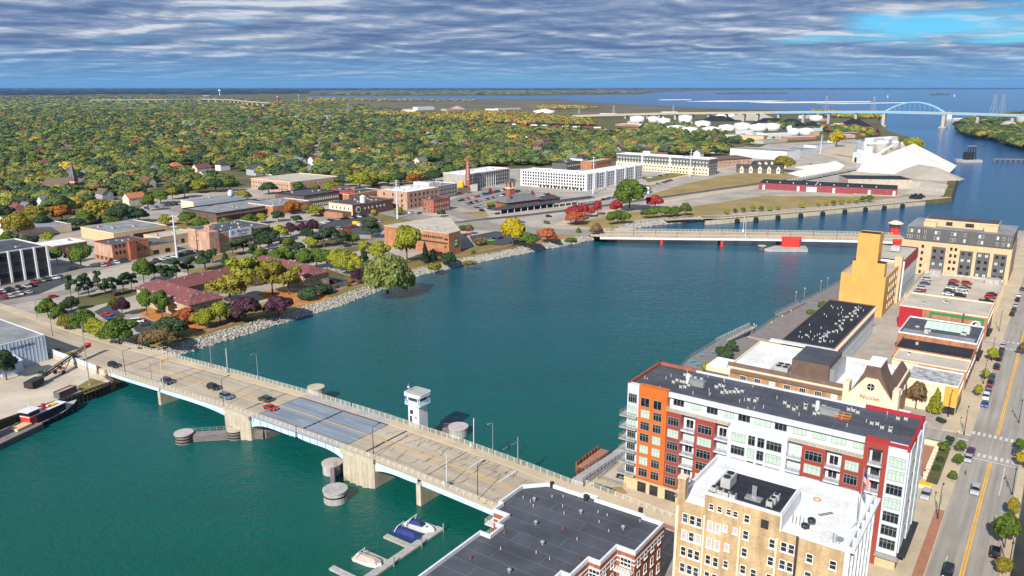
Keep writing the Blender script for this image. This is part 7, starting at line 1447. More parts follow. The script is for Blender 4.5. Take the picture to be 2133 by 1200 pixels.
# ================================================================== TREES
ICO = []
_g = (1+5 ** .5)/2
icov = np.array([(-1,_g,0),(1,_g,0),(-1,-_g,0),(1,-_g,0),(0,-1,_g),(0,1,_g),(0,-1,-_g),(0,1,-_g),(_g,0,-1),(_g,0,1),(-_g,0,-1),(-_g,0,1)],float);icov /= np.linalg.norm(icov[0])
icof = np.array([(0,11,5),(0,5,1),(0,1,7),(0,7,10),(0,10,11),(1,5,9),(5,11,4),(11,10,2),(10,7,6),(7,1,8),(3,9,4),(3,4,2),(3,2,6),(3,6,8),(3,8,9),(4,9,5),(2,4,11),(6,2,10),(8,6,7),(9,8,1)])
def lobes_of(kind,r):
    """crown lobes (centre, radii) in units of the crown radius; z in the same unit, tree height = 2"""
    L = []
    if kind == 'round':
        L.append(((0,0,1.25),(.66,.66,.6)))
        for k in range(8): a = k*.785+r.uniform(-.3,.3);d = r.uniform(.42,.62);L.append(((d*math.cos(a),d*math.sin(a),r.uniform(.85,1.4)),(r.uniform(.34,.5),)*2+(r.uniform(.28,.42),)))
        for k in range(3): a = r.uniform(0,6.28);L.append(((.25*math.cos(a),.25*math.sin(a),1.62),(.36,.36,.32)))
    elif kind == 'spread':
        for k in range(11): a = k*.62+r.uniform(-.3,.3);d = r.uniform(.2,.72);L.append(((d*math.cos(a),d*math.sin(a),r.uniform(.85,1.65)),(r.uniform(.32,.5),)*2+(r.uniform(.22,.36),)))
    elif kind == 'cone':
        for k in range(7): f = k/6;L.append(((r.uniform(-.08,.08),r.uniform(-.08,.08),.35+1.5*f),(.95*(1 - f) ** .8+.1,)*2+(.22,)))
    elif kind == 'pine':
        for k in range(10): a = r.uniform(0,6.28);d = r.uniform(.1,.62);L.append(((d*math.cos(a),d*math.sin(a),r.uniform(.8,1.75)),(r.uniform(.28,.45),)*2+(r.uniform(.14,.22),)))
    elif kind == 'weep':
        L.append(((0,0,1.2),(.7,.7,.7)))
        for k in range(10): a = k*.63+r.uniform(-.2,.2);d = r.uniform(.5,.75);L.append(((d*math.cos(a),d*math.sin(a),r.uniform(.45,1.15)),(.32,.32,r.uniform(.42,.6))))
    elif kind == 'bush':
        for k in range(7): a = k*.9;d = r.uniform(.2,.6);L.append(((d*math.cos(a),d*math.sin(a),r.uniform(.6,1.2)),(r.uniform(.4,.55),)*2+(r.uniform(.6,.8),)))
    return L
def crown_arrays(kind,nleaf,leaf,seed,core=True):
    r = np.random.default_rng(seed);L = lobes_of(kind,random.Random(seed));C_ = np.array([l[0] for l in L]);R_ = np.array([l[1] for l in L])
    pr = (R_[:,0]*R_[:,2]) ** 1.0;pr /= pr.sum();pts = [];nrm = []
    while len(pts) < nleaf:
        i = r.choice(len(L),p=pr);d = r.normal(size=3);d /= np.linalg.norm(d)
        if d[2] < -.55: continue
        p = C_[i]+R_[i]*d*r.uniform(.86,1.08)
        q = ((p - C_)/R_) ** 2;q = q.sum(1);q[i] = 9
        if (q < .72).any(): continue
        pts.append(p);nrm.append(d)
    pts = np.array(pts);nrm = np.array(nrm)+r.normal(size=(nleaf,3))*.38;nrm /= np.linalg.norm(nrm,axis=1)[:,None]
    t = np.cross(nrm,r.normal(size=(nleaf,3)));t /= np.linalg.norm(t,axis=1)[:,None];b = np.cross(nrm,t);s = leaf*r.uniform(.6,1.35,(nleaf,1))
    a1,a2 = s,s*r.uniform(.55,.95,(nleaf,1))
    if kind in ('weep',): b = b*.6+np.array([0,0,-.8]);
    V = np.stack([pts - t*a1*.9,pts - b*a2,pts+t*a1,pts+b*a2*1.1],1).reshape(-1,3)
    F = np.arange(nleaf*4).reshape(-1,4);tone = r.uniform(.62,1.3,nleaf)
    Vc,Fc,Tc = [],[],[]
    if core:
        for k in range(len(L)): Vc.append(C_[k]+icov*R_[k]*.74*r.uniform(.9,1.08,(12,1)));Fc.append(icof+12*k);Tc.append(r.uniform(.7,1.05,20))
        Vc = np.concatenate(Vc);Fc = np.concatenate(Fc)+len(V);Tc = np.concatenate(Tc)
        V = np.concatenate([V,Vc])
    V = V.copy();V[:,2] *= .5
    return V,F,Fc,tone,Tc
def leaf_mesh(name,V,quads,tris,colq,colt):
    me = bpy.data.meshes.new(name);nq,nt = len(quads),len(tris);me.vertices.add(len(V));me.vertices.foreach_set('co',np.asarray(V,np.float32).ravel())
    me.loops.add(nq*4+nt*3);me.polygons.add(nq+nt)
    li = np.concatenate([np.asarray(quads,np.int32).ravel(),np.asarray(tris,np.int32).ravel()]) if nt else np.asarray(quads,np.int32).ravel()
    me.loops.foreach_set('vertex_index',li.astype(np.int32))
    st = np.concatenate([np.arange(nq)*4,nq*4+np.arange(nt)*3]).astype(np.int32);me.polygons.foreach_set('loop_start',st)
    ca = me.attributes.new('Col','FLOAT_COLOR','FACE');col = np.concatenate([colq,colt]) if nt else colq
    ca.data.foreach_set('color',np.concatenate([col,np.ones((len(col),1))],1).astype(np.float32).ravel())
    me.materials.append(M_LEAF);me.update(calc_edges=True);me.validate();return me
def gcol(t,r):                          # leaf tones, with a little hue drift
    h = r.uniform(-.12,.12,len(t));return np.stack([t*(1+h),t,t*(1 - h)],1)
TEMPL = {}
def template(kind,var):
    key = (kind,var)
    if key not in TEMPL:
        n,lf = {'round': (1500,.092),'spread': (1400,.085),'cone': (900,.1),'pine': (1100,.09),'weep': (2600,.06),'bush': (600,.13)}[kind];seed = var*17+len(kind)*101
        V,F,Fc,tq,tt = crown_arrays(kind,n,lf,seed);r = np.random.default_rng(seed);cm = leaf_mesh('crown',V,F,Fc,gcol(tq,r),gcol(tt,r))
        mb = MB();top = {'bush': .3,'cone': .5,'weep': .5}.get(kind,.62);tr_ = .06 if kind != 'bush' else .03
        mb.cyl(0,0,-.02,top*.55,tr_,tr_*.7,7);rr_ = random.Random(seed)
        for k in range(4): a = k*1.57+rr_.uniform(-.4,.4);mb.bar((0,0,top*.45),(.38*math.cos(a),.38*math.sin(a),top*rr_.uniform(.85,1.1)),tr_*.7,tr_*.35)
        mb.bar((0,0,top*.5),(0,0,top*1.1),tr_,tr_);TEMPL[key] = (cm,mb.mesh('trunk',M_TRUNK))
    return TEMPL[key]
NTREE = 0
def tree(p,R,H,kind,col,label,group=None,name=None,cat='tree'):
    global NTREE;NTREE += 1
    cm,tm = template(kind,NTREE % 4);t = thing(name or {'bush': 'shrub','pine': 'pine_tree','weep': 'willow_tree'}.get(kind,'broadleaf_tree'),label,'shrub' if kind == 'bush' else cat,tuple(p),random.uniform(0,6.28),group)
    t.scale = (R,R,H);link('trunk',tm,t);c = link('crown',cm,t);c.color = (*col,1);return t
PAL = {'g': ((.105,.16,.028),'green'),'d': ((.055,.092,.042),'dark green'),'y': ((.26,.27,.034),'yellow-green'),'Y': ((.42,.32,.02),'bright yellow'),'o': ((.25,.215,.035),'golden olive'),'r': ((.34,.045,.05),'crimson'),'c': ((.38,.115,.05),'coral red'),'p': ((.085,.04,.055),'dark purple'),'b': ((.19,.135,.065),'brownish'),'l': ((.24,.28,.075),'pale silvery green'),'O': ((.38,.15,.025),'orange'),'k': ((.03,.048,.026),'blackish green')}
T = []   # x, y(base), width px, height px, colour, kind, place
def tl(place,rows):
    for r_ in rows: T.append((*r_,place))
tl('in the row left of the maroon roofs',[(148,618,24,50,'d','pine'),(165,624,28,52,'d','pine'),(186,620,28,50,'d','pine'),(205,604,26,44,'d','pine'),(220,620,28,44,'d','pine'),(237,618,30,46,'d','pine'),(258,612,32,48,'d','pine'),(300,590,40,54,'g','round'),(345,592,38,46,'d','pine'),(368,584,40,50,'d','pine'),(393,578,36,46,'d','pine'),(428,564,54,46,'d','pine'),(443,548,32,32,'d','pine'),(175,600,24,34,'d','pine'),(275,604,30,40,'d','pine'),(322,582,30,40,'d','pine')])
tl('on the street right of the black office',[(120,552,28,40,'g','round'),(170,560,48,52,'g','round'),(150,548,26,36,'b','round'),(100,505,26,22,'y','round')])
tl('at the left end of the drawbridge',[(101,662,42,42,'g','round'),(124,676,36,40,'g','round'),(139,688,36,34,'o','round'),(175,695,54,52,'g','round'),(200,705,46,44,'y','round'),(218,710,46,44,'y','round'),(250,718,72,58,'g','round'),(150,648,30,32,'d','round'),(90,650,34,20,'d','bush'),(135,642,30,18,'d','bush')])
tl('beside the small car park by the drawbridge',[(304,716,40,30,'b','bush'),(357,706,68,48,'d','round'),(340,726,62,46,'b','round'),(300,731,32,16,'d','bush'),(255,658,36,40,'p','round'),(238,644,22,26,'g','round')])
tl('in front of the maroon-roofed apartments',[(307,657,34,58,'g','round'),(338,662,40,60,'g','round'),(390,674,50,36,'c','bush'),(430,684,40,44,'y','round'),(460,677,48,52,'y','round'),(408,682,26,30,'y','round'),(512,670,70,52,'p','round'),(581,660,62,46,'p','round'),(490,668,40,30,'p','bush')])
tl('in the courtyard of the maroon-roofed apartments',[(480,632,92,76,'o','spread'),(506,598,74,66,'y','spread'),(568,614,68,76,'o','spread'),(602,614,62,64,'o','spread'),(545,590,78,60,'y','spread')])
tl('on the shore lawn right of the maroon roofs',[(642,625,42,28,'d','bush'),(677,612,46,26,'d','bush'),(700,600,10,9,'g','bush'),(724,597,13,13,'g','bush'),(732,588,15,9,'c','bush'),(745,592,30,34,'p','round')])
tl('in the row behind the maroon roofs',[(575,560,34,42,'g','round'),(600,554,34,42,'g','round'),(635,564,38,48,'g','round'),(660,560,36,44,'g','round'),(682,562,36,44,'g','round'),(700,566,36,48,'y','round'),(722,572,48,54,'y','round'),(742,574,42,44,'y','round'),(757,572,34,56,'d','pine'),(545,548,30,34,'g','round')])
tl('overhanging the river at the park shore',[(808,611,98,88,'l','weep'),(848,604,38,50,'y','weep')])
tl('beside the orange brick museum',[(790,546,50,44,'y','round'),(848,548,60,80,'y','round'),(886,549,18,46,'k','cone'),(903,546,18,28,'k','cone'),(935,550,38,28,'d','bush'),(905,563,38,20,'o','bush'),(978,553,32,12,'o','bush'),(985,528,11,9,'g','bush'),(966,480,24,12,'g','bush'),(978,489,20,22,'b','round')])
tl('around the clinic and its car park',[(560,524,52,44,'d','pine'),(542,518,42,46,'d','pine'),(582,502,46,34,'y','round'),(606,494,26,32,'p','round'),(630,491,24,28,'p','round'),(652,488,28,32,'p','round'),(675,516,54,44,'d','pine'),(710,516,40,38,'d','pine'),(722,504,28,28,'c','round'),(775,498,60,44,'d','pine'),(648,518,34,26,'y','round'),(619,464,26,16,'d','round'),(658,451,38,24,'y','round'),(610,446,36,30,'O','round'),(470,550,18,28,'d','cone'),(830,448,24,20,'y','bush'),(740,432,18,10,'Y','bush'),(778,446,16,12,'Y','bush')])
tl('around the car park near the far bridge',[(1068,514,54,62,'Y','round'),(1100,517,44,34,'g','round'),(1140,506,42,32,'c','round'),(1190,507,34,16,'g','bush'),(1242,494,28,30,'b','round'),(1205,485,12,12,'g','cone'),(1000,511,28,18,'b','bush'),(1139,466,16,8,'b','bush')])
tl('in the crimson clump beside the tracks',[(1187,458,22,28,'r','round'),(1200,460,32,34,'r','round'),(1199,468,44,30,'c','round'),(1215,453,24,30,'r','round'),(1231,453,20,24,'r','round'),(1244,449,20,32,'r','round')])
tl('in the riverside park beyond the far bridge',[(1283,445,30,28,'r','round'),(1311,440,66,68,'g','round'),(1364,436,42,30,'r','round'),(1272,469,24,28,'g','round'),(1286,467,26,30,'g','round'),(1300,466,28,26,'g','round'),(1345,455,24,20,'g','round'),(1361,455,26,24,'g','round'),(1385,453,28,24,'g','round'),(1405,451,26,22,'g','round'),(1427,450,26,28,'g','round')])
tl('in the row along the concrete quay',[(1513,447,13,12,'y','round'),(1531,444,10,10,'d','round'),(1548,443,11,11,'g','round'),(1568,441,13,13,'y','round'),(1585,441,13,12,'g','round'),(1603,440,12,10,'y','round'),(1620,438,10,10,'y','round'),(1670,434,14,13,'y','round'),(1704,431,9,10,'y','round'),(1720,429,11,13,'y','round'),(1736,429,11,12,'g','round'),(1752,427,13,13,'y','round'),(1768,425,9,9,'y','round'),(1783,424,14,14,'y','round'),(1797,422,13,14,'g','round'),(1811,421,16,15,'g','round')])
tl('among the sheds of the stone terminal',[(1631,358,48,34,'o','round'),(1742,306,36,32,'Y','round'),(1902,318,40,32,'y','round'),(1812,285,20,16,'y','round'),(1826,284,12,16,'p','cone'),(1812,282,12,16,'p','cone'),(1692,349,12,9,'d','bush')])
tl('on the riverside boardwalk',[(1475,784,30,32,'y','round'),(1505,752,46,34,'d','spread'),(1525,735,30,26,'d','spread'),(1712,640,24,14,'g','bush'),(1690,655,20,12,'g','bush')])
tl('beside the pale pink corner shop',[(1907,852,44,60,'b','round'),(1947,861,30,56,'y','cone')])
tl('on the left sidewalk of the street',[(2066,754,22,32,'y','round'),(2051,792,16,26,'y','round'),(2036,827,19,28,'y','round'),(2000,943,22,28,'g','round'),(1994,971,20,28,'g','round'),(1983,1003,18,25,'g','round')])
tl('on the right sidewalk of the street',[(2124,940,26,28,'g','round'),(2131,976,32,38,'Y','round'),(2092,1142,50,82,'g','round'),(2107,1082,24,52,'o','round'),(2087,1198,38,40,'o','round'),(2128,740,20,28,'b','round')])
tl('in the planting bed of the corner plaza',[(1980,919,18,14,'d','bush'),(1963,939,30,20,'g','bush'),(1957,962,18,14,'d','bush'),(1950,980,18,14,'d','bush'),(1961,880,22,12,'d','bush'),(1975,928,18,12,'d','bush')])
tl('beside the blue metal warehouse',[(14,792,52,66,'d','round'),(-10,786,40,50,'d','round'),(120,738,12,14,'y','round'),(148,752,24,22,'o','bush'),(165,758,16,12,'O','bush')])
tl('among the low buildings at mid left',[(40,500,60,60,'o','round'),(10,470,50,44,'d','round'),(75,468,64,40,'o','round'),(130,462,50,36,'O','round'),(210,462,80,48,'o','round'),(255,466,56,42,'d','round'),(290,464,40,30,'d','round'),(390,470,40,30,'g','round'),(345,470,30,24,'y','round'),(420,485,36,34,'g','round'),(160,478,40,24,'d','round'),(310,440,30,36,'g','round'),(440,445,24,18,'g','round'),(505,420,40,24,'o','round'),(560,405,40,26,'d','round'),(620,400,30,22,'g','round'),(655,402,28,20,'o','round'),(750,395,60,36,'y','round'),(780,388,40,30,'y','round'),(715,390,40,26,'d','round'),(860,385,30,24,'O','round'),(777,388,22,16,'r','round'),(1021,400,8,10,'r','cone'),(1109,406,8,10,'r','cone'),(1050,438,30,14,'o','bush'),(1030,430,40,12,'y','bush'),(920,452,18,16,'d','round')])
tl('between the clinic and the maroon roofs',[(485,532,40,34,'d','pine'),(508,530,44,38,'d','pine'),(528,540,36,34,'d','pine'),(470,520,26,30,'d','pine'),(600,520,34,26,'g','round'),(622,528,30,24,'d','round'),(640,500,30,26,'d','round'),(690,500,34,28,'d','round'),(735,512,30,26,'g','round'),(660,540,34,24,'g','round'),(620,548,30,26,'g','round'),(705,545,30,28,'y','round'),(760,530,30,30,'y','round'),(590,536,30,24,'y','round')])
tl('among the town blocks behind the clinic',[(520,470,34,24,'g','round'),(545,466,30,22,'y','round'),(580,462,30,24,'d','round'),(640,445,30,22,'b','round'),(470,478,30,26,'g','round'),(450,400,44,28,'d','round'),(480,398,40,26,'g','round'),(415,402,40,28,'y','round'),(385,412,34,28,'d','round'),(335,425,40,30,'g','round'),(360,416,30,26,'o','round'),(690,402,36,24,'y','round'),(810,388,40,26,'g','round'),(835,384,36,24,'d','round'),(905,380,36,26,'d','round'),(935,372,36,28,'g','round')])
tl('at the far left beside the low shed',[(60,520,40,30,'d','round'),(20,515,40,34,'g','round'),(90,478,40,30,'d','round'),(180,468,40,30,'g','round'),(235,478,36,28,'g','round')])
TN = {'round': 'tree','spread': 'spreading tree','cone': 'conical tree','pine': 'pine','weep': 'willow','bush': 'shrub'}
cnt = {}
for x,y,w_,h_,c_,k_,place in T:
    key = (c_,k_,place);cnt.setdefault(key,[]).append((x,w_))
ORD = ['leftmost','second','third','fourth','fifth','sixth','seventh','eighth','ninth','tenth','eleventh','twelfth','thirteenth','fourteenth','fifteenth','sixteenth']
for x,y,w_,h_,c_,k_,place in T:
    p = P(x,y);s = ppm(p);R = w_/2/s;Hh = h_/s*(1.0 if k_ != 'bush' else .95)
    col = np.array(PAL[c_][0])*random.uniform(.88,1.15);ln = sorted(cnt[(c_,k_,place)]);i = ln.index((x,w_));base = f'{PAL[c_][1]} {TN[k_]} {place}'
    lab = base if len(ln) == 1 else (f'{ORD[i]} {base}' if i == 0 else f'{ORD[i]} from left {base}')
    tree(p,R,Hh,k_,tuple(col),lab,f'trees {place}')
# ------------------------------------------------------------------ the wooded neighbourhood
def inpoly(px,py,poly):
    c = np.zeros(len(px),bool);n = len(poly);j = n - 1
    for i in range(n):
        xi,yi = poly[i];xj,yj = poly[j]
        m_ = ((yi > py) != (yj > py)) & (px < (xj - xi)*(py - yi)/(yj - yi+1e-12)+xi);c ^= m_;j = i
    return c
def scatter(poly,spacing,jitter=.8,r=rng):
    """points on the ground inside a map outline; spacing(distance) in metres"""
    w = np.array([[P(x,y).x,P(x,y).y] for x,y in poly]);y0,y1 = w[:,1].min(),w[:,1].max();x0,x1 = w[:,0].min(),w[:,0].max();out = [];yy = y0
    while yy < y1:
        s = spacing(yy);n = int((x1 - x0)/s);xs = x0+(np.arange(n)+.5)*s+r.uniform(-s*jitter/2,s*jitter/2,n);ys = yy+r.uniform(-s*jitter/2,s*jitter/2,n);out.append(np.stack([xs,ys],1));yy += s
    q = np.concatenate(out);Z = GZ - CAM_H;f = q[:,1]*_c - Z*_s;u = q[:,1]*_s+Z*_c;px = 1066.5+FPX*q[:,0]/f;py = 600 - FPX*u/f
    return q[inpoly(px,py,poly)]
F_main = [(-120,480),(60,452),(120,452),(240,440),(262,422),(330,402),(430,394),(520,386),(600,378),(680,380),(760,388),(800,384),(880,376),(940,368),(960,360),(1040,350),(1060,345),(1180,348),(1200,343),(1280,335),(1290,322),(1480,330),(1520,318),(1520,303),(1490,295),(1420,288),(1330,283),(1240,280),(1130,274),(1000,263),(950,256),(850,248),(760,245),(700,244),(620,243),(560,240),(440,228),(330,218),(200,212),(-200,206),(-400,260),(-300,400)]
def sm(D): return float(np.interp(D,[500,900,1400,2200,3500,6000],[13.5,14,15.5,20,30,44]))
Q = scatter(F_main,sm)
def far_from(Q,c,r): return ((Q[:,0] - c[0]) ** 2+(Q[:,1] - c[1]) ** 2) > r*r
def cut(Q):
    for hx,hy,hr_,_l in HOUSES:
        Q = Q[far_from(Q,(hx,hy),hr_*.62+3)];d = Vector((hx,hy)).normalized()
        for k in ((8,16,24,32) if not _l else (9,19)): Q = Q[far_from(Q,(hx - d.x*k,hy - d.y*k),9.5)]
    for o in OBST: Q = Q[far_from(Q,o[:2],o[2])]
    return Q
OBST = []
for st in ([(640,372),(655,330),(668,290),(676,262),(682,245)],[(120,470),(190,440),(240,418),(300,395),(370,372)]):
    w_ = pxs(st)
    for a,b in zip(w_[:-1],w_[1:]):
        n = max(2,int((b - a).length/8))
        for i in range(n): p = a.lerp(b,i/n);OBST.append((p.x,p.y,9))
for pa,pb,d_,*_ in ind:
    a,b = P(*pa),P(*pb);L = (b - a).length;n = max(2,int(L/15));nn = Vector((-(b - a).y,(b - a).x,0)).normalized()
    for i in range(n+1):
        p = a.lerp(b,i/n)
        for k in (-22,0,d_*.6): OBST.append((p.x+nn.x*k,p.y+nn.y*k,17))
for px,py,r_ in ((150,402,16),(160,412,14),(125,404,14),(565,395,34),(600,392,34),(640,385,34),(540,392,25),(1010,368,40),(1245,343,30),(1195,350,16),(1380,342,50),(1330,340,50),(1440,345,50),(430,372,14)): p = P(px,py);OBST.append((p.x,p.y,r_))
def smooth_noise(Q,sc,seed):
    r = np.random.default_rng(seed);v = 0
    for k in range(5): a = r.uniform(0,6.28);f = sc*r.uniform(.6,2.2);v = v+np.sin((Q[:,0]*math.cos(a)+Q[:,1]*math.sin(a))*f+r.uniform(0,6.28))
    return v/5
Q = cut(Q);Q = Q[smooth_noise(Q,.03,11) < .46]
COLS = np.array([PAL['g'][0],PAL['d'][0],(.16,.185,.05),(.215,.195,.055),(.25,.25,.06),(.38,.28,.05),(.32,.16,.06),(.26,.06,.06),(.22,.135,.085),(.085,.12,.06)]);COLS[0] = (.105,.145,.045);COLS[1] = (.055,.085,.045);COLS = COLS*1.25
def pick(n,w,r=rng): return COLS[r.choice(len(COLS),n,p=np.array(w)/sum(w))]*r.uniform(.8,1.2,(n,1))
W_MIX = [.29,.15,.27,.13,.07,.018,.004,.005,.016,.11]
W_YEL = [.05,.02,.1,.2,.18,.35,.07,.01,.02,0]
def tree_attrs(Q,w=W_MIX,Rm=(5.6,12.5),far=1.0):
    n = len(Q);col = pick(n,w);nz = smooth_noise(Q,.012,4);col = col*(1+.22*nz[:,None]);R = Rm[0]+(Rm[1] - Rm[0])*rng.random(n) ** 1.4;return col,R,(7+R*.65)*rng.uniform(.85,1.15,n)
VAR = {}
def forest(name,Q,col,R,Hh,lod,label,zb=GZ):
    nl,lf,core = {0: (330,.15,1),1: (70,.30,1),2: (0,0,1)}[lod]
    if lod not in VAR:
        VAR[lod] = []
        for s in range(8):
            r = np.random.default_rng(900+s+lod*50)
            cv = icov*np.array([.86,.86,.62])*r.uniform(.78,1.12,(12,1))+np.array([0,0,1.2])
            if nl: V,F,_,tq,_ = crown_arrays('round',nl,lf,300+s,False);V = V.copy();V[:,2] *= 2
            else: V = np.zeros((0,3));F = np.zeros((0,4),int);tq = np.zeros(0)
            tq = .95+(tq - .95)*.6
            if lod == 1: cv = cv*np.array([.95,.95,1])
            Vt = np.concatenate([V,cv]);VAR[lod].append((Vt*np.array([1,1,.5]),F,icof+len(V),tq,r.uniform(.75,1.1,20)))
    n = len(Q);vi = rng.integers(0,8,n);Vs,Qs,Ts,Cq,Ct = [],[],[],[],[];off = 0
    for s in range(8):
        Vt,F,Fc,tq,tt = VAR[lod][s];idx = np.where(vi == s)[0]
        if len(idx) == 0: continue
        th = rng.uniform(0,6.28,len(idx));c,sn = np.cos(th),np.sin(th)
        X = Vt[None,:,0]*c[:,None] - Vt[None,:,1]*sn[:,None];Y = Vt[None,:,0]*sn[:,None]+Vt[None,:,1]*c[:,None]
        V = np.stack([X*R[idx,None]+Q[idx,0,None],Y*R[idx,None]+Q[idx,1,None],np.repeat(Vt[None,:,2],len(idx),0)*Hh[idx,None]+zb],2)
        k = np.arange(len(idx))[:,None,None]*len(Vt)+off;Vs.append(V.reshape(-1,3))
        if len(F): Qs.append((F[None]+k).reshape(-1,4));Cq.append((tq[None,:,None]*rng.uniform(.9,1.1,(len(idx),len(tq),3))*col[idx][:,None,:]).reshape(-1,3))
        Ts.append((Fc[None]+k).reshape(-1,3));Ct.append((tt[None,:,None]*col[idx][:,None,:]).reshape(-1,3));off += len(idx)*len(Vt)
    Qa = np.concatenate(Qs) if Qs else np.zeros((0,4),int);Cqa = np.concatenate(Cq) if Cq else np.zeros((0,3))
    me = leaf_mesh(name,np.concatenate(Vs),Qa,np.concatenate(Ts),Cqa,np.concatenate(Ct));o = link(name,me);o.color = (1,1,1,1);return tag(o,label,'trees',kind='stuff')
col,R,Hh = tree_attrs(Q);D = Q[:,1]
order = np.argsort(D);near = order[:max(0,296 - len(T))];keep = np.ones(len(Q),bool);keep[near] = False
CN = ['green','dark green','fresh green','olive','yellow-green','bright yellow','orange','crimson','russet','deep green']
def cname(c): return CN[int(np.argmin(((COLS/COLS.sum(1,keepdims=True) - c/c.sum()) ** 2).sum(1)*3+(np.log(COLS.sum(1)) - math.log(c.sum())) ** 2*.12))]
for i in near:
    p = Vector((Q[i,0],Q[i,1],GZ));px,py = PIX(*p);side = 'left of the church' if px < 100 else 'around the church' if px < 260 else 'behind the grey-roofed store' if px < 520 else 'behind the brick school' if px < 770 else 'behind the chimney' if px < 1060 else 'behind the white apartments'
    tree(p,R[i],Hh[i],'round',tuple(col[i]),f'{cname(col[i])} tree at the near edge of the wood {side}','trees at the near edge of the wood')
m0 = keep & (D < 1350);m1 = keep & (D >= 1350) & (D < 3000);m2 = keep & (D >= 3000)
forest('neighbourhood_woodland',Q[m0],col[m0],R[m0],Hh[m0],0,'dense autumn treetops covering the neighbourhood at mid left')
forest('distant_woodland',Q[m1],col[m1],R[m1]*1.05,Hh[m1],1,'autumn treetops thinning towards the horizon at left')
forest('remote_woodland',Q[m2],col[m2]*.9,R[m2]*2.0,Hh[m2]*1.05,2,'faint far treetops under the left horizon')
def patch(name,poly,sp,w,Rm,lod,label,colmul=1.0,rs=1.0,hs=1.0,zb=GZ):
    q = scatter(poly,sp);q = cut(q) if lod < 2 else q;c,r_,h_ = tree_attrs(q,w,Rm);return forest(name,q,c*colmul,r_*rs,h_*hs,lod,label,zb)
patch('yellow_wood',[(1060,238),(1130,242),(1240,256),(1250,263),(1100,262),(1020,256),(940,253),(860,247),(800,247),(790,238),(940,240),(1000,236)],lambda d: 13,W_YEL,(5,8),1,'golden wood along the far edge of town',1.0,1.15)
patch('shore_wood',[(1990,264),(2000,274),(2014,282),(2042,287),(2064,290),(2092,300),(2133,310),(2260,330),(2300,250),(2160,234),(2060,245),(2012,252)],lambda d: 12,[.4,.2,.2,.07,.04,.03,0,0,.01,.1],(5,9),0,'green and gold trees covering the far shore at right',.95,1.15,1.0,2.0)
patch('harbour_trees',[(1700,272),(1760,268),(1800,272),(1836,285),(1800,288),(1740,282)],lambda d: 14,[.3,.1,.1,.15,.12,.15,.05,.02,0,0],(5,9),0,'trees between the coal piles and the stone plant')
patch('harbour_trees',[(1600,262),(1650,256),(1660,268),(1620,272)],lambda d: 16,W_MIX,(5,8),0,'small clump of trees before the coal pile')
patch('bay_shore_trees',[(1690,233),(1830,243),(1836,247),(1790,249),(1700,243)],lambda d: 15,W_YEL,(5,8),1,'golden trees on the bay shore left of the arch')
patch('tank_farm_trees',[(1330,268),(1440,262),(1560,296),(1560,306),(1450,286),(1340,280)],lambda d: 20,W_MIX,(5,9),0,'scattered trees between the tanks')
patch('remote_wood',[(-200,222),(440,236),(620,246),(800,240),(840,232),(760,222),(700,216),(600,210),(400,203),(-200,201)],lambda d: float(np.interp(d,[2000,4000,9000],[20,34,70])),[.2,.12,.2,.2,.1,.08,.02,.0,.05,.1],(8,14),2,'far wooded land below the left horizon',.78,1.5,.75)
patch('marsh_trees',[(640,206),(1000,210),(1000,213),(640,212)],lambda d: 45,W_YEL,(7,11),2,'thin row of golden trees on the far marsh',.8,1.6)
patch('marsh_trees',[(1120,222),(1200,223),(1250,228),(1120,231)],lambda d: 25,W_YEL,(6,9),2,'golden grove on the bay shore beyond the marsh',.9,1.5)
patch('peninsula_wood',[(650,198.6),(1040,198),(1330,194.5),(1360,190.5),(1250,188.8),(800,190.2),(640,194)],lambda d: 110,[.2,.2,.2,.2,.1,.05,0,0,.1,.1],(13,20),2,'brown-green wooded land across the bay',.8,3.6,.55)
patch('horizon_wood',[(-300,199.5),(200,198),(640,196),(640,189),(1250,188),(1250,184.3),(-300,184.3)],lambda d: float(np.interp(d,[7000,12000,25000],[150,240,520])),[.2,.5,.1,.05,.02,0,0,0,.05,.2],(16,26),2,'dark wooded belt along the horizon',.34,6.0,.6)  # tree colour darkened here: cloud shadow painted into the belt
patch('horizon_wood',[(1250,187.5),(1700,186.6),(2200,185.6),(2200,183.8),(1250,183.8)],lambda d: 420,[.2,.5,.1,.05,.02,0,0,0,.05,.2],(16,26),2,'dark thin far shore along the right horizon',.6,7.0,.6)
patch('bar_trees',[(1485,195),(1640,193.6),(1640,194.6),(1500,195.6)],lambda d: 90,W_MIX,(10,14),2,'low trees on the long sand bar in the bay',.7,3.0,.6)
patch('bar_trees',[(1935,197.3),(1975,196.2),(1975,197),(1940,197.6)],lambda d: 50,W_MIX,(12,15),2,'trees on the small island in the bay',.9,2.2,.9)
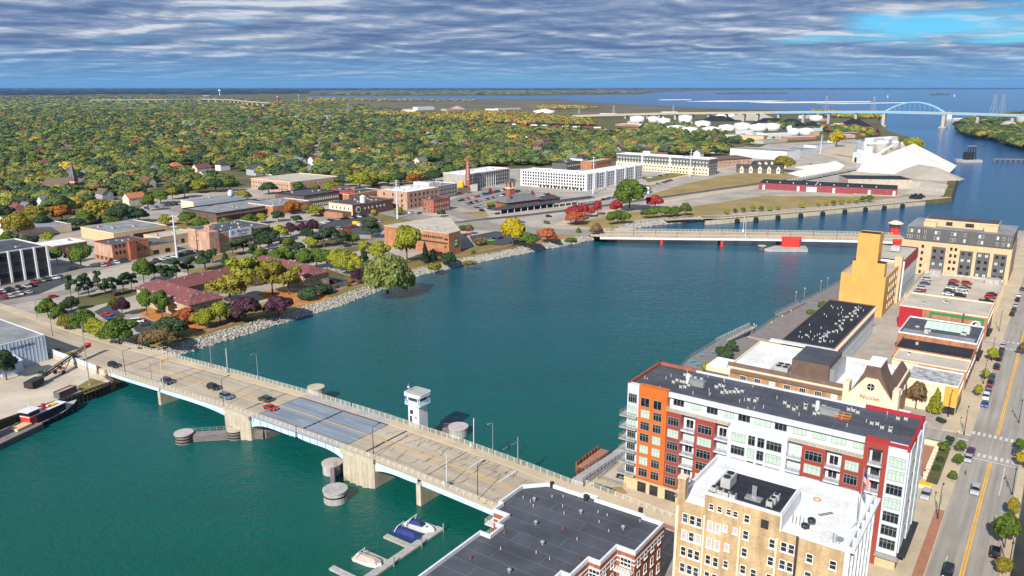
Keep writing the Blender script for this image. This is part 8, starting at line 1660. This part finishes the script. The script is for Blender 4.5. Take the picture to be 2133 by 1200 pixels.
# ================================================================== VEHICLES
def car_mesh(kind,full):
    L,Wd,Hb,Ht = {'sedan': (4.7,1.85,.95,1.45),'suv': (4.8,1.95,1.08,1.78),'pickup': (5.7,2.0,1.1,1.85),'van': (5.4,2.05,1.15,2.1)}[kind]
    pr = {'sedan': (-1.75,-1.05,.45,1.25),'suv': (-2.25,-1.95,.55,1.25),'pickup': (-.75,-.55,.75,1.45),'van': (-2.6,-2.5,1.1,1.9)}[kind]
    h = Wd/2;b = MB();l = L/2
    side = [(-l,.35),(-l+.05,Hb - .1),(-l+.25,Hb),(pr[0],Hb+.02),(pr[3],Hb),(l - .35,Hb - .12),(l - .03,Hb - .3),(l,.35)];n = len(side)
    b.add([(x,-h,z) for x,z in side]+[(x,h,z) for x,z in side],[tuple(range(n - 1,-1,-1)),tuple(range(n,2*n))]+[(i,(i+1) % n,n+(i+1) % n,n+i) for i in range(n)])
    k = h*.8;g = MB();g.add([(pr[0],-h*.96,Hb),(pr[3],-h*.96,Hb),(pr[3],h*.96,Hb),(pr[0],h*.96,Hb),(pr[1],-k,Ht - .06),(pr[2],-k,Ht - .06),(pr[2],k,Ht - .06),(pr[1],k,Ht - .06)],[(0,1,5,4),(1,2,6,5),(2,3,7,6),(3,0,4,7)],1 if not full else 0)
    b.add([(pr[1] - .06,-k - .03,Ht - .08),(pr[2]+.06,-k - .03,Ht - .08),(pr[2]+.06,k+.03,Ht - .08),(pr[1] - .06,k+.03,Ht - .08),(pr[1]+.1,-k+.12,Ht),(pr[2] - .1,-k+.12,Ht),(pr[2] - .1,k - .12,Ht),(pr[1]+.1,k - .12,Ht)],[(0,1,5,4),(1,2,6,5),(2,3,7,6),(3,0,4,7),(4,5,6,7)])
    if kind == 'pickup': b.box(-l+.1,-.8,-h+.12,h - .12,Hb+.005,Hb+.01)
    wh = [(x,y) for x in (-l+.95,l - .95) for y in (-h+.1,h - .1)]
    def wheel(mb,x,y,mi=0):
        vs = []
        for yy in (y - .12,y+.12):
            for i in range(10): a = 2*math.pi*i/10;vs.append((x+.34*math.cos(a),yy,.34+.34*math.sin(a)))
        mb.add(vs,[tuple(range(9,-1,-1)),tuple(range(10,20))]+[(i,(i+1) % 10,10+(i+1) % 10,10+i) for i in range(10)],mi)
    if full:
        w = MB();wheel(w,0,0);parts = [('body',b.mesh('body',M_PAINT),(0,0,0)),('cabin_glass',g.mesh('cabin_glass',M_GLASS),(0,0,0))];wm = w.mesh('wheel',M_BLACK);parts += [('wheel',wm,(x,y,0)) for x,y in wh]
        hm = MB().box(-.06,.03,-.2,.2,0,.16).mesh('headlight',M_WHITE);tm = MB().box(-.03,.06,-.2,.2,0,.16).mesh('tail_light',M_SIGNRED);parts += [('headlight',hm,(l,s*(h - .35),.62)) for s in (-1,1)]+[('tail_light',tm,(-l,s*(h - .3),.7)) for s in (-1,1)];return parts
    o = len(b.v);b.v += g.v;b.f += [tuple(o+i for i in f) for f in g.f];b.m += g.m
    for x,y in wh: wheel(b,x,y,2)
    return b.mesh('car',[M_PAINT,M_GLASS,M_BLACK])
CM = {(k,f): car_mesh(k,f) for k in ('sedan','suv','pickup','van') for f in (0,1)}
CC = {'black': (.012,.012,.014),'dark grey': (.05,.055,.06),'silver': (.42,.43,.45),'white': (.75,.75,.75),'red': (.42,.015,.015),'blue': (.03,.09,.3),'blue-grey': (.12,.17,.24),'purple': (.07,.015,.08),'green': (.25,.6,.05),'beige': (.4,.33,.22),'orange': (.6,.15,.02)}
def car(p,ang,kind,cn,label,full=False,group=None):
    nm = {'sedan': 'parked_car','suv': 'parked_car','pickup': 'pickup_truck','van': 'van'}[kind]
    if not full: o = link(nm,CM[(kind,0)],None,tuple(p),ang);o.color = (*CC[cn],1);return tag(o,label,'car' if kind != 'van' else 'van',group)
    t = thing(nm.replace('parked_',''),label,'car' if kind != 'van' else 'van',tuple(p),ang,group)
    for n_,me,lc in CM[(kind,1)]: o = link(n_,me,t,lc);o.color = (*CC[cn],1)
for (x,y),k_,c_,d_,lb in [((217,757),'suv','black',0,'black car at the left end of the drawbridge'),((343,794),'suv','dark grey',0,'dark grey car between the signal and black car on the drawbridge'),((445,809),'suv','black',0,'black car in the third place on the drawbridge'),((472,830),'suv','blue-grey',0,'blue-grey car just before the left bridge pier'),((553,838),'suv','dark grey',0,'dark car crossing onto the left lifting leaf'),((564,857),'sedan','red',0,'red car on the left lifting leaf')]:
    u,v = toUV(P(x,y,7));v = min(max(v,135.2),147.5);p = UV(u,v,bz(u)+.04);car(p,GRID+(0 if v < 141 else math.pi)+.02,k_,c_,lb,True)
for (x,y),k_,c_,lb in [((2089,722),'sedan','silver','silver car, far end of the queue parked beyond the crossing'),((2087,731),'sedan','dark grey','dark grey car, second in the queue parked by the yellow tree'),((2084,740),'suv','black','black car parked beside the yellow street tree'),((2081,750),'suv','black','black car parked just before the yellow street tree'),((2076,767),'suv','black','single black car parked alone beyond the middle street tree'),((2066,788),'suv','dark grey','dark grey car parked beside the middle street tree'),((2064,799),'suv','black','black car behind the dark red one on the street'),((2060,809),'sedan','red','dark red car parked on the right-hand street'),((2058,819),'sedan','blue-grey','blue-grey car between the red and white parked cars'),((2053,830),'suv','white','white car parked before the corner crossing'),((2051,845),'sedan','blue','blue car parked nearest the corner crossing'),((2022,944),'sedan','purple','purple car parked just past the crossing'),((2016,958),'sedan','silver','silver-blue car parked behind the purple one'),((2031,1025),'suv','silver','grey car driving down the right-hand street'),((1974,1196),'suv','black','black car at the bottom edge of the right-hand street'),((2081,1092),'sedan','white','white car parked by the right-hand kerb'),((2073,1155),'suv','black','black car parked under the green tree at right'),((2118,945),'suv','dark grey','dark car half hidden by trees at the right crossing'),((2108,657),'suv','black','black car, nearest in the far row beside the parking deck'),((2112,648),'suv','dark grey','dark grey car, second in the row beside the parking deck'),((2115,638),'sedan','silver','silver car in the row beside the parking deck'),((2119,627),'suv','black','black car, fourth in the row beside the parking deck'),((2122,617),'sedan','white','white car in the row beside the parking deck'),((2129,604),'sedan','dark grey','dark car, farthest in the row beside the parking deck'),((1928,1035),'suv','silver','silver car leaving the garage ramp of the apartments')]:
    p = P(x,y,GZ+.05);car(p,GV+(math.pi if x < 2060 else 0),k_,c_,lb,True)
vr = random.Random(17);CK = ['black','dark grey','silver','white','red','blue','blue-grey','beige'];CWT = [5,4,4,4,2,1.5,1.5,1]
for i,(x,y) in enumerate([(1335,568),(1318,602),(1295,640),(1280,662),(1268,684),(1558,582),(1550,612),(1535,642),(1518,668),(1508,692),(1660,602),(1650,632),(1637,652),(1620,678),(1606,702),(1870,692),(1855,717),(1820,748)]):
    c_ = ['silver','blue','silver','red','silver','red','dark grey','white','dark grey','white','red','dark grey','silver','white','black','black','red','black'][i];car(P(1593+x*.2533,440+y*.2533,9.62),GRID,'pickup' if i == 17 else ('suv','sedan')[i % 2],c_,f'{c_} {"pickup" if i == 17 else "car"} on the roof of the parking deck, {("left", "left middle", "right middle", "right")[0 if i < 5 else 1 if i < 10 else 2 if i < 15 else 3]} row',False,'cars on the parking deck roof')
def row(a,b,n,ang,place,fill=.9,zz=GZ+.1):
    a,b = P(*a,zz),P(*b,zz)
    for i in range(n):
        if vr.random() > fill: continue
        c_ = vr.choices(CK,CWT)[0];k_ = vr.choices(['sedan','suv','pickup','van'],[5,6,1.2,.5])[0];car(a.lerp(b,(i+.5)/n),ang+(math.pi if vr.random() < .5 else 0),k_,c_,f'{c_} {"van" if k_ == "van" else "pickup" if k_ == "pickup" else "car"} parked {place}',False,f'cars parked {place}')
for a_,b_,n_,g_,pl in [((-10,612),(70,596),9,GRID,'before the black office at left'),((60,592),(128,578),9,GRID,'before the black office at left'),((5,622),(65,610),6,GRID,'before the black office at left'),((652,478),(690,458),6,GRID,'in the lot beside the brewery'),((690,482),(795,462),10,GRID,'in the lot beside the brewery'),((700,459),(785,448),10,GRID,'in the lot beside the brewery'),((985,504),(1050,496),4,GV,'in the lot near the far bridge'),((950,421),(1060,394),22,GRID,'in the depot car park'),((965,428),(1085,398),22,GRID,'in the depot car park'),((990,434),(1110,404),22,GRID,'in the depot car park'),((1000,441),(1060,424),8,GRID,'in the depot car park'),((1080,418),(1150,404),12,GRID,'in the depot car park'),((320,546),(415,524),8,GRID,'in the lot under the white pole'),((210,556),(265,544),6,GRID,'in the lot behind the pines'),((600,596),(700,588),6,GRID,'behind the maroon-roofed apartments'),((300,436),(420,420),12,GRID,'before the grey-roofed store'),((450,425),(580,418),10,GV,'before the grey-roofed store'),((545,500),(600,488),6,GRID,'beside the clinic'),((640,522),(660,518),2,GRID,'beside the clinic'),((1250,418),(1290,412),8,GV,'behind the depot canopy'),((1345,392),(1400,376),10,GRID,'beside the white apartments'),((1350,372),(1390,364),7,GRID,'beside the white apartments'),((560,420),(650,402),8,GRID,'beside the brick school'),((1660,316),(1700,308),5,GRID,'beside the big white warehouse'),((820,440),(880,447),4,GV,'along the street by the pink brick office')]: row(a_,b_,n_,g_,pl)
for (x,y),k_,c_,g_,lb in [((222,658),'sedan','red',.2,'red car in the small upper lot by the maroon roofs'),((229,664),'sedan','blue',.2,'blue car beside the red one by the maroon roofs'),((286,672),'van','white',.35,'white van in the small lot by the drawbridge'),((305,678),'sedan','dark grey',.35,'dark grey car between van and white car in the small lot'),((328,682),'suv','white',.35,'white car in the small lot by the drawbridge'),((110,620),'sedan','red',GV,'dark red car driving along the shore road at left'),((247,615),'suv','black',GV,'black car beside the pines on the shore road'),((707,482),'sedan','red',GRID,'bright red car alone in the brewery lot'),((1023,502),'sedan','green',.3,'lime green car in the lot near the far bridge'),((974,490),'sedan','red',.3,'red car beside the museum lot'),((1088,464),'sedan','blue-grey',.2,'blue-grey car at the junction before the far bridge'),((1143,452),'suv','black',.2,'black car near the tracks by the crimson trees'),((152,560),'sedan','silver',GV,'silver car in the shade beside the black office')]: car(P(x,y,GZ+.1),g_,k_,c_,lb,True)
x = bx_of(1511,490);p = (a_m := mbr.location,);q_ = Vector((x,6,0));ca,sa = math.cos(mbr.rotation_euler.z),math.sin(mbr.rotation_euler.z);car((mbr.location.x+q_.x*ca - q_.y*sa,mbr.location.y+q_.x*sa+q_.y*ca,mz(x)+.05),mbr.rotation_euler.z,'pickup','red','red pickup crossing the far road bridge',True)
for i,(x,y) in enumerate([(1900,414),(1907,412),(1911,415),(1917,412)]): t = thing('wheel_loader','dark machine parked on the terminal yard','loader',tuple(P(x,y)),.5,'dark machines on the terminal yard');MB().box(-3,3,-1.3,1.3,.8,2.4).build('body',M_DARK,t);MB().box(-1,1,-1,1,2.4,3.8).build('cab',M_GLASS,t);MB().box(3,4.6,-1.6,1.6,.2,1.6).build('bucket',M_DARK,t)
t = thing('truck','yellow box truck at the edge of the brewery lot','truck',tuple(P(744,472)),GRID);MB().box(-3.5,1.8,-1.2,1.2,.9,3.6).build('box',M_SIGNYELLOW,t);MB().box(1.9,3.4,-1.1,1.1,.6,2.5).build('cab',M_WHITE,t)
for xx in (-2.4,2.5): MB().box(xx - .5,xx+.5,-1.25,1.25,0,.9).build('wheel',M_BLACK,t)
# ================================================================== BOATS, DOCK, YARD
dk = thing('floating_dock','grey floating dock with finger piers holding three boats','dock',tuple(UV(-108.4,85,0)),GRID)
MB().box(-1,1,0,41,.1,.6).build('main_walk',M_CONCG,dk)
for y,l_ in ((15.6,9),(23.7,7.5),(31.2,8.2),(40,5.4)): MB().prism([(-1.002,y - .7),(-l_,y - .7),(-l_,y+.7),(-1.002,y+.7)],.1,.58).build('finger_pier',M_CONCG,dk)
for y in (6,24,33,40.5): MB().cyl(1.2,y,-1,2.2,.16,.16,8).build('pile',M_STEEL,dk)
def boat(u,v,ang,L,wd,hull,cover,label,arch=True,full=False):
    t = thing('motor_boat',label,'boat',tuple(UV(u,v,0)),GRID+ang);n = 9;vs = [];h = wd/2
    for i in range(n):
        f = i/(n - 1);x = -L/2+L*f;w = h*(1 - max(0,(f - .45)/.55) ** 2.2);zt = .95+.35*f
        vs += [(x,-w,zt),(x,-w*.8,-.1),(x,w*.8,-.1),(x,w,zt)]
    fs = [(4*i+j,4*i+j+1,4*i+j+5,4*i+j+4) for i in range(n - 1) for j in range(3)]+[(0,3,2,1)]
    MB().add(vs,fs).build('hull',hull,t);dv = [(v_[0],v_[1]*.97,v_[2] - .03+(.0 if abs(v_[1]) > .01 else 0)) for i in range(n) for v_ in (vs[4*i],vs[4*i+3])]
    MB().add(dv,[(2*i,2*i+2,2*i+3,2*i+1) for i in range(n - 1)]).build('deck',M_WHITE if not full else cover,t)
    c = .62 if not full else .95;x0,x1 = (-L*.42,L*.12) if not full else (-L*.46,L*.40)
    MB().add([(x0,-h*c,1.0),(x1,-h*c*.8,1.15),(x1,h*c*.8,1.15),(x0,h*c,1.0),(x0+.4,-h*.3,1.75),(x1 - 1.0,-h*.3,1.9),(x1 - 1.0,h*.3,1.9),(x0+.4,h*.3,1.75)],[(0,1,5,4),(1,2,6,5),(2,3,7,6),(3,0,4,7),(4,5,6,7)]).build('canvas_cover',cover,t)
    if arch:
        mb = MB();xa = -L*.28
        for s in (-1,1): mb.bar((xa - .6,s*h*.95,1.0),(xa+.3,s*h*.8,2.7),.14)
        mb.bar((xa+.3,-h*.8,2.7),(xa+.3,h*.8,2.7),.14);mb.build('radar_arch',M_WHITE,t)
    if not full: MB().add([(x1,-h*.5,1.15),(x1,h*.5,1.15),(x1 - .8,h*.45,1.95),(x1 - .8,-h*.45,1.95)],[(0,1,2,3)]).build('windscreen',M_GLASS,t);MB().box(L*.2,L*.26,-.2,.2,1.2,1.28).build('hatch',M_GLASS,t)
boat(-112.4,106.6,.08,7.2,2.7,M_WHITE,M_TANC,'cream motor boat under a tan cover at the dock',True,True);boat(-112.6,119.2,.02,7.8,2.9,M_BLUEC,M_BLUEC,'dark blue boat fully wrapped in canvas at the dock',True,True);boat(-112.3,123.4,.05,8.0,2.9,M_WHITE,M_BLUEC,'white motor boat with blue cockpit cover at the dock')
# tug
M_HULLB = mat('hull_black',(.016,.015,.018),.5,.2,.5);tp = P(95,880,0);tq = P(150,855,0);ang = math.atan2(tq.y - tp.y,tq.x - tp.x)
t = thing('tugboat','black tugboat with red deckhouse moored at the sheet-pile wall','tugboat',(P(101,875,0).x,P(101,875,0).y,0),ang);n = 9;vs = []
for i in range(n): f = i/(n - 1);x = -11+22*f;w = 3.1*(1 - max(0,(f - .6)/.4) ** 2*.9)*(1 - max(0,(.12 - f)/.12)*.35);zt = 1.6+(f > .5)*(f - .5)*2.2+(f < .3)*(.3 - f)*1.0;vs += [(x,-w,zt),(x,-w*.85,-.5),(x,w*.85,-.5),(x,w,zt)]
MB().add(vs,[(4*i+j,4*i+j+1,4*i+j+5,4*i+j+4) for i in range(n - 1) for j in range(3)]+[(0,3,2,1),(4*n - 4,4*n - 3,4*n - 2,4*n - 1)]).build('hull',M_HULLB,t)
MB().add([(v_[0],v_[1],v_[2] - .25) for i in range(n) for v_ in (vs[4*i],vs[4*i+3])],[(2*i,2*i+2,2*i+3,2*i+1) for i in range(n - 1)]).build('deck',M_CONCG,t)
MB().prism(rsq(5.5,1.9,.8),1.4,4.0).build('deckhouse',M_HULLB,t);MB().prism([(-7.6,-1.8),(-4,-1.8),(-4,1.8),(-7.6,1.8)],1.4,5.6).build('wheelhouse',M_REDPAINT,t);MB().prism([(-7.7,-1.95),(-3.8,-1.95),(-3.8,1.95),(-7.7,1.95)],4.0,4.25).build('white_band',M_WHITE,t);MB().box(-7.66,-3.94,-1.86,1.86,4.5,5.3).build('wheelhouse_window',M_GLASS,t);MB().box(-8,-3.6,-2.1,2.1,5.6,5.85).build('wheelhouse_roof',M_WHITE,t)
MB().cyl(-1.0,0,4,5.8,.7,.6,12).build('funnel',M_REDPAINT,t);MB().bar((-5.5,0,5.8),(-5.5,0,8.6),.14).build('mast',M_WHITE,t);MB().box(1,3.4,-.8,.8,4.0,4.5).build('life_raft',M_SIGNYELLOW,t);MB().box(-5.6,5.6,-1.98,1.98,3.98,4.12).build('deckhouse_roof',M_WHITE,t)
for i in range(9): o = MB().cyl(0,0,-.15,.15,.45,.45,10).build('tyre_fender',M_BLACK,t,(-9+i*2.2,-3.15,1.0));o.rotation_euler = (rad(90),0,0)
t = thing('crane_barge','work barge with red crane house at the left edge of the river','barge',(P(10,915,0).x,P(10,915,0).y,0),ang+.03);MB().box(-20,9,-5,3.2,-.5,1.7).build('hull',M_GREYST,t);MB().box(-19.8,8.8,-4.8,3,1.7,1.78).build('deck',M_WOOD,t);MB().box(-14,-2,-1,3,2.6,6.2).build('crane_house',M_REDPAINT,t);MB().box(-13,-3,-1.3,3.2,1.78,2.6).build('crane_tracks',M_SIGNYELLOW,t)
mb = MB()
for s in (-.6,.6): mb.bar((-3,1+s,4),(-11,6+s,16),.3)
for k in range(6): mb.bar((-3 - k*1.5,.4+k*.9,4+k*2.2),(-3 - k*1.5,1.6+k*.9,5+k*2.2),.2)
mb.build('boom',M_DARK,t);MB().box(2,7,-3,0,1.8,2.5).build('timber_stack',M_BUFF,t)
# conveyor stacker in the yard
a,b = P(73,803,3.4),P(172,753,3.2);d = Vector((b.x - a.x,b.y - a.y,0));t = thing('conveyor_stacker','long red and black portable conveyor standing in the yard','conveyor',(a.x,a.y,GZ),math.atan2(d.y,d.x));Lc = 28
MB().box(-3,2.5,-1.6,1.6,.6,2.6).build('hopper',M_RUSTD,t);mb = MB()
for s in (-.7,.7): mb.bar((-1,s,1.3),(Lc,s,4.8),.25);mb.bar((-1,s,2.0),(Lc,s,5.5),.18)
for k in range(14): f = k/14;mb.bar((-1+f*(Lc+1),-.7,1.3+3.5*f),(-1+f*(Lc+1),.7,1.3+3.5*f),.15)
mb.build('truss',M_RUSTD,t);MB().add([(-1,-.6,1.7),(Lc,-.6,5.2),(Lc,.6,5.2),(-1,.6,1.7)],[(0,1,2,3)]).build('belt',M_BLACK,t)
for s in (-1.6,1.6): mb = MB();mb.bar((12,s,.5),(17.5,s*.5,3.7),.2);mb.bar((12,s,.5),(9,s*.5,2.6),.2);mb.build('leg',M_REDPAINT,t);o = MB().cyl(0,0,-.25,.25,.75,.75,12).build('wheel',M_BLACK,t,(12,s,.75));o.rotation_euler = (rad(90),0,0)
MB().box(Lc - .4,Lc+.9,-.9,.9,4.4,5.9).build('head_drum',M_REDPAINT,t)
p = P(137,823,3);t = thing('dumpster','long dark blue open-top dumpster on the quay','dumpster',tuple(p),ang);mb = MB();mb.box(-3.4,3.4,-1.2,1.2,.2,.5);mb.box(-3.4,3.4,-1.2,-1.08,.5,2.2);mb.box(-3.4,3.4,1.08,1.2,.5,2.2);mb.box(-3.4,-3.28,-1.08,1.08,.5,2.2);mb.box(3.28,3.4,-1.08,1.08,.5,2.2);mb.build('box',M_GREYST,t);MB().box(-3.2,3.2,-1.05,1.05,.5,1.9).build('rubble',M_BRICKP,t)
for k in range(8): MB().box(-3.3+k*.94,-3.2+k*.94,-1.26,-1.2,.3,2.2).build('rib',M_DARK,t)
p = P(187,802,3);t = thing('light_pole','tall pale light pole on the grass corner of the yard','light pole',tuple(p));MB().cyl(0,0,0,hgt((187,802),670),.2,.1,8).build('pole',M_STEEL,t);MB().cyl(0,0,0,.4,.4,.3,8).build('base',M_CONC,t)
for i,(x,y) in enumerate([(85,778),(95,782),(125,768)]): t = thing('scrap_frame',('green machine frame lying in the yard','grey machine frame lying in the yard behind the conveyor','rusty frame lying beside the conveyor')[i],'machinery',tuple(P(x,y,3)),.4+i);mb = MB();mb.bar((-2,-.5,.3),(2.2,.4,.8),.25);mb.bar((-2,.6,.3),(2,-.4,.6),.2);mb.bar((-1,-1,.2),(1,1.2,1.2),.2);mb.build('frame',(M_GREENP,M_STEEL,M_RUST)[i],t);MB().box(-.8,.6,-.5,.5,.2,.9).build('block',M_DARK,t)
# ================================================================== PEOPLE AND STREET FURNITURE
def person(p,ang,top,legs,label,stride=.25):
    t = thing('person',label,'person',tuple(p),ang);me = bpy.data.meshes.new('body');s = stride
    vs = [(0,0,.95),(0,0,1.2),(0,0,1.42),(0,0,1.52),(0,.01,1.66),(0,.01,1.74),(.1,0,.9),(.11,s*.5,.5),(.11,s,.08),(.11,s+.14,.04),(-.1,0,.9),(-.11,-s*.3,.5),(-.11,-s,.08),(-.11,-s+.14,.04),(.2,0,1.4),(.25,-.08,1.12),(.24,.05,.88),(-.2,0,1.4),(-.25,.08,1.12),(-.24,.16,.9)]
    es = [(0,1),(1,2),(2,3),(3,4),(4,5),(0,6),(6,7),(7,8),(8,9),(0,10),(10,11),(11,12),(12,13),(2,14),(14,15),(15,16),(2,17),(17,18),(18,19)]
    rs = [.15,.14,.15,.06,.1,.08,.09,.065,.045,.035,.09,.065,.045,.035,.065,.045,.035,.065,.045,.035]
    me.from_pydata(vs,es,[]);o = bpy.data.objects.new('tmp',me);C.objects.link(o);o.modifiers.new('s','SKIN');o.modifiers.new('u','SUBSURF').levels = 1
    for d_,r_ in zip(me.skin_vertices[0].data,rs): d_.radius = (r_,r_*.85)
    me.skin_vertices[0].data[0].use_root = True
    bm_ = bpy.data.meshes.new_from_object(o.evaluated_get(bpy.context.evaluated_depsgraph_get()));bpy.data.objects.remove(o);bm_.materials.clear()
    for m_ in (M_SKIN,top,legs,M_DARK): bm_.materials.append(m_)
    for f in bm_.polygons: z = f.center.z;f.material_index = 2 if z < .92 and abs(f.center.x) < .22 else (1 if z < 1.47 and (z > 1.0 or abs(f.center.x) < .2) else (3 if z > 1.68 or (z > 1.55 and f.center.y < -.02) else 0))
    link('body',bm_,t)
M_NAVY = mat('cloth_navy',(.02,.03,.08),.9,.1);M_GREYC = mat('cloth_grey',(.12,.12,.13),.9,.1);M_WHITEC = mat('cloth_white',(.6,.6,.6),.9,.1)
for (x,y,z),a_,tp_,lg,lb in [((1059,957,6.9),0,M_NAVY,M_NAVY,'person in navy walking alone on the far sidewalk of the drawbridge'),((1083,966,6.7),.3,M_NAVY,M_GREYC,'person in navy top, left of the trio on the drawbridge'),((1087,969,6.7),.2,M_GREYC,M_NAVY,'person in grey, middle of the trio on the drawbridge'),((1092,972,6.6),0,M_NAVY,M_GREYC,'person in dark clothes, right of the trio on the drawbridge'),((2011,990,GZ+.04),1.2,M_NAVY,M_NAVY,'person in dark clothes crossing the right-hand street'),((1926,989,GZ+.18),.5,M_NAVY,M_GREYC,'person in dark clothes on the plaza beside the apartments'),((1996,907,GZ+.18),2,M_WHITEC,M_BUFF,'person in white and tan at the street corner')]: person(P(x,y,z),a_,tp_,lg,lb)
for (x,y),fl,bn,lb in [((1953,1080),GV - 1.57,M_GREENP,'street lamp with green banner by the apartment garage ramp'),((2008,905),GV - 1.57,M_SIGNORANGE,'street lamp with orange banner at the plaza corner'),((1975,868),GV - 1.57,None,'dark street lamp beside the pale pink corner shop'),((2065,750),GV - 1.57,M_GREENP,'street lamp with green banner by the yellow street tree'),((2048,800),GV - 1.57,M_BLUEP,'street lamp with blue banner by the middle street tree'),((2081,690),GV - 1.57,M_SIGNORANGE,'street lamp with orange banner by the skylight shop'),((2108,1030),GV+1.57,M_GREENP,'street lamp with green banner on the right sidewalk'),((2122,880),GV+1.57,M_BLUEP,'street lamp with blue banner at the right crossing'),((2100,1190),GV+1.57,None,'dark street lamp at the lower right corner'),((110,700),GRID,None,'street lamp by the street trees at the drawbridge'),((78,662),GRID,None,'street lamp at the left street corner')]: lamp(tuple(P(x,y,GZ+.15)),7.5,fl,lb,2.2,None,M_DARK,bn)
p = P(2050,1215,GZ);t = thing('traffic_signal','dark traffic signal mast with blue street-name sign at lower right','traffic signal',tuple(UV(-.2,150,GZ+.15)),GRID);MB().cyl(0,0,0,7,.15,.1,8).build('pole',M_DARK,t);mb = MB();mb.bar((0,0,6.2),(-6,0,6.5),.13);mb.build('mast_arm',M_DARK,t);MB().box(-5.6,-5.2,-.2,.2,5.3,6.6).build('signal_head',M_DARK,t);MB().box(-3.9,-1.6,-.1,-.05,5.6,6.1).build('name_sign',M_BLUEP,t)
# ================================================================== HAZE
mb = MB();mb.box(-62000,62000,-450,30100,-3.5,130);hzo = tag(mb.build('haze',None),'thin blue autumn haze over the bay','haze',kind='stuff');hm = bpy.data.materials.new('haze');hm.use_nodes = True;ht = hm.node_tree;ht.nodes.clear();pv = N(ht,'ShaderNodeVolumePrincipled');pv.inputs['Density'].default_value = 2.4e-5;pv.inputs['Color'].default_value = (.22,.48,1.0,1);pv.inputs['Anisotropy'].default_value = 0.0;ho = N(ht,'ShaderNodeOutputMaterial');ht.links.new(pv.outputs[0],ho.inputs['Volume']);hzo.data.materials.clear();hzo.data.materials.append(hm)
